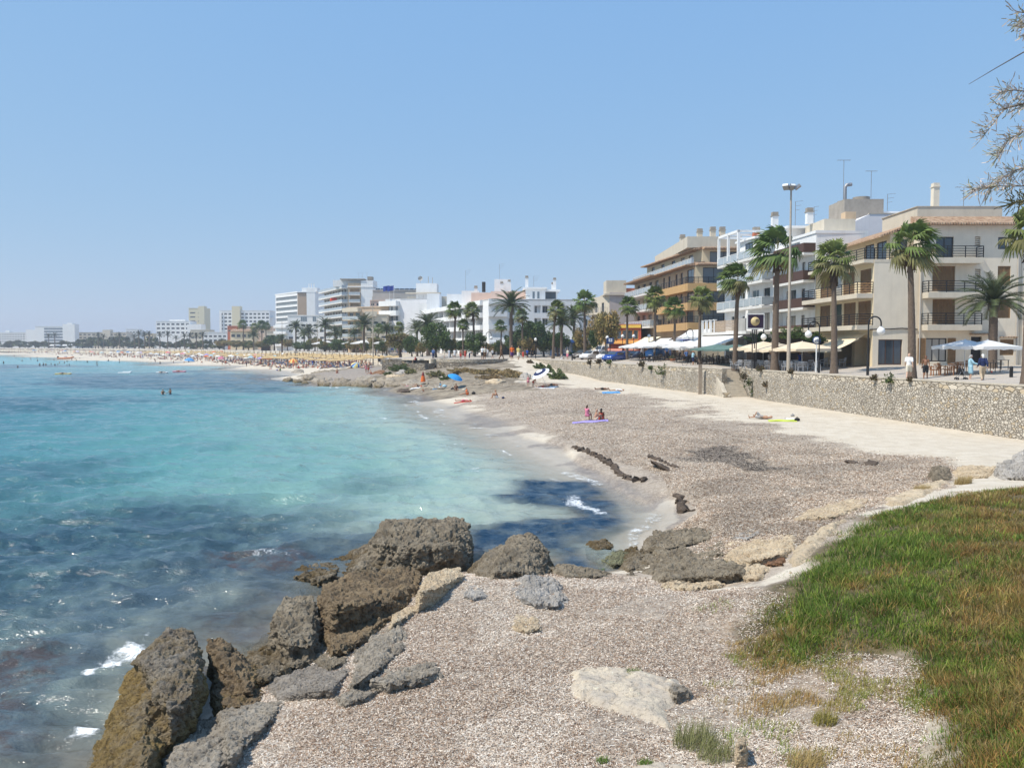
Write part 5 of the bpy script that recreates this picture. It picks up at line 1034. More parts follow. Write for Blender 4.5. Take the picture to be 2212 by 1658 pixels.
# grey pink house further back with a balcony
b7=bld('townhouse', 'grey pink house with a roof tower and a railed balcony beyond the tan house',19.5,174);f=Fac((17.6,184),(20.4,174),4,17,b7,BEIGE)
for z in(7.6,10.6,13.6):f.window(2,3.6,z,z+2,.2);f.window(6,7.4,z,z+2,.2)
f.wall();f.balcony(.5,9.5,13.5,1.6,.4, 'bars',1.0,BEIGE,GREY);f.balcony(.5,9.5,10.5,1.2,.4, 'bars',1.0,BEIGE,GREY)
g=Fac((20.4,174),(27.5,174.5),4,17.6,b7,mat('mauve_render',(.50,.43,.39),.9,.08,.8,stain=.25));g.window(1,2,10,11.5,.15,mull=1);g.wall('end_wall');mb=MB();mb.box(.4,4.6,1.5,7,17,20.2);mb.build('roof_tower',BEIGE,b7);mb=MB();mb.box(4.6,8,2,8,17.3,18.6);mb.build('roof_room',TERRA,b7);mb=MB();mb.box(-.2,8.1,-.3,9,17.0,17.3);mb.build('roof',BEIGE,b7)
# red and yellow restaurant
b8=bld('restaurant', 'red and yellow two storey restaurant beyond the parked cars',18,152);f=Fac((17.9,153),(23.4,150.5),4.2,10.2,b8,RED)
for k_ in range(5):f.window(.4+1.05*k_,1.3+1.05*k_,7.6,9.3,.15,mat('yellow_frame',(.75,.50,.08)),GLS,1)
f.window(.6,1.8,4.4,6.4,.2);f.window(3.6,4.8,4.4,6.4,.2,WFR);f.wall();mb=MB();mb.box(0,f.L,-.25,.1,0,.55);f.local('yellow_fascia',mb.mesh('yellow_fascia',mat('yellow_paint',(.68,.46,.09),.6)),0,9.7)
mb=MB();mb.add([(-.5,-1.6,0),(f.L+.3,-1.6,0),(f.L+.3,0,.55),(-.5,0,.55),(-.5,-1.6,-.12),(f.L+.3,-1.6,-.12),(f.L+.3,0,.4),(-.5,0,.4)],[(0,1,2,3),(4,7,6,5),(0,4,5,1),(1,5,6,2),(0,3,7,4)]);f.local('orange_canopy',mb.mesh('orange_canopy',mat('orange_tiles',(.55,.27,.07),.8)),0,6.9)
hide_faces(b8,[(23.4,150.5),(25,160),(19,162),(17.9,153)],4.2,10.2,RED,(3,));roofslab(b8,[(17.9,153),(23.4,150.5),(25,160),(19,162)],10.2,10.4,RED)
SALM=mat('salmon_cloth',(.72,.26,.16),.85,.08,3)
awning('awning', 'salmon pink awning under the orange canopy of the restaurant',f.P(.1,6.5,.05),f.P(3.0,6.5,.05),f.P(.1,5.7,1.8),f.P(3.0,5.7,1.8),SALM);awning('awning', 'small pale red awning at the right of the restaurant',f.P(3.4,6.5,.05),f.P(6,6.5,.05),f.P(3.4,5.9,1.4),f.P(6,5.9,1.4),SALM)
# blue kiosk
bk=bld('kiosk', 'blue flat roofed kiosk with white gridded windows behind the palms',7.6,166);f=Fac((7.6,166.6),(12.8,165.6),4.2,7.1,bk,mat('kiosk_blue',(.05,.10,.20),.6));f.window(.5,2.1,4.9,6.9,.12,WFR,GLS,3);f.window(2.8,4.3,4.9,6.9,.12,WFR,GLB,4);f.wall()
mb=MB();mb.box(-.5,6.2,-1.2,5,7.1,7.7);mb.build('roof_fascia',mat('blue_fascia',(.04,.12,.36),.5),bk);hide_faces(bk,[(12.8,165.6),(13,171),(7.6,171),(7.6,166.6)],4.2,7.1,GREY,(3,))
# ---------------------------------------------------------------- big white apartment building
b9=bld('apartment_building', 'large white apartment building with stepped terraces and long balconies',-5.3,187);f=Fac((-26.7,250),(-5.3,187),3.9,16.9,b9,WHITE);LV=[7.35,10.2,13.05]
for z in LV:
    a=.6
    while a<f.L-5:f.hole(a-.3,a+5.6,z+1.0,z+2.72,2.2);f.window(a+.6,a+2.2,z+.95,z+2.4,.1,WFR,GLS,2,cut=False,off=-2.22);f.window(a+3,a+4.4,z+.95,z+2.4,.1,FRAME,GLS,2,cut=False,off=-2.22);a+=6.2
for k_ in range(6):f.hole(4+9.5*k_,11+9.5*k_,4.0,6.6,2)
f.wall('front_wall')
for z in LV+[15.9]:
    a=.4
    while a<f.L-6:f.balcony(a,a+6.05,z,.7,.12, 'solid',1.0,WHITE);a+=6.2
g=Fac((-5.3,187),(15.4,190),3.9,17.0,b9,WHITE)
for z in LV[0:3]:
    for(u0,u1)in[(1098,1126),(1154,1168),(1171,1198),(1203,1228),(1232,1245)]:
        if z<9 and u0>1150:continue
        a,b_=g.su(u0),g.su(u1);g.hole(a,b_,z+.85,z+2.5,.8);g.window(a+.2,(a+b_)/2,z+.85,z+2.45,.1,WFR,GLS,2,cut=False,off=-.8)
for(u0,u1)in[(1062,1071),(1075,1102),(1110,1128),(1140,1160)]:g.hole(g.su(u0),g.su(u1),4.1,6.7,1.5);g.window(g.su(u0)+.1,g.su(u1)-.1,4.2,6.6,.1,FRAME,GLS,3,cut=False,off=-1.0,name='shop_window')
g.wall('end_wall');
for z in LV+[15.9]:g.balcony(.0,g.su(1095),z,.8,.12, 'solid',1.0,WHITE)
mb=MB();mb.box(0,21,-1.6,0,0,.5);g.local('ground_floor_canopy',mb.mesh('canopy',WHITE),0,6.85)
hide_faces(b9,[(15.4,190),(13,215),(-12,262),(-26.7,250)],4,16.9,WHITE,(3,));roofslab(b9,[(-26.7,250),(-5.3,187),(15.4,190),(13,215),(-12,262)],16.6,16.95,WHITE, 'roof_terrace')
def pbox(par,u0,v0,u1,v1,Y_,dep,m,name,base=None):
    p=at(u0,v1,Y_);q=at(u1,v0,Y_);o=par.location;mb=MB();mb.box(p.x-o.x,q.x-o.x,Y_-o.y,Y_+dep-o.y,base if base is not None else p.z,q.z);return mb.build(name,m,par)
for a in[(1136,622,1178,649,193,8,WHITE, 'penthouse'),(1171,625,1204,649,195,8,WHITE, 'penthouse'),(1060,629,1137,650,197,9,PINK, 'pink_penthouse'),(1018,632,1062,652,208,8,PINK, 'pink_penthouse'),(1068,603,1102,630,206,5,WHITE, 'stair_tower'),(1087,612,1104,628,200,3,WHITE, 'chimney_block'),(997,628,1035,640,215,8,WHITE, 'terrace_block'),(965,635,1000,652,226,8,WHITE, 'terrace_block'),(922,634,949,662,246,8,WHITE, 'roof_cube'),(905,655,925,690,250,4,WHITE, 'left_bay')]:pbox(b9,*a,base=16.9 if a[-1]!='left_bay' else 4)
pbox(b9,1130,620,1182,623.5,192.3,9,WHITE, 'penthouse_roof');pbox(b9,1167,625,1210,629,193.6,9,WHITE, 'penthouse_roof')
pg=Fac(tuple(at(1171,640,195))[:2],tuple(at(1204,640,195))[:2],17,20,b9,WHITE);pg.window(.6,3.2,17.4,19,.1,FRAME,GLS,2,cut=False)
pg=Fac(tuple(at(1136,640,193))[:2],tuple(at(1178,640,193))[:2],17,20,b9,WHITE);pg.window(1.5,2.1,17.3,19,.1,WFR,GLB,1,cut=False);pg.window(2.6,3.2,17.3,19,.1,WFR,GLB,1,cut=False)
for(u,v,Y_,h,w_)in[(1138,624,196,3.2,.7),(1198,630,197,3.4,.7),(1194,630,198,2.4,.6),(1028,632,212,1.8,.8),(1084,618,199,1.2,.7),(1100,612,203,1.0,.7)]:p=at(u,v,Y_);chimney(b9,p.x,p.y,p.z-.6,h,w_,WHITE)
for(u,v,Y_,h,k_)in[(1079,603,208,4.0,1),(1006,632,216,6,1),(1153,622,195,3,1)]:p=at(u,v,Y_);aerial(b9,p.x,p.y,p.z-.3,h,1.4,k_)
mb=MB();p=at(1045,622,205)-b9.location;mb.tube([(p.x,p.y,p.z-1),(p.x,p.y,p.z+1.5)],.45,10);mb.build('dark_flue',FRAME,b9)
b9b=bld('apartment_wing', 'white lower wing at the right end of the large white building',15.5,192);f=Fac((15.5,190.5),(20.5,196),3.9,16.5,b9b,WHITE)
for z in(8,11,14):f.window(1.5,3,z,z+1.6,.15);f.window(4.5,6,z,z+1.6,.15)
f.wall();roofslab(b9b,[(15.5,190.5),(20.5,196),(17,215),(13,212)],16.5,16.8,WHITE);p=at(1220,640,195);chimney(b9b,17,195,16.8,1.6,.7,WHITE)
# ================================================================ BUILDINGS FARTHER ALONG THE BAY
def block(name,label,u0,u1,vt,Y_,dep,m,rows=(),cols=0,vb=752,band=False,wm=None,fr=None,side=None,parent=None,z0=3.5,cat='building',bal=None):
    """a block seen square on: window rows given in picture heights"""
    p=at(u0,vb,Y_);q=at(u1,vt,Y_);t_=bld(name,label,p.x,Y_)
    f=Fac((p.x,Y_),(q.x,Y_),z0,q.z,t_,m);W_=f.L
    for(va,vb_)in rows:
        za,zb=f.zv(0,u0,vb_),f.zv(0,u0,va)
        if band:f.hole(W_*.04,W_*.96,za,zb,.5);mb=MB();mb.box(0,W_*.92,0,.06,0,zb-za);f.local('window_band',mb.mesh('window_band',wm or GLB),W_*.04,za,-.3)
        else:
            for k in range(cols):c=W_*(k+.5)/cols;h=W_/cols*.33;f.window(c-h,c+h,za,zb,.3,fr or WFR,wm or GLS,1,sub=False)
        if bal:f.balcony(.3,W_-.3,za,1.3,.3, 'solid',.9,bal)
    f.wall('front_wall');hide_faces(t_,[(q.x,Y_),(q.x,Y_+dep),(p.x,Y_+dep),(p.x,Y_)],z0,q.z,side or m,(3,));roofslab(t_,[(p.x,Y_-.2),(q.x+.2,Y_-.2),(q.x+.2,Y_+dep),(p.x-.2,Y_+dep)],q.z,q.z+.35,m);return t_,f
# white block with a blank party wall and a roof terrace
b=bld('apartment_block', 'white block with a blank party wall, curved balconies and flags on its roof terrace',-34.7,258);f=Fac((-39.8,261),(-34.7,258),4,20.8,b,WHITE)
for z in(7.6,10.9,14.2,17.4):f.window(.7,1.6,z,z+1.9,.2,WFR,GLB,1);f.window(2.2,3,z,z+1.9,.2,WFR,GLB,1);f.window(3.9,5,z,z+1.9,.2,WFR,GLB,1)
f.wall('balcony_front')
for z in(9.9,13.2,16.4,19.4):f.balcony(-1.2,5.7,z-.6,1.8,.1, 'solid',1.5,WHITE)
g=Fac((-34.7,258),(-25.6,255),4,20.8,b,mat('shaded_white',(.76,.755,.76),.85,.05,.7,stain=.15));g.wall('party_wall');roofslab(b,[(-39.8,261),(-34.7,258),(-25.6,255),(-24,272),(-38,275)],20.7,20.95,WHITE, 'roof_terrace');g.balcony(0,g.L,20.95,.1,.1, 'bars',1.1,WHITE,GREY,name='terrace_railing')  # party wall colour is the white with bluish shade mixed in
FLAG=mat('flag_blue',(.03,.06,.30),.8,.1,3)
for u,lab in((842, 'left blue flag on the roof terrace of the white block'),(851, 'right blue flag on the roof terrace of the white block')):
    p=at(u,644,259);t_=thing('flag',lab, 'flag',(p.x,p.y,20.95),0, 'flags on the roof terrace');mb=MB();mb.tube([(0,0,0),(0,0,4.4)],.06,6);mb.build('flagpole',WFR,t_);mb=MB();vs=[]
    for i in range(9):vs+=[(-.06-.25*i,.12*math.sin(i*.9),4.2-.04*i),(-.06-.25*i,.12*math.sin(i*.9),2.7-.05*i)]
    mb.add(vs,[(2*i,2*i+1,2*i+3,2*i+2)for i in range(8)]);mb.build('cloth',FLAG,t_)
# grey building behind with solar panels
b,f=block('apartment_block', 'grey windowless block with dark solar panels along its roof',806,900,628,300,14,GREY);mb=MB()
for k in range(9):x=.8+1.75*k;mb.add([(x,1,26.5),(x+1.6,1,26.5),(x+1.6,2.4,27.2),(x,2.4,27.2)],[(0,1,2,3)])
mb.build('solar_panel',glassmat('panel_glass',(.012,.014,.02)),b)
p=at(905,617,275);b_=bld('apartment_block', 'pale block with a roof tower and satellite dish behind the large white building',p.x,275);mb=MB();q=at(880,640,275);r_=at(975,640,275);mb.box(q.x-p.x,r_.x-p.x,0,12,4,q.z);mb.build('body',BEIGE,b_)
q=at(895,630,275);r_=at(944,612,275);mb=MB();mb.box(q.x-p.x+.6,r_.x-p.x,-.4,6,4,r_.z);w_=mb.build('roof_tower',WHITE,b_);mb=MB();mb.lathe([(.01,0),(.5,.12),(.8,.4)],12,0,Matrix.Translation((.4,1,r_.z+1.6))@Matrix.Rotation(R(80),4, 'X'));mb.tube([(.4,1.2,r_.z),(.4,1.2,r_.z+1.6)],.05,5);mb.tube([(3.0,1,r_.z),(3.0,1,r_.z+2.4)],.12,5);mb.tube([(4.4,1,r_.z),(4.4,1,r_.z+2.0)],.12,5);mb.build('satellite_dish',GREY,w_)
q=at(880,634,274);r_=at(945,640,274);mb=MB();mb.box(q.x-p.x-.6,r_.x-p.x+1,-1.5,1,q.z,q.z+.4);mb.build('roof_canopy',BEIGE,b_)
b,f=block('apartment_house', 'salmon pink house end behind the tan house',800,834,650,290,10,PINK,[(655,660)],3)
# tan house, beige house
b=bld('apartment_house', 'tan house with white balconies beside the tall balcony block',-46,262);f=Fac((-52.6,266),(-47.3,262),3.8,18.4,b,TAN)
for z in(6.6,9.4,12.1,14.9):f.window(.8,2.6,z+.2,z+2.0,.3,WFR,GLS);f.window(3.6,5.6,z+.2,z+2.0,.3,WFR,GLB)
f.wall('front_wall')
for z in(9.2,12.0,14.7,17.4):f.balcony(-.8,6.4,z,1.6,.3, 'solid' if z>16 else 'glass',1.0,BEIGE)
g=Fac((-47.3,262),(-38.5,260),3.8,18.4,b,mat('sandy_wall',(.62,.47,.335),.9,.07,.8,stain=.25));g.wall('party_wall');roofslab(b,[(-53,266),(-47.3,261.8),(-38.5,259.8),(-38,275),(-52,276)],18.4,18.7,TAN)
b,f=block('apartment_house', 'beige house with a roof balustrade in front of the tan house',789,836,681,254,9,BEIGE,[(694,700),(709,715),(725,731)],3,bal=None);f.balcony(0,f.L*.55,f.z1,.8,.3, 'solid',1.2,BEIGE);f.balcony(.2,f.L*.5,9.3,1,.3, 'bars',1,BEIGE)
# tall balcony block
b=bld('apartment_tower', 'tall apartment block with long grey balconies and a white side wall',-70,356);f=Fac((-88.5,392),(-70.3,356),3.8,31.2,b,mat('balcony_shade',(.50,.44,.37),.9,.08,1));ZL=[6.6,9.7,12.8,15.9,19,22.1,25.2,28.3]
for z in ZL:
    for k in range(8):f.window(1.2+4.9*k,3.4+4.9*k,z+.2,z+2.3,.4,FRAME if k%2 else BROWN,GLS,2,sub=False)
f.wall('front_wall')
for z in ZL+[31.3]:f.balcony(-.5,f.L,z,2.6,.5, 'solid',1.0,SLAB,RAILG)
g=Fac((-70.3,356),(-64.6,356),3.8,33.2,b,TAN)
for z in ZL:g.hole(1,5,z,z+2.4,1.6);g.balcony(.6,5.4,z,1.0,.4, 'solid',1.0,SLAB,RAILG)
g.wall('loggia_front');h=Fac((-64.6,355.8),(-59.4,355.8),3.8,34.2,b,WHITE);h.wall('white_side');hide_faces(b,[(-59.4,355.8),(-58,380),(-80,400),(-88.5,392)],3.8,31.2,WHITE,(3,));roofslab(b,[(-89,393),(-70.5,355.6),(-59.4,355.6),(-58,382),(-80,402)],31.4,31.8,WHITE)
mb=MB();mb.box(-7,10.4,2,12,31.8,34.6);mb.build('penthouse',WHITE,b);mb=MB();mb.box(-3.5,7,-.6,5,34.6,35);mb.box(8,10,1,5,34.6,36);mb.build('roof_pergola',CONCB,b)
mb=MB();mb.ball((0,0,0),(1.9,.5,1.5),12);o=mb.build('balloon',mat('red_parasol',(.75,.06,.02),.6),None);p=at(722,648,372);o.location=p;tag(o, 'round bright red parasol out on a balcony of the tall block', 'parasol');o.name='balcony_parasol'
for u in(775,783,793):p=at(u,606,360);aerial(b,p.x,p.y,34.6,3.2,1.6,0)
# white tower
b=bld('apartment_tower', 'slender white tower with ribbon windows and a tan stripe',-117,455);f=Fac((-136.5,480),(-117.4,455),3.8,35.4,b,WHITE)
for k in range(10):z=32.6-2.93*k;f.hole(.8,f.L-.4,z-.6,z+1.2,.5);mb=MB();mb.box(0,f.L-1.2,0,.1,0,1.8);f.local('window_band',mb.mesh('window_band',mat('ribbon_glass',(.19,.21,.22),.3,.15,.6)),.8,z-.6,-.35)
f.wall('front_wall');g=Fac((-117.4,455),(-112.3,455),3.8,35,b,mat('brown_stripe',(.42,.31,.22),.9,.06,.6));g.wall('tan_stripe');h=Fac((-112.3,454.6),(-107.6,454.6),3.8,37.6,b,WHITE);h.wall('white_side');hide_faces(b,[(-107.6,454.6),(-107,475),(-130,490),(-136.5,480)],3.8,35.3,WHITE,(3,));roofslab(b,[(-137,480.5),(-117.4,454.5),(-107.6,454.5),(-107,476),(-130,491)],35.4,36,WHITE)
mb=MB();mb.box(1.5,10,2,9,36,38.2);mb.box(5.0,5.4,3,3.4,38.2,40.5);mb.box(6.4,6.8,3,3.4,38.2,40.5);mb.box(7.8,8.2,3,3.4,38.2,40.5);mb.build('roof_plant',WHITE,b)
# low white house in front of the tower
b,f=block('apartment_house', 'white low apartment house in front of the slender tower',622,702,682,383,14,WHITE,[(700,705),(712,717),(727,732)],6,fr=FRAME);f.window(6,9,17.5,19.8,.2,WFR,GLB,3,cut=False);f.window(11.5,13.2,17.5,19.8,.2,WFR,GLB,2,cut=False)
g=Fac((-110,386),(f.A.x,383),3.8,16.5,b,WHITE);g.wall('left_wing')
for z in(6.5,9.3,12.1,14.9):g.balcony(0,g.L,z,1.4,.3, 'solid',.9,WHITE)
block('apartment_house', 'white low block beside the tall balcony block, with a flat roof',700,722,676,400,10,WHITE,[(690,695),(705,710)],3)
# red and cream villas
block('villa', 'brick red house end beside cream villas',492,512,705,462,9,TERRA,[(712,716)],2)
b,f=block('villa', 'cream villa with a pale tiled roof behind the tall palms',498,545,716,452,10,YEL,[(722,728),(735,741)],4,fr=FRAME);eave(b,[tuple(f.A),tuple(f.B)],f.z1+.3,1.0,.2,TILE, 'tiled_eave',1.2,4)
block('villa', 'peach villa with a tiled roof left of the slender tower',512,585,706,480,10,mat('peach_render',(.68,.52,.40),.88,.06,1),[(714,719)],6);block('villa', 'pale villa at the foot of the slender tower',572,600,716,440,8,BEIGE,[(724,729)],2,fr=FRAME)
# hotel with a cream stair tower
b,f=block('hotel', 'white hotel with a cream stair tower and rows of balconies',475,582,671,650,16,WHITE,[(676,680),(684,688),(692,696),(700,704),(708,712),(716,720)],12,fr=GREY);pbox(b,502,661,518,745,648,6,mat('cream_tower',(.68,.60,.42),.9,.05,1), 'stair_tower',3.5);pbox(b,475,675,478,745,649,5,WHITE, 'end_bay',3.5)
pbox(b,577,685,590,745,652,8,WHITE, 'right_wing',3.5)
# cream tower, stepped white hotel
b,f=block('apartment_tower', 'cream slab tower rising behind the stepped white hotel',409,441,666,705,14,mat('cream_tower',(.68,.60,.42)),[(674,677),(683,686),(692,695),(701,704),(710,713)],2,fr=CREAM);pbox(b,429,661,441,700,704,6,mat('cream_tower',(.68,.60,.42)), 'lift_head')
b,f=block('hotel', 'stepped white hotel below the cream slab tower',338,410,694,660,14,WHITE,[(698,702),(707,711),(716,720)],7,fr=GREY);pbox(b,366,690,400,696,664,8,WHITE, 'roof_storey');pbox(b,405,700,434,745,655,10,WHITE, 'right_wing',3.5)
block('apartment_house', 'low pale house among trees right of the stepped hotel',412,452,713,560,10,BEIGE,[(718,722),(727,731)],5,fr=GREY);block('apartment_house', 'low white house with a flat roof beside the brick red house',440,490,718,500,10,WHITE,[(724,728),(733,737)],5,fr=GREY)
# far left hotels
b,f=block('hotel', 'long beige hotel in the far distance',160,273,718,800,14,BEIGE,[(721,724),(727.5,730.5),(734,737)],12,fr=TAN);pbox(b,222,712,238,745,799,6,BEIGE, 'stair_tower',3.5)
b,f=block('hotel', 'white hotel with ribbon balconies left of the long beige hotel',77,150,705,780,16,WHITE,(),0);
for k in range(6):va=708+6.2*k;za,zb=f.zv(0,95,va+3.6),f.zv(0,95,va);mb=MB();mb.box(0,f.su(148)-f.su(95),0,.2,0,zb-za);f.local('window_band',mb.mesh('window_band',mat('far_glass',(.16,.19,.23),.4,.15,.4)),f.su(95),za,.1)
pbox(b,136,700,161,748,779,8,WHITE, 'stair_tower',3.5);pbox(b,145,697.5,156,701,780,6,WHITE, 'lift_head')
b,f=block('hotel', 'white hotel with small windows at the far left',-60,77,718,820,14,WHITE,[(721,723.5),(726,728.5),(731,733.5),(736,738.5)],24,fr=GREY);pbox(b,57,712,77,748,819,8,WHITE, 'right_tower',3.5);pbox(b,12,713.5,20,719,822,6,WHITE, 'lift_head')
block('apartment_house', 'white block right of the long beige hotel',273,299,711,830,10,WHITE,[(716,719),(723,726),(730,733)],4,fr=GREY);block('apartment_house', 'small white block low among distant trees',299,313,719,840,8,WHITE,[(723,726)],2,fr=GREY);block('villa', 'small yellowish villa among distant trees',313,332,721,760,8,YEL,[(726,730)],2,fr=GREY)
block('apartment_house', 'distant white house left edge beyond the trees',-140,-62,716,850,10,WHITE,[(722,725),(730,733)],8,fr=GREY)
# ================================================================ PALMS, TREES, SHRUBS
LEAF=leafmat('leaf',.2,.55);BARK=mat('palm_bark',(.155,.115,.085),.95,.25,6,.8,14);BARK2=mat('tree_bark',(.12,.09,.07),.95,.25,5,.8,12);FIB=leafmat('dead_frond',.1,.9)
class QB:
    """quads with one colour each"""
    def __init__(s):s.v=[];s.c=[]
    def q(s,a,b_,c,d,col):s.v+=[a,b_,c,d];s.c.append(col)
    def build(s,name,m,parent=None):return link(name,s.mesh(name,m),parent)
    def mesh(s,name,m):V=np.array([tuple(p)for p in s.v]);return npmesh(name,V,np.arange(len(V)).reshape(-1,4),4,m,False,{'col':('FACE',np.array(s.c))})
def rv(a,b_):return random.uniform(a,b_)
def jit(c,lo=.7,hi=1.3):k=rv(lo,hi);return tuple(x*k for x in c)
def fan_leaf(qb,base,d,plen,flen,col,droop=.5,wind=Vector((0,0,0))):
    d=d.normalized();side=d.cross(Vector((0,0,1)));side=side.normalized()if side.length>.05 else Vector((1,0,0));up=side.cross(d).normalized()
    tip=base+d*plen+Vector((0,0,-plen*.12));qb.q(base-side*.025,base+side*.025,tip+side*.02,tip-side*.02,jit((.20,.19,.08)))
    n=15
    for k in range(n):
        a=(k/(n-1)-.5)*R(215);r=d*math.cos(a)+side*math.sin(a);l=flen*(1-.22*abs(k/(n-1)-.5)*2)*rv(.9,1.05)
        w_=r.cross(up).normalized()*(flen*.085);m1=tip+r*l*.55+wind*.2*l-Vector((0,0,.05*l));e=tip+r*l*.97+wind*.55*l-Vector((0,0,droop*l*(.35+.3*random.random())))
        c=jit(col,.7,1.35);qb.q(tip,m1-w_,m1-w_*.1,m1+w_,c)if False else qb.q(tip-w_*.25,tip+w_*.25,m1+w_,m1-w_,c);qb.q(m1-w_,m1+w_,e+w_*.15,e-w_*.15,jit(col,.75,1.5))
def trunk_mesh(h,r0,r1,lean=(0,0),flare=1.35):
    mb=MB();pts=[];rr=[];n=max(10,int(h/.22))
    for i in range(n+1):f=i/n;pts.append((lean[0]*f**1.6,lean[1]*f**1.6,h*f-.15));rr.append((r0*(1+(flare-1)*max(0,1-f*8))*(1-f)+r1*f)*(1+.035*(i%2)))
    return mb.tube(pts,rr,10)
def washingtonia(name,h,r,seed,label,green=(.11,.155,.035),skirt=1.3):
    random.seed(seed);t_=thing(name,label, 'palm tree',group='fan palms on the promenade');lean=(rv(-.35,.35),rv(-.2,.2));trunk_mesh(h-skirt*.6,.30,.17,lean).build('trunk',BARK,t_)
    top=Vector((lean[0],lean[1],h));wind=Vector((.75,.25,0));qb=QB()
    for k in range(int(30*skirt)):
        a=rv(0,6.28);z=top.z-.35-rv(0,skirt);d=Vector((math.cos(a),math.sin(a),0));b_=top+d*.16;b_.z=z;e=b_+d*rv(.12,.34)-Vector((0,0,rv(.35,.8)));s=d.cross(Vector((0,0,1)))*rv(.06,.13);qb.q(b_-s,b_+s,e+s*1.2,e-s*1.2,jit((.16,.10,.06),.5,1.4))
    qb.build('dead_fronds',FIB,t_);qb=QB();n=30
    for k in range(n):
        a=k*2.4+rv(-.3,.3);el=R(78-118*(k/n)+rv(-8,8));d=Vector((math.cos(a)*math.cos(el),math.sin(a)*math.cos(el),math.sin(el)))+wind*.16
        old=k>n*.72;fan_leaf(qb,top-Vector((0,0,.25*k/n)),d,r*rv(.42,.6),r*rv(.48,.6),(.17,.16,.06)if old and random.random()<.55 else green,.5+.9*(k/n),wind)
    qb.build('crown',LEAF,t_);return t_
def phoenix(name,h,r,seed,label,tr=.28,green=(.07,.095,.035),n=46,arch=.55,lean=(0,0)):
    random.seed(seed);t_=thing(name,label, 'palm tree',group='feather palms along the seafront');trunk_mesh(h,tr,tr*.85,lean,1.2).build('trunk',BARK,t_);top=Vector((lean[0],lean[1],h))
    mb=MB();mb.lathe([(tr*.8,-.9),(tr*1.25,-.55),(tr*1.3,-.1),(tr*.8,.25),(.02,.35)],10,0,Matrix.Translation(top));mb.build('leaf_bases',BARK2,t_)
    qb=QB()
    for k in range(n):
        a=k*2.4+rv(-.2,.2);el=R(82-92*(k/n)**.9+rv(-6,6));hd=Vector((math.cos(a),math.sin(a),0));L_=r*rv(.92,1.1);p=top.copy();pts=[p.copy()];m_=9
        for i in range(m_):e=el-arch*1.9*(i/m_)**1.4;p=p+(hd*math.cos(e)+Vector((0,0,math.sin(e))))*(L_/m_);pts.append(p.copy())
        s=hd.cross(Vector((0,0,1)));col=jit(green,.75,1.25)
        for i in range(m_):
            qb.q(pts[i]-s*.03,pts[i]+s*.03,pts[i+1]+s*.02,pts[i+1]-s*.02,(.16,.15,.06));d=(pts[i+1]-pts[i]).normalized();up=s.cross(d)
            if i<1:continue
            for q_ in range(3):
                b_=pts[i].lerp(pts[i+1],q_/3);ll=r*.17*(1.1-.65*abs(i/m_-.4))*rv(.85,1.1)
                for sg in(-1,1):e=b_+(s*sg*.72+d*.62+up*.28)*ll;w_=d*(r*.018);qb.q(b_-w_,b_+w_,e+w_*.3,e-w_*.3,jit(col,.8,1.3))
    qb.build('crown',LEAF,t_);return t_
def leaf_tree(name,label,R_,H_,trunk_h,seed,cols,n=2600,leaf=.16,nc=34,group='trees and shrubs along the seafront',flat=.8,cat='tree',droop=0.0):
    rg=np.random.default_rng(seed);random.seed(seed);t_=thing(name,label,cat,group=group);cz=trunk_h+H_*.5
    mb=MB();mb.tube([(0,0,-.2),(.08,.05,trunk_h*.5),(.05,-.05,trunk_h),(0,0,cz)],[.16*R_/2+.05,.12*R_/2+.04,.1,.05],8)
    cs=[]
    for k in range(nc):
        v=rg.normal(size=3);v/=np.linalg.norm(v);rr=rg.uniform(.35,1)**.5;c=v*rr*np.array([R_,R_,H_/2])*rg.uniform(.75,1.08);cs.append(c)
        if k%4==0:mb.tube([(0,0,trunk_h*.8),(c[0]*.5,c[1]*.5,trunk_h+(c[2]+cz-trunk_h)*.55),(c[0],c[1],c[2]+cz)],[.07,.05,.02],5)
    mb.build('trunk',BARK2,t_);cs=np.array(cs);idx=rg.integers(0,nc,n);crad=rg.uniform(.22,.42,nc)*R_;ctone=rg.uniform(.6,1.35,nc);ccol=np.array([cols[i]for i in rg.integers(0,len(cols),nc)])
    v=rg.normal(size=(n,3));v/=np.linalg.norm(v,axis=1,keepdims=True);p=cs[idx]+v*(crad[idx]*rg.uniform(.3,1,n)**.4)[:,None]*np.array([1,1,flat]);p[:,2]+=cz;p[:,2]-=droop*rg.uniform(0,1,n)*R_
    a=rg.normal(size=(n,3));a/=np.linalg.norm(a,axis=1,keepdims=True);b_=np.cross(a,rg.normal(size=(n,3)));b_/=np.linalg.norm(b_,axis=1,keepdims=True);s=(leaf*rg.uniform(.6,1.4,n))[:,None];a*=s;b_*=s*.5
    V=np.stack([p-a,p+b_,p+a,p-b_],1).reshape(-1,3);col=ccol[idx]*(ctone[idx]*rg.uniform(.65,1.4,n))[:,None]
    link('crown',npmesh('crown',V,np.arange(n*4).reshape(-1,4),4,LEAF,False,{'col':('FACE',col)}),t_);return t_
def put(t_,u,v_top,Y,h0,zb=None,label=None,rz=0):
    """stand a copy so that its top (h0 above its foot) shows at (u, v_top)"""
    p=at(u,v_top,Y);zb=prom_z(p.x,Y)-.05 if zb is None else zb;s=(p.z-zb)/h0
    return place(t_,USED,(p.x,Y,zb),rz,s,label)
W1=washingtonia('fan_palm',10,2.15,1, 'x');W2=washingtonia('fan_palm',10,2.2,2, 'x',(.135,.165,.04),1.7);W3=washingtonia('fan_palm',10,2.4,3, 'x',(.10,.15,.035),1.0)
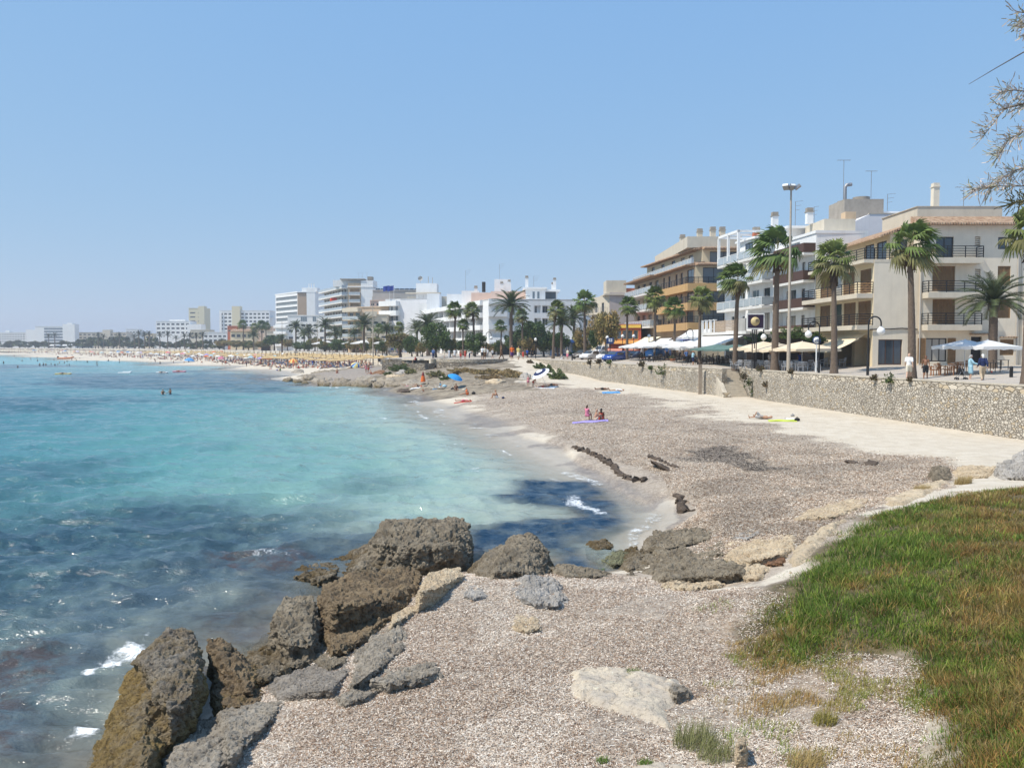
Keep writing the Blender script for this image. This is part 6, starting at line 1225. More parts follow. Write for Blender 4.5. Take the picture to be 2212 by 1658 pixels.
for k,(w_,u,v,Y,rz,lab)in enumerate([
 (W1,1976,522,58.5,0, 'largest fan palm, in front of the right end wall of the cream building'),(W2,1806,556,68.5,1.2, 'fan palm in front of the cream awning and corner balconies'),(W3,1677,536,77,2.0, 'fan palm just left of the tall floodlight mast'),
 (W1,1590,598,84.5,2.6, 'fan palm standing at the head of the beach stairs'),(W2,1512,640,96,.6, 'fan palm behind the wooden post on the sand'),(W3,1457,662,110,3.4, 'fan palm beside the man with the bicycle'),
 (W2,1415,640,118,4.2, 'slim fan palm rising through the white cafe parasols'),(W1,1355,658,122,5.0, 'fan palm at the left end of the white cafe parasols'),(W3,1264,648,136,.9, 'tall fan palm beside the parked cars'),
 (W2,1195,666,146,5.6, 'fan palm on the wall edge in front of the blue kiosk'),(W1,1129,680,166,1.7, 'fan palm behind the woman in yellow at the head of the ramp'),(W3,1082,702,176,3.0, 'small fan palm in front of the dark shop fronts'),
 (W2,1025,668,168,2.2, 'fan palm right of centre before the long white balconies'),(W1,981,666,166,3.8, 'fan palm with a pale crown before the long white balconies'),(W3,1000,700,170,4.8, 'shorter fan palm between the two tall ones before the long balconies'),(W2,861,704,200,1.0, 'fan palm before the blank wall of the flagged white block'),
 (W3,818,708,232,.3, 'fan palm left of the flagged white block'),(W1,525,699,420,2.9, 'leftmost of the very tall slim fan palms before the villas'),(W2,547,705,415,.8, 'second of the very tall slim fan palms before the villas'),(W3,565,701,420,4.1, 'third of the very tall slim fan palms before the villas'),(W1,574,703,425,5.2, 'rightmost of the very tall slim fan palms before the villas'),
 (W2,2226,495,49,.4, 'fan palm cut by the right edge of the view')]):put(w_,u,v,Y,10,None,lab,rz)
F1=phoenix('date_palm',8,3.3,11, 'x');F2=phoenix('date_palm',7,3.6,12, 'x',.3,(.075,.10,.04),50,.5);F3=phoenix('date_palm',6.2,3.5,13, 'x',.42,(.085,.105,.045),54,.6)
for(w_,u,v,Y,h0,rz,lab)in[(F3,2147,655,66,6.2,.5, 'broad date palm with a thick trunk beside the white parasols'),(F1,1104,662,158,8,.3, 'tallest date palm with upright fronds before the white building'),(F2,1213,700,150,7,1.1, 'spreading date palm in front of the blue kiosk'),(F1,1240,688,166,8,2.0, 'date palm behind the kiosk palm'),
 (F2,901,714,192,7,2.5, 'date palm left of the large green tree by the bastion'),(F3,925,704,186,6.2,3.1, 'date palm behind the large green tree by the bastion'),(F1,835,714,214,8,4.0, 'date palm near the end of the straw parasols'),(F2,786,704,240,7,5.0, 'date palm before the beige balustraded house'),
 (F1,742,718,272,8,.9, 'date palm below the tan house'),(F3,726,722,276,6.2,2.2, 'low date palm below the tall balcony block'),(F1,702,704,292,8,3.3, 'date palm in front of the tall balcony block'),(F2,667,718,328,7,4.4, 'date palm before the low white house, right of its pair'),(F1,639,708,332,8,5.5, 'date palm before the low white house, left of its pair'),
 (F2,657,724,345,7,1.5, 'small date palm between the pair before the low white house'),(F3,609,733,300,6.2,2.8, 'low date palm with few fronds near the tall thin mast'),(F2,548,725,385,7,3.9, 'date palm under the very tall slim fan palms'),(F1,450,738,520,8,.2, 'date palm before the low pale house'),(F2,480,737,500,7,1.9, 'date palm before the low white house with a flat roof'),(F1,765,722,262,8,2.4, 'date palm right of the tan house balconies'),(F3,1135,727,172,6.2,1.4, 'low bushy date palm before the dark green trees')]:put(w_,u,v,Y,h0,None,lab,rz)
# tamarisks and other trees
GRN=[(.10,.15,.04),(.13,.17,.05),(.07,.11,.03)];OLV=[(.21,.19,.07),(.15,.16,.055),(.26,.20,.085)];RUS=[(.36,.25,.10),(.26,.21,.08),(.17,.16,.06)];DRK=[(.055,.095,.028),(.08,.12,.035)]
T1=leaf_tree('tamarisk', 'x',2.3,3.6,1.2,21,GRN,6500,.14,40,droop=.25);T2=leaf_tree('tamarisk', 'x',2.0,2.6,1.4,22,OLV,4200,.14,34,droop=.15);T3=leaf_tree('tamarisk', 'x',2.1,2.4,1.6,23,RUS,4200,.14,32,droop=.15);T4=leaf_tree('pine_tree', 'x',2.6,2.4,2.0,24,DRK,5200,.17,30);T5=leaf_tree('tamarisk', 'x',2.2,2.5,1.3,25,GRN+OLV,4600,.14,36,droop=.2)
def putw(t_,u,v_top,Y,h0,halfw,R0,lab,zb=None):
    p=at(u,v_top,Y);zb=prom_z(p.x,Y)-.05 if zb is None else zb;s=(p.z-zb)/h0;w_=halfw*Y/FU/R0;return place(t_,USED,(p.x,Y,zb),rv(0,6),(w_,w_,s),lab)
for(t_,u,vt,Y,h0,hw,R0,lab)in[(T1,942,694,154,4.8,34,2.5, 'large drooping green tree behind the round bastion'),(T5,972,728,156,3.8,18,2.4, 'green shrub tree at the right foot of the large drooping tree'),(T1,1026,716,158,4.8,26,2.5, 'rounded green tree over the benches on the bastion'),(T3,1052,740,165,4.0,16,2.2, 'rust tinged shrub right of the rounded bastion tree'),(T3,912,738,170,4.0,16,2.2, 'rust tinged shrub left of the large drooping tree'),
 (T2,865,716,184,4.0,33,2.1, 'wide olive tree in front of the flagged white block'),(T4,1150,694,172,4.4,38,2.8, 'dark green spreading pine before the white building'),(T4,1110,724,180,4.4,24,2.8, 'small dark pine left of the spreading one'),(T5,1175,716,160,3.8,30,2.4, 'light green shrubby tree before the blue kiosk'),(T3,1140,728,158,4.0,20,2.2, 'rusty shrub behind the walkers at the ramp head'),
 (T3,1310,667,128,4.0,32,2.2, 'rust brown tree with feathery foliage beside the parked cars'),(T3,1262,702,140,4.0,24,2.2, 'smaller rust brown tree left of the feathery one'),(T4,1290,705,132,4.4,18,2.8, 'dark shaggy tree between the parked cars'),(T2,1256,738,150,4.0,22,2.1, 'dark olive shrub beside the kiosk'),
 (T2,811,726,222,4.0,18,2.1, 'olive shrub above the end of the concrete wall'),(T5,788,739,244,3.8,15,2.4, 'green shrub below the balustraded house'),(T3,762,733,258,4.0,17,2.2, 'rust olive shrub below the tan house'),(T1,729,731,268,4.8,20,2.5, 'green round tree below the tan house'),(T5,700,736,285,3.8,17,2.4, 'green shrub below the tall balcony block'),(T2,680,728,310,4.0,17,2.1, 'olive tree left of the tall balcony block'),(T1,648,737,325,4.8,17,2.5, 'green shrub before the low white house'),(T3,621,731,345,4.0,15,2.2, 'rusty tree at the corner of the low white house'),(T4,592,724,360,4.4,22,2.8, 'dark round tree below the slender tower'),(T2,565,735,375,4.0,16,2.1, 'olive shrub below the peach villa'),(T5,537,736,395,3.8,18,2.4, 'green tree below the very tall fan palms'),(T2,510,735,420,4.0,15,2.1, 'olive tree before the cream villa'),(T3,484,733,440,4.0,18,2.2, 'rust olive tree before the low white house'),(T1,890,724,178,4.8,22,2.5, 'dark green tree between the wide olive one and the large drooping one'),(T4,1000,735,172,4.4,22,2.8, 'dark bushy pine behind the bastion benches'),(T5,1075,734,182,3.8,16,2.4, 'green shrub in front of the ground floor canopy'),(T4,750,737,262,4.4,16,2.8, 'dark pine below the tan house balconies'),(T5,826,735,210,3.8,14,2.4, 'green shrub left of the flagged white block'),(T4,1205,718,158,4.4,26,2.8, 'dark pine shading the blue kiosk'),(T1,664,738,318,4.8,14,2.5, 'green bush between the date palm pair'),(T4,712,740,290,4.4,14,2.8, 'dark low pine below the balcony block')]:putw(t_,u,vt,Y,h0,hw,R0,lab)
random.seed(5);FT1=leaf_tree('distant_tree', 'x',2.4,3.2,1.0,26,[(.09,.11,.05),(.11,.125,.05)],900,.34,18, 'trees along the far beach');FT2=leaf_tree('distant_tree', 'x',2.3,3.0,1.4,27,[(.13,.13,.06),(.105,.10,.05)],900,.34,16, 'trees along the far beach')
for k in range(46):
    u=-40+510*k/45+rv(-4,4);Y=float(np.interp(u,[-60,0,160,330,470],[800,760,690,600,470]))+rv(-12,12);vt=rv(727,743)if 170<u<420 else rv(733,745)
    putw(FT1 if k%2 else FT2,u,vt,Y,4.2,rv(9,14),2.4, 'dark round tree in the belt along the far beach',3.8)
FP=phoenix('distant_palm',8,3.0,31, 'x',.3,(.05,.06,.035),24)
for k,u in enumerate([105,118,212,224,258,290,300,312,322,345,362,380,398,410,424,438]):put(FP,u,rv(722,732),float(np.interp(u,[0,160,330,470],[740,670,580,460])),8,3.8, 'slim palm rising over the belt of trees along the far beach',rv(0,6))
for o in list(C.objects):
    if o.name.startswith('distant_palm')and not o.parent:o['group']='palms along the far beach'
# wall plants, ramp bushes, headland scrub
def scrub(name,label,p,sx,sz,cols,n,seed,leaf=.12,cat='shrub',group='shrubs on walls and rocks',flat=.6):
    rg=np.random.default_rng(seed);v=rg.normal(size=(n,3));v/=np.linalg.norm(v,axis=1,keepdims=True);v[:,2]=np.abs(v[:,2])if sz<sx*1.2 else v[:,2];q=v*(rg.uniform(0,1,n)**.4)[:,None]*np.array([sx,sx*flat,sz])*(1+.35*np.sin(v[:,:1]*9+v[:,2:]*7))
    a=rg.normal(size=(n,3));a/=np.linalg.norm(a,axis=1,keepdims=True);b_=np.cross(a,rg.normal(size=(n,3)));b_/=np.linalg.norm(b_,axis=1,keepdims=True);s=(leaf*rg.uniform(.5,1.4,n))[:,None]
    V=np.stack([q-a*s,q+b_*s*.5,q+a*s,q-b_*s*.5],1).reshape(-1,3);col=np.array([cols[i]for i in rg.integers(0,len(cols),n)])*rg.uniform(.55,1.5,n)[:,None]
    o=link(name,npmesh(name,V,np.arange(n*4).reshape(-1,4),4,LEAF,False,{'col':('FACE',col)}));o.location=p;return tag(o,label,cat,group)
WG=[(.10,.14,.035),(.07,.10,.03),(.14,.15,.05)];WB=[(.17,.11,.06),(.12,.09,.045),(.08,.08,.03)]
def wall_pt(u,v):
    """where the sight line meets the sea wall"""
    k=ray(u,v)
    for a,b_ in list(zip(WALL_R[:-1],WALL_R[1:]))+list(zip(WALL_L[:-1],WALL_L[1:])):
        A_=Vector(a);d=Vector(b_)-A_;s=(k[0]*A_.y-A_.x)/(d.x-k[0]*d.y)
        if-.02<=s<=1.02:y=A_.y+d.y*s;x=k[0]*y;n_=Vector((d.y,-d.x)).normalized();n_=n_ if n_.y<0 else-n_;return Vector((x+n_.x*.1,y+n_.y*.1,EYE+k[1]*y))
for k,(u,v,s,kd,lab)in enumerate([(1892,820,10, 'b', 'brown tuft growing from the wall left of the big fan palm'),(1925,826,16, 'g', 'green tuft with brown tips growing from the wall below the shirted man'),(1968,822,7, 'b', 'small brown weed near the top of the wall'),(1712,806,8, 'b', 'brown weed in the wall by the mast foot'),(1657,834,9, 'b', 'brown weed low on the wall right of the stairs'),(1645,800,10, 'b', 'weed at the top of the wall right of the stairs'),(1435,809,19, 'g', 'bushy green plant in the middle of the wall'),(1389,790,10, 'b', 'brown trailing weed left of the bushy wall plant'),(1408,797,6, 'g', 'small green weed between the trailing weed and the bushy plant'),(1296,784,8, 'b', 'small brown weed at the top of the wall near the cars'),(1276,786,7, 'b', 'tiny weed in the wall left of the cars'),(1590,824,10, 'b', 'brown bush on the flank beside the stairs'),(1318,785,7, 'g', 'tiny green weed in the wall below the sign')]):
    p=wall_pt(u,v)
    if p is not None:s_=s*p.y/FU;scrub('wall_plant',lab,p,s_,s_*1.1,WG if kd=='g' else WB,260,200+k,.09*max(1,p.y/70), 'plant')
for k,(u,v,s,kd,lab)in enumerate([(1606,812,9, 'b', 'upper weed on the wall beside the stairs'),(1618,828,10, 'g', 'middle green weed on the wall beside the stairs'),(1630,846,11, 'g', 'lowest green weed on the wall beside the stairs')]):p=at(u,v,79.6);scrub('wall_plant',lab,p,s*.045,s*.055,WG if kd=='g' else WB,200,230+k,.09, 'plant')
for k,(u,v,s,hh,cols,lab)in enumerate([(1166,796,13,10,WG, 'upper green bush at the foot of the wall along the ramp'),(1183,803,14,13,WG, 'middle green bush at the foot of the wall along the ramp'),(1205,818,20,17,WG, 'largest green bush at the bottom of the ramp'),(1145,784,7,5,WB, 'small brown weed at the top of the ramp wall'),(866,800,26,12,WG, 'low green bush below the stone terrace'),(890,806,14,7,[(.22,.20,.07),(.16,.16,.06)], 'yellow green scrub in front of the terrace wall'),(945,812,22,8,[(.20,.16,.06),(.13,.13,.05)], 'olive scrub left of the round bastion'),(968,820,18,8,WG, 'green scrub on the headland slope below the bastion'),(840,810,10,5,WG, 'small green scrub by the reddish rock'),(1000,803,30,7,[(.30,.21,.09),(.24,.18,.08)], 'dry golden scrub at the left foot of the round bastion'),(1050,806,38,7,[(.33,.23,.10),(.27,.19,.08),(.2,.17,.07)], 'dry golden scrub at the foot of the bastion'),(1092,808,38,9,[(.35,.25,.11),(.28,.20,.09)], 'broad dry golden grass patch beside the ramp'),(1060,817,30,5,[(.32,.22,.11),(.25,.18,.09)], 'low dry grass on the headland front'),(1110,815,22,6,[(.33,.24,.11),(.25,.19,.09)], 'dry grass edge above the big pale rock'),(985,809,5,5,WB, 'small dark shrub alone on the dry grass')]):
    p=hit(u,v);s_=s*p.y/FU;scrub('shrub',lab,p,s_,hh*p.y/FU,cols,int(500+s*40),240+k,.16, 'shrub',flat=1.1)
# tamarisk reaching in from the right, close to the viewer
random.seed(77);tm=thing('tamarisk', 'feathery pinkish grey tamarisk reaching in from the top right corner', 'tree',(12.9,14.5,lh(12.9,14.5)),0)
o_=tm.location;A_=lambda u,v,Y=14.5:at(u,v,Y)-o_
mb=MB();mb.tube([(0,0,-.2),(.1,0,2),(.0,.1,4),(-.2,0,6),A_(2440,330),A_(2420,120),A_(2400,-60)],[.24,.2,.17,.13,.10,.08,.04],8)
TW=[[(2430,180),(2300,110),(2240,70),(2200,45)],[(2430,180),(2300,120),(2211,113),(2150,148),(2093,182)],[(2440,330),(2330,250),(2230,220),(2170,235),(2120,300)],[(2440,330),(2330,280),(2240,270),(2180,300),(2155,340)],[(2440,350),(2330,350),(2250,350),(2190,370),(2150,395)],[(2440,420),(2330,415),(2212,402),(2150,402),(2098,410)],[(2440,420),(2330,430),(2230,430),(2185,440)],[(2420,200),(2310,60),(2230,30),(2195,25)],[(2430,220),(2320,180),(2250,200),(2190,195),(2160,200)],[(2440,330),(2520,270),(2600,290),(2690,350)],[(2420,120),(2500,70),(2590,120),(2640,190)],[(2440,420),(2540,430),(2640,480)],[(2420,200),(2490,150),(2570,190),(2650,230)],[(2420,120),(2390,20),(2420,-70)],[(2430,300),(2390,230),(2370,160)]]
qb=QB()
for bi,pl in enumerate(TW):
    P_=[A_(u,v,14.5+rv(-.6,.6)+(2440-u)/500)for u,v in pl];mb.tube(P_,[.035,.02,.012,.008,.004][:len(P_)],5)
    if bi==1:continue
    dark=bi in(6,)
    for i in range(1,len(P_)-1):
        for s in range(int((P_[i+1]-P_[i]).length/.013)):
            b_=P_[i].lerp(P_[i+1],random.random());d=Vector((rv(-1,.1),rv(-.6,.6),rv(-.8,.75))).normalized();L_=rv(.10,.36);c=random.choice([(.56,.46,.38),(.46,.40,.30),(.36,.35,.21),(.60,.51,.43)])if not dark else random.choice([(.12,.11,.04),(.2,.16,.06)])
            e0=b_
            for q_ in range(4):
                e1=e0+(d+Vector((rv(-.3,.3),rv(-.3,.3),rv(-.45,.1)))).normalized()*L_/4;n_=d.cross(Vector((rv(-1,1),rv(-1,1),rv(-1,1)))).normalized()*rv(.006,.012);qb.q(e0-n_,e0+n_,e1+n_*.7,e1-n_*.7,jit(c,.7,1.25));e0=e1
mb.build('trunk',BARK2,tm);qb.build('foliage',leafmat('tamarisk_spray',.25,.7),tm)
# ================================================================ STREET FURNITURE, PARASOLS, VEHICLES, PEOPLE
STEEL=mat('galvanised_steel',(.32,.32,.33));MASTC=mat('mast_paint',(.42,.36,.29),.7,.12,3);GLOBE=mat('lamp_globe',(.82,.82,.80),.25,.03,2,spec=.5);POST=mat('timber_post',(.33,.27,.21),.9,.2,4,.4,9)
SIGNB=mat('sign_blue',(.02,.05,.16),.5,.05,2);SIGNW=mat('sign_white',(.80,.80,.78),.5,.04,2);SIGNR=mat('sign_red',(.60,.06,.04),.5,.06,2);POTM=mat('terracotta_pot',(.42,.17,.09),.85,.12,4)
def text_mesh(txt,size,m,name='lettering',depth=.01):
    cu=bpy.data.curves.new('t', 'FONT');cu.body=txt;cu.size=size;cu.extrude=depth;cu.align_x='CENTER';cu.align_y='CENTER';o=bpy.data.objects.new('t',cu);C.objects.link(o)
    me=bpy.data.meshes.new_from_object(o.evaluated_get(bpy.context.evaluated_depsgraph_get()));bpy.data.objects.remove(o);bpy.data.curves.remove(cu);me.name=name;me.materials.clear();me.materials.append(m);return me
def lettering(txt,size,m,par,loc,rz=0):
    o=link('lettering',text_mesh(txt,size,m),par);o.location=loc;o.rotation_euler=(math.pi/2,0,rz);return o
def lamp(kind):
    t_=thing('street_lamp', 'x', 'street lamp',group='globe street lamps on the promenade');mb=MB();mb.tube([(0,0,0),(0,0,.9)],.09,10)
    if kind=='arch':
        mb.tube([(0,0,.9),(0,0,3.55)]+[(.42-.42*math.cos(a),0,3.55+.42*math.sin(a))for a in np.linspace(.2,math.pi,10)]+[(.84,0,3.3)],.05,8);c=(.84,0,3.0)
    else:mb.tube([(0,0,.9),(0,0,3.1)],.05,8);c=(0,0,3.35)
    mb.build('post',BLACK,t_);mb=MB();mb.ball(c,.27,16);mb.tube([(c[0],0,c[2]+.24),(c[0],0,c[2]+.32)],.12,10);g=mb.build('globe',GLOBE,t_);return t_
LA,LS=lamp('arch'),lamp('post')
for(k,u,vg,Y,rz,lab)in[(LA,1876,715,64,0, 'arched globe lamp in front of the cream end wall'),(LA,1770,722,70,math.pi, 'arched globe lamp leaning left beside the bicycle sign'),(LA,1630,728,81,0, 'arched globe lamp beside the crescent sign'),(LS,1477,729,108,0, 'globe lamp among the white cafe parasols, nearest the wooden post'),(LA,1497,727,106,math.pi, 'arched globe lamp above the grey white cafe parasol'),(LS,1402,726,124,0, 'globe lamp at the left end of the white cafe parasols'),(LS,1369,726,132,0, 'globe lamp before the restaurant, right of its pair'),(LS,1345,726,136,0, 'globe lamp before the restaurant, left of its pair'),(LS,1312,729,126,0, 'globe lamp beside the blue parking sign'),(LS,1157,733,152,0, 'globe lamp in front of the dark pine'),(LS,1241,731,150,0, 'globe lamp beside the blue kiosk'),(LA,1050,730,160,0, 'arched globe lamp by the shop fronts of the white building')]:
    p=at(u,vg,Y);zb=prom_z(p.x,Y);h=(3.0 if k is LA else 3.35);s=max(.75,min(1.5,(p.z-zb)/h));place(k,USED,(p.x,Y,zb),rz,s,lab)
def mast(u,vt,Y,zb,lab,heads=3,col=None):
    p=at(u,vt,Y);t_=thing('floodlight_mast',lab, 'floodlight mast',(p.x,Y,zb),0, 'tall masts along the beach');h=p.z-zb;mb=MB();mb.tube([(0,0,-.6),(0,0,h*.3),(0,0,h*.31),(0,0,h)],[.17,.15,.125,.075],10);mb.build('pole',col or MASTC,t_)
    for k in range(heads):
        mb=MB();M=Matrix.Translation((-.5+.5*k,-.15,h+.1))@Matrix.Rotation(R(-35+50*k),4, 'Z')@Matrix.Rotation(R(-35),4, 'X');mb.box(-.24,.24,-.3,.25,-.1,.14,0,M);mb.box(-.21,.21,-.31,-.302,-.08,.12,1,M);mb.build('floodlight',[STEEL,SIGNW],t_)
    if heads:mb=MB();mb.bar((-.6,0,h),(.6,0,h),.07);mb.build('cross_arm',STEEL,t_)
mast(1709,408,72.8,4.15, 'tall pale floodlight mast standing at the sea wall');mast(805,640,206,1.8, 'thin brown mast at the near end of the straw parasols',0);mast(685,688,300,1.8, 'thin brown mast among the straw parasols',0);mast(609,692,330,1.8, 'thin pale mast in front of the slender white tower',0)
p=at(1512,847,85.2);p.z=lh(p.x,p.y);t_=MB();t_.box(-.17,.17,-.14,.14,-.4,3.0);t_.box(-.19,.19,-.16,.16,3.0,3.06);o=t_.build('wooden_post',POST);o.location=p;tag(o, 'thick square wooden post standing in the sand before the sea wall', 'post')
# signs
p=at(1632,694,79);t_=thing('advertising_sign', 'square dark purple sign with a pale crescent on two posts', 'sign',(p.x,79,prom_z(p.x,79)));h=p.z-t_.location.z;mb=MB();mb.box(-.85,.85,-.06,.06,h-.75,h+.75);mb.build('board',SIGNW,t_);mb=MB();mb.box(-.74,.74,-.075,-.061,h-.62,h+.64);mb.build('panel',mat('sign_purple',(.03,.015,.04),.5),t_)
mb=MB();mb.lathe([(.001,0),(.42,0),(.42,.02),(.001,.02)],24,0,Matrix.Translation((-.05,-.078,h))@Matrix.Rotation(R(90),4, 'X'));mb.build('crescent',mat('sign_gold',(.62,.50,.26),.5),t_);lettering('n',.62,mat('sign_purple',(.03,.015,.04)),t_,(.12,-.11,h+.1));mb=MB();mb.tube([(-.28,0,0),(-.28,0,h-.7)],.05,8);mb.tube([(.1,0,0),(.1,0,h-.7)],.05,8)
for y in(1.2,1.8):mb.bar((-.28,0,y),(.1,0,y),.04)
mb.build('stand',BLACK,t_)
p=at(1318,736,123);t_=thing('parking_sign', 'dark blue parking sign with a white panel on a black post', 'sign',(p.x,123,prom_z(p.x,123)));h=p.z-t_.location.z;mb=MB();mb.box(-.55,.55,-.05,.05,h-.45,h+.45);mb.build('board',SIGNB,t_);mb=MB();mb.box(-.22,.3,-.065,-.052,h-.12,h+.33);mb.build('white_panel',SIGNW,t_);lettering('P',.42,SIGNB,t_,(.04,-.08,h+.1));mb=MB();mb.tube([(0,0,0),(0,0,h-.45)],.06,8);mb.build('post',BLACK,t_)
p=at(1764,735,71.5);t_=thing('bicycle_sign', 'round white bicycle sign with a dark rim on a pale post', 'sign',(p.x,71.5,prom_z(p.x,71.5)));h=p.z-t_.location.z;MX_=Matrix.Translation((0,-.02,h))@Matrix.Rotation(R(90),4, 'X');mb=MB();mb.lathe([(.001,0),(.36,0),(.36,.03),(.001,.03)],24,0,MX_);mb.build('rim',SIGNB,t_);mb=MB();mb.lathe([(.001,.031),(.28,.031),(.28,.04),(.001,.04)],24,0,MX_);mb.build('disc',SIGNW,t_)
mb=MB();
for x in(-.11,.11):mb.lathe([(.055,.041),(.085,.041),(.085,.05),(.055,.05)],14,0,MX_@Matrix.Translation((x,-.05,0)))
mb.bar((-.11,-.065,h-.05),(-.02,-.065,h+.07),.02);mb.bar((-.02,-.065,h+.07),(.09,-.065,h+.07),.02);mb.bar((.11,-.065,h-.05),(.07,-.065,h+.12),.02);mb.build('bicycle_symbol',SIGNB,t_);mb=MB();mb.tube([(0,0,0),(0,0,h-.3)],.06,8);mb.build('post',SIGNW,t_)
p=hit(1772,788,True);t_=thing('menu_board', 'red standing board with pale lettering by the terrace', 'sign board',p);mb=MB();mb.box(-.5,.5,-.06,.06,.12,1.75);mb.build('panel',SIGNR,t_);mb=MB();mb.box(-.5,-.42,-.3,.3,0,.12);mb.box(.42,.5,-.3,.3,0,.12);mb.build('feet',STEEL,t_)
mb=MB()
for k in range(3):mb.lathe([(.07,0),(.10,0),(.10,.02),(.07,.02)],12,0,Matrix.Translation((-.22+.22*k,-.062,.5+.16*(k%2)))@Matrix.Rotation(R(90),4, 'X'))
mb.bar((-.3,-.07,1.2),(.3,-.07,1.24),.05);mb.bar((-.25,-.07,1.0),(.2,-.07,.98),.05);mb.build('lettering',mat('sign_salmon',(.75,.40,.30)),t_)
o=lettering('lbd',.55,mat('lettering_blue',(.12,.20,.45)),b5,tuple(Vector(f5)-b5.location if False else(0,0,0)))if False else None
# awnings along the facades
def clothmat(name,col,tr=.35):
    m=mat(name,col,.85,.04,3);t=m.node_tree;b=t.nodes['Principled BSDF'];o=t.nodes['Material Output'];q=nd(t, 'ShaderNodeBsdfTranslucent');q.inputs[0].default_value=c4(col);x=nd(t, 'ShaderNodeMixShader');x.inputs[0].default_value=tr
    t.links.new(b.outputs[0],x.inputs[1]);t.links.new(q.outputs[0],x.inputs[2]);t.links.new(x.outputs[0],o.inputs[0]);return m
CREAMC=mat('cream_cloth',(.76,.64,.45),.85,.06,3);WHITEC=clothmat('white_cloth',(.88,.88,.87));BLUEC=mat('navy_cloth',(.03,.05,.25),.85,.08,3);GREENC=mat('green_cloth',(.11,.185,.165),.85,.08,3);BEIGEC=mat('beige_cloth',(.72,.60,.44),.85,.06,3)
awning('awning', 'cream awning on the front corner of the cream building',(32.2,87.2,7.55),(32.2,75.5,7.55),(29.6,87.2,6.15),(29.6,75.5,6.15),CREAMC,.32)
awning('awning', 'smaller cream awning left of the corner awning behind the planting',(31.6,97.5,7.5),(32.1,90,7.5),(29.4,97.5,6.5),(29.8,90,6.5),CREAMC)
awning('awning', 'largest white awning below the fenced terrace',(25.3,112.3,7.7),(27.15,97.4,7.7),(20.9,111.5,6.2),(22.9,97,6.2),WHITEC)
awning('awning', 'cream striped awning beside the restaurant end',(24.0,152,8.0),(25.3,141,8.0),(21.6,152,6.9),(22.6,141,6.9),mat('pale_cloth',(.78,.74,.58),.85));awning('awning', 'off white awning between the cream striped one and the navy one',(25.1,140,7.7),(25.7,133,7.7),(22.6,140,6.6),(23.2,133,6.6),WHITEC);awning('awning', 'navy blue awning under the orange bands',(25.9,132,7.6),(27.0,120,7.6),(23.0,132,6.5),(24.2,120,6.5),BLUEC)
awning('awning', 'white rounded awning beside the navy one',(26.6,125,8.8),(27.6,114,8.8),(24.8,125,7.7),(25.9,114,7.7),WHITEC)
# parasols
def market_umbrella(cloth,half,h,rise,name='market_umbrella',drop=.22,cat='parasol'):
    t_=thing(name, 'x',cat,group='market parasols over the cafe terraces');mb=MB();e=h-rise;n=8;vs=[(0,0,h)];ring=[]
    pts=[]
    for k in range(4):
        a0=R(45+90*k);a1=R(135+90*k);A_=Vector((math.cos(a0),math.sin(a0),0))*half*1.414;B_=Vector((math.cos(a1),math.sin(a1),0))*half*1.414
        for i in range(n):pts.append(A_.lerp(B_,i/n))
    N=len(pts);rings=5
    for j in range(1,rings+1):
        f=j/rings
        for i,p in enumerate(pts):sag=.10*math.sin(math.pi*((i%n)/n))*f;vs.append((p.x*f,p.y*f,h-rise*f**1.15+.05*math.sin(math.pi*f)*-1+sag*.4))
    for i,p in enumerate(pts):vs.append((p.x,p.y,e-drop+.05*math.sin(i*2.1)))
    fs=[(0,1+i,1+(i+1)%N)for i in range(N)]
    for j in range(rings):fs+=[(1+j*N+i,1+(j+1)*N+i,1+(j+1)*N+(i+1)%N,1+j*N+(i+1)%N)for i in range(N)]
    mb.add(vs,fs);mb.build('canopy',cloth,t_);mb=MB();mb.tube([(0,0,0),(0,0,h+.06)],.04,8);mb.build('pole',WFR,t_);mb=MB()
    for k in range(8):a=R(45*k+45);q=half*(1.38 if k%2==0 else.97);mb.bar((0,0,h-.08),(math.cos(a)*q,math.sin(a)*q,e-.03),.03)
    mb.build('ribs',WFR,t_);mb=MB();mb.box(-.4,.4,-.4,.4,0,.1);mb.build('base',CONCB,t_);return t_
UW=market_umbrella(WHITEC,2.6,3.0,.85);UG=market_umbrella(GREENC,2.3,2.9,.75);UB=market_umbrella(BEIGEC,2.4,2.9,.75);UN=market_umbrella(WHITEC,1.55,2.75,.55)
for(t_,u,vt,Y,rz,lab)in[(UW,1390,737,116,.3, 'leftmost of the white cafe parasols'),(UW,1413,737,114,.2, 'second white cafe parasol from the left'),(UW,1440,734,113,.25, 'third white cafe parasol from the left, under the navy awning'),(UW,1460,732,111,.2, 'fourth white cafe parasol from the left'),(UW,1491,735,103,.25, 'white cafe parasol whose near side is shaded grey'),(UW,1523,735,101,.2, 'white cafe parasol under the largest white awning'),(UG,1551,743,95,.3, 'dark green cafe parasol, left of two'),(UG,1588,743,91,.2, 'lighter green cafe parasol, right of two'),(UB,1649,737,84,.3, 'beige cafe parasol beside the crescent sign'),(UB,1683,741,80,.2, 'beige cafe parasol behind the tall mast'),(UB,1733,737,76.5,.3, 'beige cafe parasol left of the bicycle sign'),(UN,2085,733,60.5,.2, 'left one of two white parasols before the cream end wall'),(UN,2134,734,59.5,.15, 'right one of two white parasols before the cream end wall')]:
    p=at(u,vt,Y);zb=prom_z(p.x,Y);h0={UW:3.0,UG:2.9,UB:2.9,UN:2.75}[t_];s=(p.z-zb)/h0;place(t_,USED,(p.x,Y,zb),rz,(1,1,s),lab)
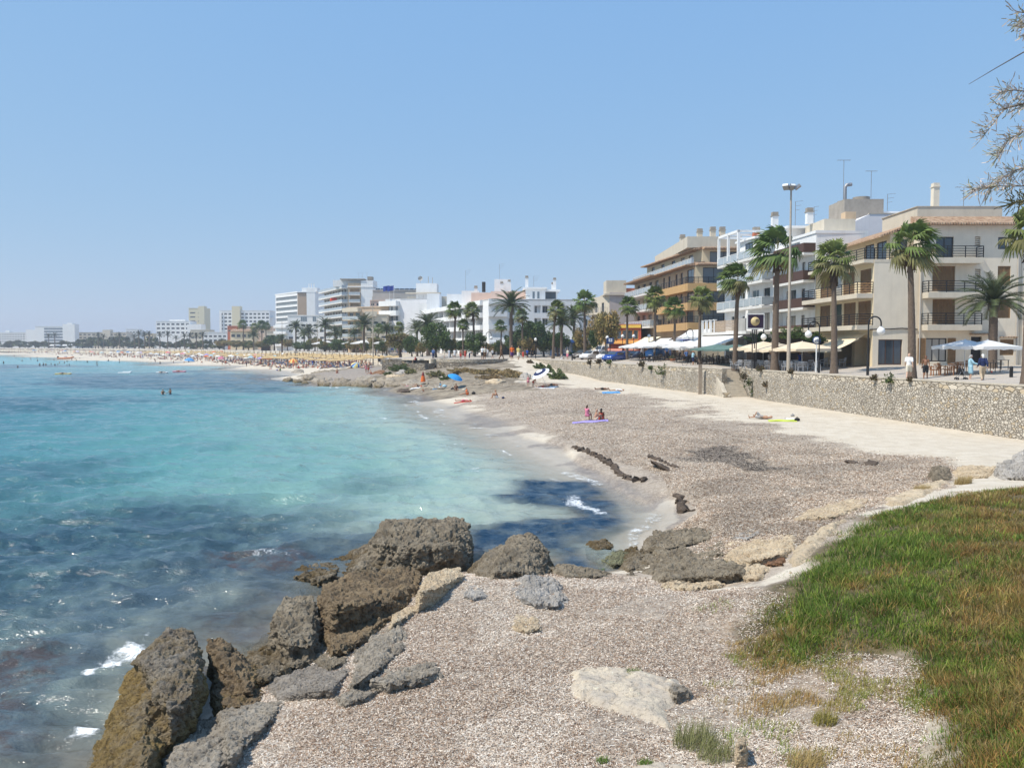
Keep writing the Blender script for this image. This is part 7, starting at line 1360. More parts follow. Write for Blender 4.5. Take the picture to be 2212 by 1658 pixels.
# tables and chairs
def chair(m,name,arms=True):
    t_=thing(name, 'x', 'chair',group='chairs on the cafe terraces');mb=MB();mb.box(-.24,.24,-.24,.22,.42,.46);mb.build('seat',m,t_);mb=MB()
    for k in range(5):x=-.2+.1*k;mb.bar((x,.22,.46),(x,.30,.88),.03)
    mb.bar((-.24,.30,.88),(.24,.30,.88),.05);mb.build('backrest',m,t_)
    for x in(-.22,.22):
        for y in(-.22,.22):mb=MB();mb.bar((x,y,0),(x*.95,y*.95,.42),.035);mb.build('leg',m,t_)
    if arms:
        for x in(-.26,.26):mb=MB();mb.bar((x,-.2,.66),(x,.27,.68),.04);mb.bar((x,-.2,.44),(x,-.2,.66),.03);mb.build('armrest',m,t_)
    return t_
def table(m,ml,name):
    t_=thing(name, 'x', 'table',group='tables on the cafe terraces');mb=MB();mb.box(-.4,.4,-.4,.4,.71,.74);mb.build('tabletop',m,t_)
    for x in(-.34,.34):
        for y in(-.34,.34):mb=MB();mb.bar((x,y,0),(x,y,.71),.04);mb.build('leg',ml,t_)
    return t_
WOODC=mat('orange_wood',(.36,.155,.06),.6,.12,5);ALU=mat('aluminium',(.55,.55,.56),.35,.06,4,metal=.5);RATT=mat('dark_rattan',(.06,.045,.035),.8,.2,8)
CW_,CA_,CR_=chair(WOODC, 'wooden_chair'),chair(ALU, 'metal_chair'),chair(RATT, 'rattan_chair');TW_,TA_,TR_=table(mat('pale_tabletop',(.66,.60,.50),.6),WOODC, 'wooden_table'),table(ALU,ALU, 'metal_table'),table(mat('dark_tabletop',(.10,.09,.08),.5),RATT, 'dark_table')
def prom_at(x,y):return Vector((x,y,prom_z(x,y)))
def pu(u,v):return hit(u,v,True)
for t_,u,Y,lab in[(TW_,2018,61.5, 'pale topped wooden table, left of three by the white parasols'),(TW_,2047,60.8, 'pale topped wooden table, middle of three by the white parasols'),(TW_,2072,61.8, 'pale topped wooden table, right of three by the white parasols'),(TR_,2145,60, 'dark table in the shade right of the white parasols'),(TR_,2162,62, 'dark table farther right in the parasol shade')]:x=ray(u,780)[0]*Y;place(t_,USED,prom_at(x,Y),rv(-.2,.2),1,lab)
for u,Y,rz,lab in[(2008,61.6,1.5, 'orange wood chair at the left side of the left wooden table'),(2020,60.6,3.1, 'orange wood chair in front of the left wooden table'),(2037,60.9,1.5, 'orange wood chair at the left side of the middle wooden table'),(2050,60.0,3.1, 'orange wood chair in front of the middle wooden table'),(2058,61,-1.5, 'orange wood chair between the middle and right wooden tables'),(2082,61.8,-1.5, 'orange wood chair at the right side of the right wooden table'),(2070,60.9,3.1, 'orange wood chair in front of the right wooden table')]:place(CW_,USED,prom_at(ray(u,785)[0]*Y,Y),rz,1,lab)
for k in range(26):
    u=1370+205*(k/25)+rv(-2,2);Y=float(np.interp(u,[1370,1450,1575],[118,108,93]))+rv(-3,3.5);x=ray(u,770)[0]*Y
    if k%3==0:place(TR_,USED,prom_at(x,Y),rv(0,3),1, 'dark cafe table in the shade of the white and green parasols')
    place(CR_,USED,prom_at(x+.75,Y+rv(-.4,.4)),rv(0,6),1, 'dark rattan chair in the shade of the white and green parasols');place(CR_,USED,prom_at(x-.75,Y+rv(-.4,.4)),rv(0,6),1, 'dark rattan chair in the shade of the white and green parasols')
for k in range(18):
    u=1600+150*(k/17)+rv(-2,2);Y=float(np.interp(u,[1600,1750],[83.5,74.5]))+rv(-1.5,3);x=ray(u,780)[0]*Y
    if k%2==0:place(TA_,USED,prom_at(x,Y),rv(0,3),1, 'bright metal cafe table under the beige parasols')
    place(CA_,USED,prom_at(x+.7,Y+rv(-.5,.5)),rv(0,6),1, 'aluminium chair under the beige parasols');place(CA_,USED,prom_at(x-.7,Y+rv(-.5,.5)),rv(0,6),1, 'aluminium chair under the beige parasols')
for k in range(6):Y=79+2.2*(k%3);place(CA_,USED,prom_at(30.2+.9*(k//3),Y-1.0),rv(0,6),1, 'aluminium chair under the corner awning of the cream building')
# planters, hedges, cone, bollard
def planter(kind):
    t_=thing('planter', 'x', 'planter',group='planters along the promenade');mb=MB()
    if kind=='pot':mb.lathe([(.26,0),(.36,.55),(.40,.56),(.40,.64),(.33,.64),(.33,.58),(.02,.58)],14);mb.build('pot',POTM,t_)
    else:mb.box(-.75,.75,-.25,.25,.05,.5);mb.build('trough',mat('dark_trough',(.05,.04,.035)),t_)
    s=scrub('foliage',None,(0,0,.6 if kind=='pot' else.5),.42 if kind=='pot' else.7,.4 if kind=='pot' else.25,[(.08,.12,.03),(.16,.15,.06)],300,5,.08,None,None);s.parent=t_;return t_
PP,PT=planter('pot'),planter('trough')
for t_,u,v,lab in[(PP,1342,780, 'terracotta pot left of the dark cafe chairs'),(PP,1389,781, 'terracotta pot under the leftmost white parasol'),(PP,1453,785, 'terracotta pot beside the seated woman'),(PT,1926,790, 'plant trough below the shop window of the cream building'),(PT,1756,790, 'plant trough left of the red menu board'),(PT,1788,790, 'plant trough right of the red menu board')]:place(t_,USED,pu(u,v),0,1,lab)
for u,vt,vb,hw,Y,lab in[(1640,722,752,28,87, 'leafy green planting above the green parasol edge'),(1715,712,750,44,84, 'leafy green hedge behind the tall mast and beige parasols'),(1760,722,752,24,82, 'green planting left of the cream corner awning')]:
    p=at(u,(vt+vb)/2,Y);s=hw*Y/FU;scrub('climbing_plant',lab,p,s,(vb-vt)/2*Y/FU*1.1,[(.08,.13,.03),(.11,.16,.04),(.06,.09,.025)],2600,int(u),.10, 'climbing plant', 'greenery on the cafe terraces',.4)
    mb=MB();q=Vector((p.x,p.y+.2,prom_z(p.x,p.y)));mb.box(-s*.9,s*.9,-.06,.06,0,p.z-q.z+.4);o=mb.build('trellis',RATT);o.location=q;tag(o,lab.replace('leafy green ', 'dark trellis screen behind the ').replace('green planting', 'dark trellis screen behind the planting'), 'trellis', 'greenery on the cafe terraces')
p=pu(1225,772);scrub('hedge', 'clipped green hedge beside the parked cars',p+Vector((2,0,.5)),1.7,.9,[(.09,.15,.03),(.07,.11,.03)],900,9,.14, 'hedge',None)
p=pu(2142,817);t_=thing('traffic_cone', 'red and white traffic cone beside the woman in navy', 'traffic cone',p);mb=MB();mb.box(-.19,.19,-.19,.19,0,.04);mb.lathe([(.14,.04),(.105,.2)],14);mb.lathe([(.07,.36),(.03,.55),(.001,.55)],14);mb.build('body',mat('cone_red',(.62,.07,.04),.6),t_);mb=MB();mb.lathe([(.106,.2),(.071,.36)],14);mb.build('stripe',SIGNW,t_)
p=pu(2184,822);mb=MB();mb.lathe([(.11,0),(.11,.8),(.12,.82),(.12,.9),(.07,.97),(.001,.98)],12);o=mb.build('bollard',BLACK);o.location=p;tag(o, 'black bollard at the right end of the promenade', 'bollard');p=pu(1236,778);o2=o.copy();C.objects.link(o2);o2.location=p;o2['label']='black bollard beside the clipped hedge'
# ---------------------------------------------------------------- vehicles
TYRE=mat('tyre',(.02,.02,.02),.85);RIM=mat('rim',(.45,.45,.46),.35,.05,3,metal=.7);HEADL=mat('headlight',(.75,.76,.78),.15,.02,3,spec=.8)
def car(name,kind,paint):
    t_=thing(name, 'x', 'car' if kind!='van' else 'van',group='vehicles parked near the restaurant')
    if kind=='van':side=[(-2.3,.35),(-2.3,1.0),(-2.25,1.95),(-1.95,2.05),(1.05,2.05),(1.65,1.25),(2.3,1.0),(2.35,.35)];L_=2.3;win=[(.35,1.25),(.35,1.85),(1.0,1.9),(1.45,1.28)]
    else:side=[(-2.0,.3),(-2.05,.75),(-1.95,.98),(-1.55,1.42),(-1.0,1.5),(.1,1.48),(.95,1.0),(1.9,.86),(2.05,.6),(2.05,.3)];L_=2.0;win=[(-1.5,1.0),(-1.3,1.36),(.05,1.40),(.75,1.0)]
    hw=.84;bm=bmesh.new();lay=[]
    for y in(-hw,-hw*.93,hw*.93,hw):
        k=.96 if abs(y)==hw else 1.0;lay.append([bm.verts.new((x*k,y*(1 if z<1.05 else(.84 if kind!='van' else.93)),(z-.3)*(k if z>.5 else 1)+.3))for x,z in side])
    n=len(side)
    for a,b_ in zip(lay[:-1],lay[1:]):
        for i in range(n):bm.faces.new((a[i],a[(i+1)%n],b_[(i+1)%n],b_[i]))
    bm.faces.new(lay[0][::-1]);bm.faces.new(lay[-1]);bmesh.ops.recalc_face_normals(bm,faces=bm.faces);bmesh.ops.bevel(bm,geom=bm.edges[:],offset=.04,segments=2,affect='EDGES');me=bpy.data.meshes.new('body');bm.to_mesh(me);bm.free();me.materials.append(paint);me.polygons.foreach_set('use_smooth',[True]*len(me.polygons));link('body',me,t_)
    for s in(-1,1):
        mb=MB();wy=lambda z:s*(hw*(1 if z<1.05 else(.86 if kind!='van' else.945))+.012);a=[(x,wy(z),z)for x,z in win];mb.add(a+[(x,y-s*.02,z)for x,y,z in a],[(0,1,2,3),(7,6,5,4)]if s<0 else[(3,2,1,0),(4,5,6,7)]);mb.build('side_window',GLS,t_)
        mb=MB();mb.ball((L_-.1,s*.6,.72),(.12,.17,.10),10);mb.build('headlight',HEADL,t_);mb=MB();mb.box(.7,.85,s*.86,s*1.0,.98,1.1);mb.build('wing_mirror',paint,t_)
        for x in(-1.3,1.3):mb=MB();M=Matrix.Translation((x,s*(hw-.12),.31))@Matrix.Rotation(R(90),4, 'X');mb.lathe([(.17,-.1),(.31,-.1),(.31,.1),(.17,.1)],18,0,M);w_=mb.build('wheel',TYRE,t_);mb=MB();mb.lathe([(.001,.11*-s),(.18,.09*-s),(.18,.0)],14,0,M);mb.build('rim',RIM,w_)
    mb=MB();ws=[(.15,1.44),(.90,1.03)]if kind!='van' else[(1.1,1.98),(1.62,1.3)];(x0,z0),(x1,z1)=ws;y0,y1=.62,.72;off=Vector((.03,0,.03));v=[Vector(q)+off for q in((x1,-y1,z1),(x1,y1,z1),(x0,y0,z0),(x0,-y0,z0))];mb.add(v,[(0,1,2,3)]);mb.build('windscreen',GLS,t_);mb=MB();mb.box(L_+.02-.02,L_+.05,-.25,.25,.45,.56);mb.build('number_plate',SIGNW,t_);return t_
PW=mat('paint_white',(.78,.78,.78),.3,.02,1,spec=.6);PBL=mat('paint_blue',(.02,.07,.32),.25,.05,1,spec=.6);PNV=mat('paint_navy',(.015,.025,.07),.25,.05,1,spec=.6);PBR=mat('paint_bronze',(.12,.10,.085),.3,.05,1,spec=.6);PVB=mat('paint_vanblue',(.03,.16,.45),.35,.05,1,spec=.5)
for k,(u,vb,kd,pt,rz,lab)in enumerate([(1258,775, 'car',PBR,3.5, 'dark bronze car, leftmost in the parking row'),(1275,777, 'car',PW,3.5, 'white car second from the left in the parking row'),(1302,768, 'van',PW,3.4, 'white van parked behind the row of cars'),(1312,779, 'car',PW,3.5, 'white car half hidden by the blue car'),(1326,781, 'car',PBL,3.5, 'bright blue car at the parking sign'),(1347,778, 'car',PBL,3.4, 'second blue car behind the parking sign'),(1374,779, 'car',PNV,3.4, 'dark navy car at the right end of the parking row'),(1422,774, 'van',PVB,3.5, 'blue delivery van behind the white cafe parasols')]):
    t_=car('parked_van' if kd=='van' else 'parked_car',kd,pt);t_['label']=lab;p=pu(u,vb);t_.location=p;t_.rotation_euler=(0,0,rz+.55)
def bike(lab,p,rz):
    t_=thing('bicycle',lab, 'bicycle',p,rz, 'bicycles at the cafe')
    for x in(-.52,.52):
        mb=MB();mb.tube([(x+.33*math.cos(a),0,.34+.33*math.sin(a))for a in np.linspace(0,2*math.pi,21)],.022,5,caps=False);w_=mb.build('wheel',TYRE,t_);mb=MB()
        for k in range(6):a=math.pi*k/6;mb.bar((x-.32*math.cos(a),0,.34-.32*math.sin(a)),(x+.32*math.cos(a),0,.34+.32*math.sin(a)),.008)
        mb.build('spokes',STEEL,w_)
    mb=MB()
    for a,b_ in[((-.52,0,.34),(-.05,0,.34)),((-.52,0,.34),(-.2,0,.8)),((-.05,0,.34),(-.2,0,.85)),((-.2,0,.8),(.36,0,.82)),((-.05,0,.34),(.36,0,.76)),((.36,0,.85),(.52,0,.34))]:mb.tube([a,b_],.022,6)
    mb.build('frame',BLACK,t_);mb=MB();mb.box(-.32,-.08,-.07,.07,.88,.94);mb.build('saddle',BLACK,t_);mb=MB();mb.tube([(.36,0,.8),(.34,0,1.0)],.018,6);mb.tube([(.3,-.28,1.02),(.36,0,1.0),(.3,.28,1.02)],.016,6);mb.build('handlebar',BLACK,t_)
bike('black bicycle wheeled by the man in the blue shirt',pu(1488,790),.2);bike('bicycle leaning among the dark chairs behind the man in blue',pu(1506,787),-.3);bike('bicycle parked beside the navy car',pu(1303,781),.5)
# ================================================================ PEOPLE
SK=[mat('skin_light',(.56,.36,.26),.6,.06,6),mat('skin_tan',(.42,.235,.145),.6,.06,6),mat('skin_brown',(.24,.12,.07),.6,.06,6)]
CL={k:mat('cloth_'+k,c,.9,.1,9)for k,c in dict(white=(.78,.78,.78),blue=(.10,.18,.38),navy=(.02,.03,.09),lightblue=(.36,.58,.68),red=(.50,.06,.04),orange=(.70,.15,.03),yellow=(.72,.58,.22),green=(.10,.22,.10),grey=(.33,.32,.31),black=(.02,.02,.022),purple=(.12,.05,.16),pink=(.68,.22,.30),beige=(.50,.40,.28),brown=(.16,.09,.05),royal=(.03,.09,.42),cream=(.72,.66,.54)).items()}
HR={k:mat('hair_'+k,c,.7,.15,20)for k,c in dict(dark=(.025,.018,.013),brown=(.08,.045,.025),grey=(.38,.37,.36),white=(.70,.69,.66),blond=(.36,.25,.11)).items()}
def V3(*a):return Vector(a)
def skeleton(pose):
    """joints of a 1.70 m adult, facing -Y"""
    J=dict(pel=V3(0,0,.92),wai=V3(0,.01,1.08),che=V3(0,.01,1.28),nec=V3(0,.015,1.45),hea=V3(0,-.01,1.58))
    for s,n in((-1, 'r'),(1, 'l')):
        J['sh'+n]=V3(.17*s,.015,1.40);J['el'+n]=V3(.22*s,.03,1.12);J['wr'+n]=V3(.24*s,-.06,.89);J['hi'+n]=V3(.09*s,0,.90);J['kn'+n]=V3(.10*s,-.02,.49);J['an'+n]=V3(.10*s,.02,.08)
    if pose=='walk':J['knr']=V3(-.10,-.14,.50);J['anr']=V3(-.10,-.26,.09);J['knl']=V3(.10,.02,.49);J['anl']=V3(.10,.28,.14);J['elr']+=V3(0,.1,0);J['wrr']+=V3(0,.2,.03);J['wrl']+=V3(0,-.14,.05)
    if pose in('push', 'reach'):
        for n in 'rl':J['el'+n]+=V3(0,-.15,.06);J['wr'+n]+=V3(0,-.34,.20)
    if pose=='bend':
        for k in('wai', 'che', 'nec', 'hea', 'shr', 'shl', 'elr', 'ell', 'wrr', 'wrl'):d=J[k]-J['pel'];a=1.0;J[k]=J['pel']+V3(d.x,d.y*math.cos(a)-d.z*math.sin(a),d.y*math.sin(a)+d.z*math.cos(a))
        for n in 'rl':J['wr'+n]=J['sh'+n]+V3(0,-.15,-.5);J['el'+n]=J['sh'+n]+V3(0,-.02,-.28)
    if pose in('chair', 'ground', 'knees'):
        z={'chair':.46, 'ground':.10, 'knees':.10}[pose];dz=z-.92
        for k in J:J[k]=J[k]+V3(0,0,dz)
        for s,n in((-1, 'r'),(1, 'l')):
            if pose=='chair':J['kn'+n]=V3(.11*s,-.42,.48);J['an'+n]=V3(.11*s,-.44,.08);J['wr'+n]=V3(.13*s,-.34,.58);J['el'+n]=V3(.23*s,-.08,.68)
            elif pose=='ground':J['kn'+n]=V3(.13*s,-.42,.20);J['an'+n]=V3(.12*s,-.84,.07);J['wr'+n]=V3(.16*s,-.28,.24);J['el'+n]=V3(.24*s,-.04,.34)
            else:J['kn'+n]=V3(.14*s,-.36,.48);J['an'+n]=V3(.12*s,-.50,.08);J['wr'+n]=V3(.06*s,-.42,.38);J['el'+n]=V3(.22*s,-.16,.38)
        if pose!='chair':
            for k in('che', 'nec', 'hea', 'shr', 'shl'):J[k]+=V3(0,-.10,-.02)
    if pose in('lieback', 'liefront', 'lieknee'):
        if pose=='lieknee':J['knr']=V3(-.1,-.34,.62);J['anr']=V3(-.1,-.02,.42)
        if pose=='liefront':
            for s,n in((-1, 'r'),(1, 'l')):J['el'+n]=V3(.28*s,-.06,1.58);J['wr'+n]=V3(.08*s,-.08,1.72)
        for k in J:p=J[k];J[k]=V3(p.x,-(p.z-.85)if False else(p.z-.85),-p.y+.14)if pose!='liefront' else V3(p.x,p.z-.85,p.y+.14)
    return J
def cap(mb,a,b_,ra,rb,n=10):
    mb.tube([a,a.lerp(b_,.5),b_],[ra,(ra+rb)/2*1.02,rb],n);mb.ball(a,ra*.995,n);mb.ball(b_,rb*.995,n)
def remesh(mb,vox,name):
    me=mb.mesh('t',[]);o=bpy.data.objects.new('t',me);C.objects.link(o);m1=o.modifiers.new('r', 'REMESH');m1.mode='VOXEL';m1.voxel_size=vox;m2=o.modifiers.new('s', 'SMOOTH');m2.iterations=3;m2.factor=.5
    me2=bpy.data.meshes.new_from_object(o.evaluated_get(bpy.context.evaluated_depsgraph_get()));bpy.data.objects.remove(o);bpy.data.meshes.remove(me);me2.name=name;me2.polygons.foreach_set('use_smooth',[True]*len(me2.polygons));return me2
PC={}
def body_mesh(pose,fine):
    key=('body',pose,fine)
    if key in PC:return PC[key]
    J=skeleton(pose);mb=MB();lying=pose.startswith('lie');up=(J['hea']-J['nec']).normalized();fw=V3(0,0,1)if pose in('lieback', 'lieknee')else V3(0,0,-1)if pose=='liefront' else(V3(0,-.6,-.8)if pose=='bend' else V3(0,-1,0))
    sd=up.cross(fw).normalized()
    cap(mb,J['pel'],J['wai'],.135,.12,12);cap(mb,J['wai'],J['che'],.12,.135,12);cap(mb,J['che'],J['nec'],.125,.055,12)
    for n in 'rl':
        cap(mb,J['sh'+n],J['el'+n],.052,.042);cap(mb,J['el'+n],J['wr'+n],.042,.029);cap(mb,J['nec'].lerp(J['che'],.25),J['sh'+n],.06,.055);cap(mb,J['pel'].lerp(J['hi'+n],.6),J['hi'+n],.11,.10);cap(mb,J['hi'+n],J['kn'+n],.088,.058);cap(mb,J['kn'+n],J['an'+n],.056,.037)
        fd=V3(0,-.15,-.045)if not lying else(V3(0,-.05,.16)if pose!='liefront' else V3(0,-.16,-.02));cap(mb,J['an'+n]+fd*-.2,J['an'+n]+fd,.042,.03)
        d=(J['wr'+n]-J['el'+n]).normalized();s_=d.cross(fw);s_=s_.normalized()if s_.length>.1 else sd;pm=J['wr'+n]+d*.05;cap(mb,J['wr'+n],pm,.03,.036,8)
        if fine:
            for k in range(4):b_=pm+s_*(-.027+.018*k)+d*.03;e=b_+d*(.055+.012*(k in(1,2)))+fw*(.012+.006*k);mb.tube([b_,b_.lerp(e,.5)-fw*.003,e],[.0105,.0098,.0085],6)
            mb.tube([pm-s_*.03-d*.02,pm-s_*.055+d*.01+fw*.01,pm-s_*.06+d*.04+fw*.018],[.0125,.011,.0095],6)
        else:cap(mb,pm,pm+d*.07,.03,.018,8)
    cap(mb,J['nec'],J['hea'],.052,.05);h=J['hea']+up*.02
    M=Matrix.Translation(h)@Matrix((sd,fw,up)).transposed().to_4x4()
    mb.lathe([(.001,-.125),(.045,-.115),(.062,-.08),(.074,-.02),(.078,.03),(.07,.08),(.045,.112),(.001,.122)],16,0,M@Matrix.Diagonal((1,1.18,1,1)))
    mb.ball(h+fw*.095-up*.012,(.015,.02,.022),8);mb.ball(h+fw*.086-up*.058,(.024,.012,.009),8);mb.ball(h+fw*.07-up*.1,.022,8)
    for s in(-1,1):mb.ball(h+sd*s*.078-up*.01,(.012,.02,.03),8);mb.ball(h+fw*.083+sd*s*.03+up*.012,.012,8)
    PC[key]=remesh(mb,.0085 if fine else.02, 'person');return PC[key]
def cloth_mesh(pose,typ):
    key=('cloth',pose,typ)
    if key in PC:return PC[key]
    J=skeleton(pose);mb=MB();e=.022
    if typ in('shirt', 'vest', 'jacket'):
        cap(mb,J['pel'].lerp(J['wai'],.25),J['wai'],.135+e,.125+e,12);cap(mb,J['wai'],J['che'],.122+e,.137+e,12);cap(mb,J['che'],J['nec'].lerp(J['che'],.35),.128+e,.08+e,12)
        for n in 'rl':
            cap(mb,J['nec'].lerp(J['che'],.3),J['sh'+n],.062+e*.8,.056+e*.8)
            if typ!='vest':cap(mb,J['sh'+n],J['sh'+n].lerp(J['el'+n],.7 if typ=='shirt' else 1),.056+e,.055+e*.9)
            if typ=='jacket':cap(mb,J['el'+n],J['el'+n].lerp(J['wr'+n],.85),.05+e*.6,.04+e*.6)
    if typ in('shorts', 'trousers', 'skirt', 'trunks'):
        cap(mb,J['pel'].lerp(J['wai'],.3),J['pel'],.137+e*.7,.14+e*.8,12);f={'shorts':.85, 'trousers':1, 'skirt':.9, 'trunks':.4}[typ]
        for n in 'rl':
            cap(mb,J['pel'].lerp(J['hi'+n],.6),J['hi'+n],.115+e*.6,.104+e*.8);cap(mb,J['hi'+n],J['hi'+n].lerp(J['kn'+n],f),.092+e,.07+e*(1.0 if typ!='skirt' else 2.2))
            if typ=='trousers':cap(mb,J['kn'+n],J['kn'+n].lerp(J['an'+n],.92),.06+e*.8,.045+e*.8)
        if typ=='skirt':cap(mb,J['pel'],J['knl'].lerp(J['knr'],.5).lerp(J['pel'],.15),.14,.16,12)
    if typ=='bikini':cap(mb,J['che']+V3(0,0,0),J['che'].lerp(J['wai'],.25),.134+e*.5,.130+e*.4,12)
    PC[key]=remesh(mb,.022,typ);return PC[key]
def hair_mesh(pose,style):
    key=('hair',pose,style)
    if key in PC:return PC[key]
    J=skeleton(pose);up=(J['hea']-J['nec']).normalized();fw=V3(0,0,1)if pose in('lieback', 'lieknee')else V3(0,0,-1)if pose=='liefront' else(V3(0,-.6,-.8)if pose=='bend' else V3(0,-1,0));sd=up.cross(fw).normalized();h=J['hea']+up*.02;mb=MB();M=Matrix.Translation(h-fw*.018+up*.03)@Matrix((sd,fw,up)).transposed().to_4x4()
    if style=='cap':
        mb.lathe([(.001,.115),(.06,.10),(.087,.05),(.09,.02),(.085,.015)],14,0,M@Matrix.Diagonal((1,1.15,1,1)));mb.ball(h+fw*.12+up*.045,(.06,.06,.012),10)
    elif style=='hat':mb.lathe([(.001,.115),(.07,.10),(.088,.03),(.16,.01),(.17,.0),(.085,.005)],16,0,M)
    else:
        mb.lathe([(.001,.105),(.05,.095),(.082,.05),(.09,0),(.08,-.03),(.04,-.035)],14,0,M@Matrix.Diagonal((1,1.08,1,1)))
        if style in('long', 'bob'):l=.22 if style=='long' else.10;cap(mb,h-fw*.06,h-fw*.075-up*l,.075,.055)
    PC[key]=remesh(mb,.014, 'hat' if style in('cap', 'hat')else 'hair');return PC[key]
def person(label,loc,rz,pose='stand',skin=1,top=None,bottom=('black', 'trunks'),hair=('dark', 'short'),hat=None,s=1.0,fine=False,group='people on the seafront',sink=0.0):
    me=body_mesh(pose,fine);o=link('person',me);o.location=Vector(loc)-Vector((0,0,sink));o.rotation_euler=(0,0,rz);o.scale=(s,s,s);tag(o,label, 'person',group)
    def dress(mesh,m,nm):
        if not mesh.materials:mesh.materials.append(m)
        c=link(nm,mesh,o);c.material_slots[0].link='OBJECT';c.material_slots[0].material=m
    if not me.materials:me.materials.append(SK[skin])
    o.material_slots[0].link='OBJECT';o.material_slots[0].material=SK[skin]
    if top:dress(cloth_mesh(pose,top[1]),CL[top[0]],{'shirt':'shirt', 'vest':'vest', 'jacket':'jacket', 'bikini':'bikini_top'}[top[1]])
    if bottom:dress(cloth_mesh(pose,bottom[1]),CL[bottom[0]],{'trunks':'swimming_trunks'}.get(bottom[1],bottom[1]))
    if hair:dress(hair_mesh(pose,hair[1]),HR[hair[0]], 'hair')
    if hat:dress(hair_mesh(pose,hat[1]),CL[hat[0]],hat[1])
    return o
GP='people strolling on the near promenade'
S_,T_,B_,K_='shirt', 'trousers', 'shorts', 'skirt'
# near promenade (feet hidden by the wall coping)
person('man with grey hair in a white striped shirt and pale shorts',pu(1963,819),2.6, 'walk',0,('white',S_),('cream',B_),('grey', 'short'),None,1.05,True,GP);person('bare chested tanned person in dark patterned shorts behind the palm trunk',pu(1999,820),-.5, 'walk',2,None,('black',B_),('dark', 'bob'),None,.97,True,GP)
o=person('woman in a pale turquoise jacket and skirt pushing a walker',pu(2096,821),1.3, 'push',0,('lightblue', 'jacket'),('lightblue',K_),('grey', 'bob'),None,1.0,True,GP);person('woman with curly white hair in a navy jacket and beige trousers',pu(2122,823),2.9, 'walk',0,('navy', 'jacket'),('beige',T_),('white', 'bob'),None,1.04,True,GP)
p=pu(2077,821);t_=thing('wheeled_walker', 'dark wheeled walker with a bag in front of the turquoise woman', 'walker',p,1.3);mb=MB();mb.box(-.22,.22,-.1,.2,.35,.8);mb.build('bag',CL['black'],t_);mb=MB()
for x in(-.26,.26):mb.bar((x,-.25,.1),(x,.15,.95),.03);mb.bar((x,.3,.1),(x,.1,.6),.03)
mb.bar((-.26,.15,.95),(.26,.15,.95),.03);mb.build('frame',STEEL,t_)
for x in(-.26,.26):
    for y in(-.25,.3):mb=MB();mb.lathe([(.03,-.02),(.1,-.02),(.1,.02),(.03,.02)],12,0,Matrix.Translation((x,y,.1))@Matrix.Rotation(R(90),4, 'Y'));mb.build('wheel',TYRE,t_)
GC='people around the cafe terraces'
person('man in a grey shirt and white cap walking along the wall',pu(1664,799),-.6, 'walk',1,('grey',S_),('brown',B_),None,('white', 'cap'),1.02,False,GC);person('person in purple behind the man in the white cap',pu(1676,796),-.4, 'stand',1,('purple',S_),('black',T_),('brown', 'bob'),None,.95,False,GC);person('man in blue with a cap beside the tall mast',pu(1728,799),2.2, 'stand',1,('royal', 'vest'),('blue',B_),None,('grey', 'cap'),1.0,False,GC)
person('man in a pale blue shirt wheeling a bicycle',pu(1497,790),1.6, 'push',1,('lightblue',S_),('navy',B_),('grey', 'short'),None,1.02,False,GC);person('woman in a salmon blouse sitting on a cafe chair',pu(1441,782),1.2, 'chair',1,('pink',S_),('beige',B_),('blond', 'bob'),None,1.0,False,GC);person('man in white by the crescent sign post inside the terrace',pu(1629,783),.5, 'stand',1,('white',S_),('black',T_),('dark', 'short'),None,1.0,False,GC);person('guest in red seated under the beige parasols',pu(1655,785),2, 'chair',1,('red',S_),('black',T_),('brown', 'short'),None,1.0,False,GC);person('guest in yellow seated beside the tall mast',pu(1703,791),2.6, 'chair',0,('yellow',S_),('black',T_),('grey', 'short'),None,1.0,False,GC);person('guest in white seated beside the tall mast',pu(1690,793),2.3, 'chair',0,('white',S_),('blue',T_),('dark', 'short'),None,1.0,False,GC);person('waiter in dark clothes under the green parasols',pu(1585,782),0, 'stand',1,('black',S_),('black',T_),('dark', 'short'),None,1.0,False,GC)
for k in range(8):u=1385+14*k+rv(-3,3);person(['guest in white at the dark cafe tables', 'guest in blue at the dark cafe tables', 'guest in grey at the dark cafe tables'][k%3]+[' near the left parasols', ' under the middle white parasols', ' under the right white parasols'][k//3],pu(u,777+rv(-2,3)),rv(0,6), 'chair' if k%2 else 'stand',1,(['white', 'blue', 'grey'][k%3],S_),('black',T_),('grey' if k%2 else 'dark', 'short'),('white', 'cap')if k==2 else None,1.0,False,GC)
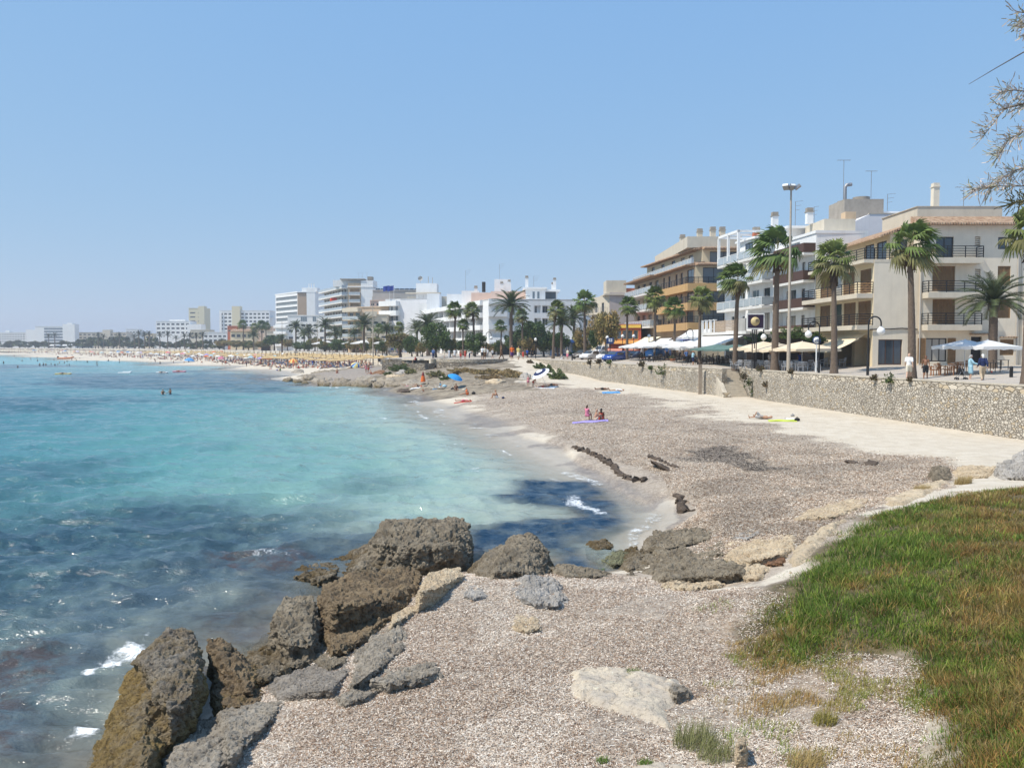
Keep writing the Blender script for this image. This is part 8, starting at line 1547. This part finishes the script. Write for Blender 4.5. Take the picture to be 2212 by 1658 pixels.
# head of the ramp and the bastion
GR='people at the head of the ramp'
for u,v,rz,pose,sk_,tp,bt_,hr,ht,s,lab in[(1106,778,0, 'walk',1,('orange',S_),('purple',B_),('grey', 'short'),None,1.02, 'man in an orange shirt and dark shorts walking towards the ramp'),(1120,778,.2, 'walk',1,('yellow',S_),('cream',K_),('brown', 'bob'),None,.98, 'woman in a yellow dress at the head of the ramp'),(1130,775,2.5, 'stand',1,('red',S_),('red',B_),('brown', 'short'),None,.8, 'child sized person in red beside the woman in yellow'),(1139,774,.3, 'stand',1,('royal',S_),('navy',B_),('grey', 'short'),None,1.0, 'person in royal blue beside the person in red'),(1148,773,0, 'stand',1,('black',S_),('black',T_),('dark', 'short'),None,1.0, 'person in black at the right of the group'),(1083,776,2, 'walk',2,('brown',S_),('brown',T_),('dark', 'short'),None,1.0, 'person in brown leaving the bastion'),(1064,774,1, 'walk',1,('white',S_),('black',B_),None,('white', 'hat'),1.0, 'person in white with a sun hat on the bastion'),(1053,773,.5, 'stand',0,('white',S_),('grey',T_),('grey', 'short'),None,1.05, 'taller person in white in the bastion group'),(1047,776,0, 'stand',1,('cream',S_),('brown',K_),('brown', 'bob'),None,.95, 'woman in cream in the bastion group'),(1042,776,-.4, 'stand',1,('white',S_),('black',B_),None,('white', 'cap'),.95, 'person with a white cap in the bastion group'),(1014,774,1.2, 'bend',1,('grey',S_),('navy',T_),('grey', 'short'),None,1.0, 'person in grey bending over a bench'),(1005,776,2.9, 'stand',1,('red', 'vest'),('red',B_),('dark', 'short'),None,.95, 'tanned person with a red top near the bastion benches'),(995,776,2.6, 'stand',2,None,('red',B_),('brown', 'short'),None,1.0, 'bare chested person in red shorts on the bastion'),(982,774,0, 'walk',1,('white',S_),('white',B_),('grey', 'short'),None,1.0, 'person in white left of the bare chested one'),(970,774,.6, 'stand',1,('white',S_),('white',T_),('dark', 'bob'),None,1.0, 'woman in white at the left of the bastion'),(960,774,1.8, 'stand',1,('cream',S_),('cream',B_),('brown', 'short'),None,.9, 'person in cream partly hidden by the green shrub'),(936,775,2.8, 'stand',1,('blue', 'jacket'),('navy',T_),None,('white', 'cap'),1.05, 'person in blue with a white cap beside the large drooping tree'),(1212,776,1.8, 'knees',0,('grey',S_),('white',B_),None,('white', 'hat'),1.0, 'man in a white hat sitting on the wall edge'),(1226,776,-.8, 'stand',0,('cream',S_),('pink',K_),('grey', 'bob'),None,1.0, 'woman in a pale dress standing beside the man in the white hat')]:
    p=pu(u,v);
    if p.y>215:p=pu(u,v+2)
    person(lab,p,rz,pose,sk_,tp,bt_,hr,ht,s,False,GR)
GW='people walking behind the concrete wall'
cols=['white', 'yellow', 'red', 'blue', 'white', 'grey', 'orange', 'cream', 'royal', 'green', 'pink', 'black']
for k in range(34):
    u=712+222*k/33+rv(-2,2);Y=float(np.interp(u,[712,830,935],[285,232,205]))+rv(1,7);x=ray(u,765)[0]*Y;c1=cols[k%12]
    person({'white':'stroller in white', 'yellow':'stroller in yellow', 'red':'stroller in red', 'blue':'stroller in blue', 'grey':'stroller in grey', 'orange':'stroller in orange', 'cream':'stroller in cream', 'royal':'stroller in bright blue', 'green':'stroller in green', 'pink':'stroller in pink', 'black':'stroller in black'}[c1]+' behind the pale concrete wall'+[' at its far part', ' at its middle part', ' at its near part'][min(2,k//12)],(x,Y,prom_z(x,Y)),rv(0,6),random.choice(['walk', 'stand']),random.choice([0,1,1]),(c1,S_),(random.choice(['black', 'white', 'navy', 'beige']),random.choice([T_,B_])),(random.choice(['dark', 'grey', 'brown', 'blond']), 'short'),None,rv(.94,1.05),False,GW)
for u,v,rz,lab,c1 in[(819,775,1.5, 'dark haired person sitting on a bench above the concrete buttress', 'navy'),(897,783,-1.3, 'man in a white cap sitting on a bench at the terrace wall', 'red')]:
    Y=146 if u>850 else 205;x=ray(u,v)[0]*Y;zb=EYE+ray(u,v)[1]*Y-.1;person(lab,(x,Y,zb),rz, 'chair',1,(c1,S_),('black',B_),('dark', 'short')if u<850 else None,('white', 'cap')if u>850 else None,1.0,False,GW)
    t_=thing('bench', 'dark bench on the stone terrace by the bastion' if u>850 else 'dark bench above the concrete buttress', 'bench',(x,Y,zb),rz);mb=MB();mb.box(-.7,.7,-.25,.2,.40,.45);mb.build('seat',BLACK,t_);mb=MB();mb.box(-.7,.7,.2,.25,.45,.9);mb.build('backrest',BLACK,t_)
    for xx in(-.6,.6):mb=MB();mb.box(xx-.04,xx+.04,-.2,.2,-.6,.4);mb.build('leg',BLACK,t_)
# cove sunbathers
GB='sunbathers on the cove beach'
def cloth_on_sand(u,v,w_,l_,rz,c,lab,name='beach_towel',cat='towel'):
    p=hit(u,v);mb=MB();n=8;vs=[]
    for j in range(n+1):
        for i in range(5):x=(i/4-.5)*w_;y=(j/n-.5)*l_;ca,sa=math.cos(rz),math.sin(rz);X_,Y_=p.x+x*ca-y*sa,p.y+x*sa+y*ca;vs.append((X_-p.x,Y_-p.y,lh(X_,Y_)-p.z+.035+.02*math.sin(i*2+j*1.3)))
    k0=len(vs);vs+=[(a,b_,c_-.03)for a,b_,c_ in vs];mb.add(vs,[(j*5+i,j*5+i+1,j*5+i+6,j*5+i+5)for j in range(n)for i in range(4)]);mb.add([vs[k]for k in(0,4,n*5+4,n*5)]+[vs[k0+k]for k in(0,4,n*5+4,n*5)],[(0,4,5,1),(1,5,6,2),(2,6,7,3),(3,7,4,0)])
    o=mb.build(name,CL[c]if isinstance(c,str)else c);o.location=p;return tag(o,lab,cat, 'towels on the cove beach')
LIME=mat('cloth_lime',(.55,.62,.08),.9,.1,9);LILA=mat('cloth_lilac',(.36,.30,.68),.8,.08,9);BLT=mat('cloth_pool_blue',(.10,.32,.62),.9,.1,9)
cloth_on_sand(1690,909,.95,1.9,1.35,LIME, 'lime green towel on the sand below the sea wall');cloth_on_sand(1708,905,.7,.7,.4, 'white', 'white cloth beside the lime green towel');cloth_on_sand(1320,848,2.6,1.9,1.5,BLT, 'blue and white towels under the pair below the sea wall');cloth_on_sand(1275,912,1.3,2.7,1.5,LILA, 'lilac air mat under the couple in the middle of the cove');cloth_on_sand(1000,869,.8,1.9,1.55, 'red', 'red towel under the woman lying near the water');cloth_on_sand(984,845,1.2,2.2,1.5, 'cream', 'pale towel under the seated man by the blue parasol');cloth_on_sand(903,838,1.0,2.0,1.5, 'white', 'white towel beside the closed orange parasol');cloth_on_sand(880,834,1.0,2.2,1.5, 'pink', 'pink towel at the foot of the rocks');cloth_on_sand(950,838,1.2,1.6,1.2,BLT, 'blue towel with bags below the rocks');cloth_on_sand(1178,837,2.4,2.6,1.3, 'white', 'white towels under the striped parasol');cloth_on_sand(1366,829,.9,2.0,1.5, 'navy', 'dark towel at the foot of the sea wall')
L90=math.pi/2
for u,v,rz,pose,sk_,tp,bt_,hr,ht,s,lab in[(1642,905,L90-.2-3.14, 'lieknee',1,None,('grey',B_),('brown', 'short'),None,1.0, 'man in grey shorts lying on his back beside the lime green towel'),(1300,842,-1.35, 'lieback',2,None,('black', 'trunks'),('dark', 'short'),None,1.0, 'dark tanned sunbather lying on the blue towels'),(1332,845,-1.4, 'lieback',1,('white', 'vest'),('white', 'trunks'),('grey', 'short'),None,1.0, 'sunbather in white lying on the blue towels'),(1368,829,-1.5, 'liefront',1,None,('black', 'trunks'),('brown', 'short'),None,1.0, 'sunbather lying on his front at the foot of the sea wall'),(1286,909,1.9, 'knees',1,None,('beige', 'trunks'),None,('white', 'cap'),1.0, 'sunbather in a white cap sitting on the lilac air mat'),(1268,909,2.4, 'chair',1,('pink', 'vest'),('pink', 'trunks'),('brown', 'bob'),None,.95, 'person in pink sitting on the left of the lilac air mat'),(1298,907,2.8, 'knees',2,('red', 'bikini'),('red', 'trunks'),('dark', 'long'),None,1.0, 'dark tanned woman in red sitting behind the white capped one'),(1000,868,-1.5, 'lieback',1,('pink', 'bikini'),('pink', 'trunks'),('dark', 'long'),None,1.0, 'woman with dark hair lying near the water line'),(1073,860,-1.3, 'knees',1,None,('white', 'trunks'),('dark', 'short'),None,1.05, 'man reading alone on the open sand'),(1010,853,-1.4, 'ground',1,('orange', 'vest'),('orange', 'trunks'),None,('white', 'cap'),1.0, 'person in orange with a white cap sitting on the sand'),(985,844,.2, 'ground',2,None,('black', 'trunks'),('dark', 'short'),None,1.05, 'dark tanned man sitting below the blue parasol'),(880,833,-1.4, 'lieback',0,('white', 'vest'),('white', 'trunks'),('brown', 'short'),None,1.0, 'sunbather lying on the pink towel by the rocks'),(903,837,-1.4, 'lieknee',1,('red', 'bikini'),('black', 'trunks'),('dark', 'short'),None,1.0, 'sunbather lying on the white towel beside the orange parasol'),(913,847,.6, 'knees',1,None,('white', 'trunks'),('blond', 'short'),None,.6, 'small child crouching near the water'),(1141,836,0, 'stand',0,('pink', 'bikini'),('pink', 'trunks'),('blond', 'bob'),None,.8, 'child standing left of the striped parasol'),(1152,836,.6, 'bend',1,None,('red', 'trunks'),('brown', 'short'),None,.75, 'child bending down left of the striped parasol'),(1172,837,-1.4, 'lieback',1,None,('red', 'trunks'),('dark', 'short'),None,1.0, 'sunbather in red lying under the striped parasol'),(1190,834,-1.4, 'liefront',2,None,('black', 'trunks'),('dark', 'short'),None,1.0, 'dark tanned sunbather lying behind the striped parasol'),(950,838,1.0, 'ground',0,('lightblue', 'vest'),('white', 'trunks'),('brown', 'bob'),None,.9, 'sunbather with a pale blue top sitting by the rocks'),(728,806,.3, 'knees',1,None,('red', 'trunks'),('brown', 'short'),None,1.1, 'sunbather sitting on the flat rocks of the point'),(791,806,.2, 'stand',1,('pink', 'bikini'),('pink', 'trunks'),('brown', 'bob'),None,1.0, 'woman in pink standing beside the reddish rock'),(796,806,-.2, 'stand',2,None,('red', 'trunks'),('dark', 'short'),None,.9, 'child in red beside the woman in pink'),(802,808,-1, 'ground',1,None,('red', 'trunks'),('brown', 'short'),None,.9, 'sunbather sitting at the feet of the woman in pink')]:
    p=hit(u,v);person(lab,p,rz,pose,sk_,tp,bt_,hr,ht,s,False,GB)
for u,v,lab,c,s in[(1722,909, 'black bag beside the lime green towel', 'black',.3),(1712,899, 'pair of dark shoes behind the white cloth', 'grey',.22),(1023,851, 'black bag on the sand beside the person in orange', 'black',.35),(1087,861, 'small navy bag beside the reading man', 'navy',.25),(978,843, 'black backpack under the blue parasol', 'black',.4),(960,837, 'white and blue bag below the rocks', 'lightblue',.4)]:
    p=hit(u,v);mb=MB();mb.ball((0,0,s*.35),(s*.7,s*.45,s*.45),10);mb.tube([(-s*.3,0,s*.6),(0,0,s*1.05),(s*.3,0,s*.6)],.02,5);o=mb.build('bag',CL[c]);o.location=p;tag(o,lab, 'bag', 'bags on the cove beach')
def beach_parasol(name,cols_,r,h,lab,p,tilt=(0,0),group='parasols on the cove beach',n=16,rise=.42):
    t_=thing(name,lab, 'parasol',p,0,group);M=Matrix.Translation((0,0,0))@Matrix.Rotation(tilt[0],4, 'X')@Matrix.Rotation(tilt[1],4, 'Y');mb=MB();mb.tube([M@V3(0,0,-.2),M@V3(0,0,h)],.02,6);mb.build('pole',WFR,t_);mb=MB();pr=[(.001,h),(r*.35,h-rise*.14),(r*.7,h-rise*.48),(r,h-rise)]
    for k in range(n):
        for j in range(3):
            a0,a1=2*math.pi*k/n,2*math.pi*(k+1)/n;q=[M@V3(pr[j][0]*math.cos(a0),pr[j][0]*math.sin(a0),pr[j][1]),M@V3(pr[j][0]*math.cos(a1),pr[j][0]*math.sin(a1),pr[j][1]),M@V3(pr[j+1][0]*math.cos(a1),pr[j+1][0]*math.sin(a1),pr[j+1][1]-(.0 if k%2 else.0)),M@V3(pr[j+1][0]*math.cos(a0),pr[j+1][0]*math.sin(a0),pr[j+1][1])]
            mb.add(q,[(0,3,2,1)],(k%len(cols_))if len(cols_)!=3 else j%2)
    mb.build('canopy',cols_,t_);return t_
beach_parasol('beach_parasol',[mat('parasol_blue',(.03,.28,.66),.8)],1.0,2.1, 'bright blue beach parasol tilted towards the sea',hit(974,842),(.25,.35));beach_parasol('beach_parasol',[CL['white'],CL['navy'],CL['white']],1.15,2.3, 'blue and white striped beach parasol tilted steeply',hit(1182,836),(.35,-.45))
p=hit(914,838);t_=thing('closed_parasol', 'closed orange and dark red parasol standing in the sand', 'parasol',p,0, 'parasols on the cove beach');mb=MB();mb.tube([(0,0,-.2),(0,0,2.2)],.025,6);mb.build('pole',WFR,t_);mb=MB();mb.lathe([(.34,.8),(.30,1.1),(.20,1.6)],10);mb.build('lower_cloth',CL['orange'],t_);mb=MB();mb.lathe([(.20,1.6),(.1,2.0),(.001,2.25)],10);mb.build('upper_cloth',mat('dark_red_cloth',(.18,.02,.02)),t_)
# bathers
wg='bathers standing in the turquoise water'
for u,v,dk,lab in[(352,853,1, 'bather with a dark cap standing waist deep, left of the near pair'),(368,851,2, 'dark haired bather standing waist deep, right of the near pair')]:p=gnd(u,v,0);person(lab,p,rv(0,6), 'reach',dk,('brown', 'bikini'),('navy', 'trunks'),('dark', 'short'),('navy', 'cap')if dk==1 else None,1.0,False, 'near pair of bathers',.92)
for x,y in[(1005,858),(1007,888),(1238,832),(1237,858),(695,888),(718,888),(600,878),(618,862),(668,862),(695,846),(530,876),(412,886),(450,884),(475,884),(37,866),(165,808),(238,806),(303,804),(316,805),(385,809),(780,821),(828,817),(793,839),(1112,810),(1122,810),(1185,804),(1125,839),(905,853),(560,832),(150,790),(320,824),(230,842),(390,842),(745,828),(2000,882),(2050,880),(1800,857),(1910,859),(185,905),(570,884),(1610,846),(1660,862),(1812,838),(1400,812),(1520,816)]:
    p=gnd(x*.2083,604.8+y*.2083,0);person('distant bather standing deep in the turquoise water',p,rv(0,6), 'stand',random.choice([1,2,2]),None,('navy', 'trunks'),('dark', 'short'),None,1.0,False,wg,rv(.7,1.15))
# crowd on the far beach
vw=lambda u:float(np.interp(u,[0,100,200,300,400,470,520,560,600,640],[762,765.5,772,778,784.5,790,795,799,803,810]));vb_=lambda u:float(np.interp(u,[0,200,400,560,700,830],[755.5,757.5,761,766,776,787]))
gf='crowd on the far beach'
for k in range(150):
    u=4+690*(k/149)**.9+rv(-3,3);f=rv(.06,.75);v=vw(min(u,640))*(1-f)+vb_(u)*f
    if u>640:v=rv(788,797)
    p=hit(u,v);c1=random.choice(cols);pose=random.choice(['stand', 'stand', 'walk', 'lieback', 'ground', 'knees']);part=' in the far left part' if u<230 else ' in the middle part' if u<470 else ' nearest the rocky point'
    person({'stand':'bather standing on the crowded beach', 'walk':'bather walking on the crowded beach', 'lieback':'sunbather lying on the crowded beach', 'ground':'sunbather sitting on the crowded beach', 'knees':'sunbather sitting on the crowded beach'}[pose]+part,p,rv(0,6),pose,random.choice([0,1,1,2]),(c1,random.choice(['bikini', 'vest']))if random.random()<.5 else None,(random.choice(['black', 'red', 'royal', 'navy', 'white', 'pink']), 'trunks'),(random.choice(['dark', 'brown', 'blond']), 'short'),None,rv(.95,1.08),False,gf)
# straw parasols in rows, sunbeds, coloured parasols
def far_parasol(name,m,r,h,rise,knot,pole=WFR,grp=''):
    t_=thing(name, 'x', 'parasol',group=grp);mb=MB();mb.lathe([(.02,h),(r*.3,h-rise*.25),(r*.72,h-rise*.62),(r,h-rise),(r*.98,h-rise-.10),(r*.6,h-rise*.62-.08),(.02,h-.12)],12,smooth=False);mb.build('canopy',m,t_);mb=MB();mb.tube([(0,0,-.2),(0,0,h)]+([(.02,0,h+knot*.6),(.10,0,h+knot)]if knot else[]),.06,6);mb.build('pole',pole,t_);return t_
STRAW=mat('straw_thatch',(.50,.36,.18),.95,.18,5,.5,10);DSTR=mat('weathered_thatch',(.27,.22,.18),.95,.2,5);PBRN=mat('brown_pole',(.17,.10,.06),.9)
STP=far_parasol('straw_parasol',STRAW,1.45,2.35,.5,.85,PBRN, 'straw parasols in rows on the far beach');GP_=far_parasol('thatched_parasol',DSTR,1.5,2.4,.5,.3,PBRN, 'weathered thatched parasols at the far end of the beach')
def along(line,s):
    for a,b_ in zip(line[:-1],line[1:]):
        a=Vector(a);b_=Vector(b_);L_=(b_-a).length
        if s<=L_:d=(b_-a).normalized();return a+d*s,Vector((-d.y,d.x))
        s-=L_
    return None,None
bed=thing('sunbed', 'x', 'sunbed',group='sunbeds under the straw parasols');mb=MB();mb.box(-.33,.33,-.95,.4,.3,.36);mb.build('mattress',CL['blue'],bed);mb=MB();mb.add([(-.33,.4,.3),(.33,.4,.3),(.33,.95,.65),(-.33,.95,.65),(-.33,.4,.36),(.33,.4,.36),(.33,.93,.71),(-.33,.93,.71)],[(3,2,1,0),(4,5,6,7),(0,1,5,4),(2,3,7,6),(1,2,6,5),(3,0,4,7)]);mb.build('backrest',CL['blue'],bed)
for x in(-.3,.3):
    for y in(-.8,.6):mb=MB();mb.box(x-.03,x+.03,y-.03,y+.03,-.05,.3);mb.build('leg',WFR,bed)
cnt=0
for row in range(6):
    s=8+row*1.3
    while s<330:
        p,n_=along(FAR_EDGE,s);q=p+n_*(5.0+4.4*row+rv(-.3,.3));s+=5.2 if s<160 else 8.5;u,v=proj((q.x,q.y,2))
        if q.x<-16-row*3.2 and raw_h(q.x,q.y)[0]>.9 and row<(6 if 35<s<180 else 4):
            z=lh(q.x,q.y);place(STP,USED,(q.x,q.y,z),rv(0,6),rv(.93,1.05), 'yellow straw parasol in the near rows' if s<110 else 'yellow straw parasol in the far rows');cnt+=1
            if row>1 and s<300:place(bed,USED,(q.x+.9,q.y-1.2,z),rv(2.2,2.7),1, 'blue sunbed under the straw parasols')
s=300
while s<1150:
    p,n_=along(FAR_EDGE,s)
    if p is None:break
    for row in range(3):q=p+n_*(8+8*row);place(GP_,USED,(q.x,q.y,max(1.5,lh(q.x,q.y))),rv(0,6),rv(.95,1.15), 'weathered brown thatched parasol in the far band')
    s+=22
PCOL=[('white',CL['white']),('white',CL['white']),('white',CL['white']),('pale blue',CL['lightblue']),('white',CL['white']),('blue',mat('parasol_blue',(.03,.28,.66))),('pink',CL['pink']),('orange',CL['orange']),('white',CL['white']),('lilac',LILA),('cream',CL['cream'])]
FPZ={}
for k in range(120):
    u=10+600*(k/119)+rv(-4,4);f=rv(.3,.9);v=vw(u)*(1-f)+vb_(u)*f;nm,mm=random.choice(PCOL)
    if nm not in FPZ:FPZ[nm]=far_parasol('beach_parasol',mm,1.05,2.05,.42,0,WFR, 'coloured parasols on the far beach')
    place(FPZ[nm],USED,hit(u,v),rv(0,6),rv(.95,1.15),nm+' parasol on the crowded beach'+(' far to the left' if u<220 else ' in its middle part' if u<430 else ' in its nearer part'))
beach_parasol('beach_parasol',[CL['yellow'],CL['royal'],CL['lightblue'],CL['yellow']],1.25,1.5, 'yellow and blue parasol lying low on the sand before the straw parasols',hit(769,795),(.5,.3), 'coloured parasols on the far beach',16,.9);beach_parasol('beach_shelter',[CL['yellow'],CL['orange']],1.5,1.6, 'yellow beach shelter near the straw parasols',hit(634,786),(.2,0), 'coloured parasols on the far beach',12,1.0);beach_parasol('beach_shelter',[CL['pink']],1.4,1.8, 'bright pink beach shelter in the crowd',hit(478,779),(0,0), 'coloured parasols on the far beach',12,1.2);beach_parasol('beach_shelter',[BLT],2.0,1.7, 'blue dome shelter near the water in the crowd',hit(409,782),(0,.1), 'coloured parasols on the far beach',12,1.2)
# the rest of the far crowd: too many and too small to tell apart
OCT=np.array([(1,0,0),(0,1,0),(-1,0,0),(0,-1,0),(0,0,1),(0,0,-1)],float);OF=np.array([(0,1,4),(1,2,4),(2,3,4),(3,0,4),(1,0,5),(2,1,5),(3,2,5),(0,3,5)])
cv_,cf_,cc_=[],[],[]
def oct_(c,r,col,a=0):
    q=OCT*np.array(r);ca,sa=math.cos(a),math.sin(a);q=np.stack([q[:,0]*ca-q[:,1]*sa,q[:,0]*sa+q[:,1]*ca,q[:,2]],1)+np.array(c);cf_.append(OF+6*len(cv_));cv_.append(q);cc_.extend([col]*8)
cpal=[(.03,.03,.04),(.45,.06,.05),(.05,.10,.35),(.72,.72,.72),(.60,.25,.30),(.10,.30,.42),(.60,.45,.12),(.15,.08,.06)]
for k in range(900):
    u=2+800*random.random()**.85;v=vw(u)*(1-.3)+vb_(u)*.3;f=random.uniform(.22,.95);v=vw(min(u,640))*(1-f)+vb_(u)*f if u<620 else random.uniform(vb_(u)-1,796)
    p=hit(u,v);a=rv(0,6.28);sk_=random.choice([(.42,.24,.15),(.50,.31,.22),(.26,.14,.09)]);c1=random.choice(cpal)
    if random.random()<.55:oct_((p.x,p.y,p.z+.05),(.45,1.0,.03),random.choice(cpal),a);oct_((p.x,p.y,p.z+.18),(.24,.85,.16),sk_,a);oct_((p.x,p.y,p.z+.22),(.27,.25,.16),c1,a)
    else:h=random.choice([.8,.85,1.5]);oct_((p.x,p.y,p.z+h*.5),(.26,.22,h*.55),sk_,a);oct_((p.x,p.y,p.z+h*.45),(.28,.24,h*.22),c1,a);oct_((p.x,p.y,p.z+h*1.08),(.13,.13,.16),random.choice([(.05,.03,.02),sk_]),a)
me=npmesh('distant_crowd',np.concatenate(cv_),np.concatenate(cf_),3,leafmat('crowd_colours',0,.8),False,{'col':('FACE',np.array(cc_))});tag(link('distant_crowd',me), 'dense far crowd of bathers and towels filling the distant beach', 'crowd',kind='stuff')
# lifeguard tower, white restaurant tents
p=hit(576,768);t_=thing('lifeguard_tower', 'dark brown lifeguard tower among the straw parasols', 'lifeguard tower',p);TB=mat('dark_timber',(.11,.06,.04),.9,.2,3)
for x in(-1.4,1.4):
    for y in(-1.2,1.2):mb=MB();mb.bar((x*1.15,y*1.15,-.3),(x,y,2.4),.2);mb.build('leg',TB,t_)
mb=MB();mb.box(-1.9,1.9,-1.6,1.6,2.3,2.5);mb.build('platform',TB,t_);mb=MB();mb.box(-1.5,1.5,-1.2,1.2,2.5,4.3);mb.build('cabin',TB,t_);mb=MB();mb.add([(-2,-1.7,4.3),(2,-1.7,4.3),(2,1.7,4.3),(-2,1.7,4.3),(0,0,5.1)],[(3,2,1,0),(0,1,4),(1,2,4),(2,3,4),(3,0,4)]);mb.build('roof',TB,t_)
WT=market_umbrella(WHITEC,3.2,3.4,.9, 'restaurant_parasol')
WT['group']='white parasols behind the far beach'
for k,(u,Y,lab)in enumerate([(410,560, 'white restaurant parasol behind the straw parasols, leftmost of three'),(424,555, 'white restaurant parasol behind the straw parasols, middle of three'),(444,540, 'white restaurant parasol behind the straw parasols, rightmost of three'),(700,300, 'white cafe parasol below the tall balcony block'),(708,298, 'white cafe parasol right below the tall balcony block'),(788,248, 'white cafe parasol below the beige balustraded house'),(768,262, 'white cafe parasol below the tan house'),(842,216, 'white cafe parasol at the foot of the flagged white block')]):x=ray(u,750)[0]*Y;place(WT,USED,(x,Y,4.3),0,1.15,lab)
for k,(u,w_)in enumerate([(150,26),(178,18),(120,20)]):Y=700;x=ray(u,750)[0]*Y;mb=MB();mb.add([(-w_*.2,-3,0),(w_*.2,-3,0),(w_*.2,3,0),(-w_*.2,3,0),(-w_*.2,0,1.2),(w_*.2,0,1.2)],[(0,1,5,4),(2,3,4,5),(0,4,3),(1,2,5)]);o=mb.build('awning_roof',WHITEC);o.location=(x,Y,6.2);tag(o,['long white awning roof of a beach bar before the white ribbon hotel', 'white awning roof right of the long one', 'white awning roof left of the long one'][k], 'awning', 'white beach bar roofs far away');mb=MB()
# boat and floats
p=gnd(142,775,0);t_=thing('rescue_boat', 'orange inflatable rescue boat lying off the far beach', 'boat',p,.1);mb=MB();ORB=mat('inflatable_orange',(.62,.22,.08),.6,.1,3)
for s in(-1,1):mb.tube([(-3.4,s*1.0,.3),(0,s*1.1,.35),(2.4,s*.9,.5),(3.6,s*.15,.95)],[.36,.4,.38,.3],10)
mb.build('tube_hull',ORB,t_);mb=MB();mb.box(-3.2,2.6,-.8,.8,.15,.3);mb.build('deck',GREY,t_);mb=MB();mb.box(-.6,.5,-.5,.5,.3,1.4);mb.build('console',SIGNW,t_);mb=MB();mb.box(-3.9,-3.3,-.3,.3,.2,1.3);mb.build('outboard_motor',BLACK,t_);mb=MB();mb.tube([(3.2,0,.9),(3.25,0,1.9)],.05,5);mb.build('bow_post',BLACK,t_)
print('COUNT',{k:sum(1 for o in C.objects if o.get('category')==k)for k in('person', 'parasol', 'sunbed', 'palm tree', 'chair')})
def floaty(name,lab,u,v,m,L_,w_,rz):
    p=gnd(u,v,.08);mb=MB()
    for k in range(4):y=(k-1.5)*w_/4;mb.tube([(-L_/2,y,.05),(L_/2,y,.05)],w_/7.5,8)
    mb.ball((L_/2,0,.1),(.3,w_/2,.14),10);o=mb.build(name,m);o.location=p;o.rotation_euler=(0,0,rz);tag(o,lab, 'air mat', 'floats on the water')
floaty('air_mat', 'yellow air mat with a swimmer on it',136,807.5,CL['yellow'],3.2,.9,.1);floaty('air_mat', 'pink red air mat, rightmost on the water',387,802.5,CL['pink'],3.0,.9,-.1);floaty('air_mat', 'white air mat, left of a close pair',268,805.5,CL['white'],2.6,.9,.1);floaty('air_mat', 'white air mat, right of a close pair',274,803.5,CL['white'],1.8,.8,.2);floaty('air_mat', 'small white float beside the pink red air mat',350,805,CL['white'],2.4,1.0,0);floaty('air_mat', 'white air mat far out near the standing couple',223,780,CL['white'],2.6,.9,0);floaty('air_mat', 'second white air mat farther right of the standing couple',250,781,CL['white'],2.4,.9,0)
person('swimmer lying on the yellow air mat',gnd(136,807,.2),1.6, 'lieback',1,None,('black', 'trunks'),('dark', 'short'),None,1.0,False, 'floats on the water');person('swimmer lying on the pink red air mat',gnd(387,802,.2),1.4, 'lieback',1,('red', 'bikini'),('red', 'trunks'),('dark', 'short'),None,1.0,False, 'floats on the water');person('swimmer lying on the small white float',gnd(350,804.6,.2),1.4, 'lieback',1,None,('navy', 'trunks'),('dark', 'short'),None,1.0,False, 'floats on the water')
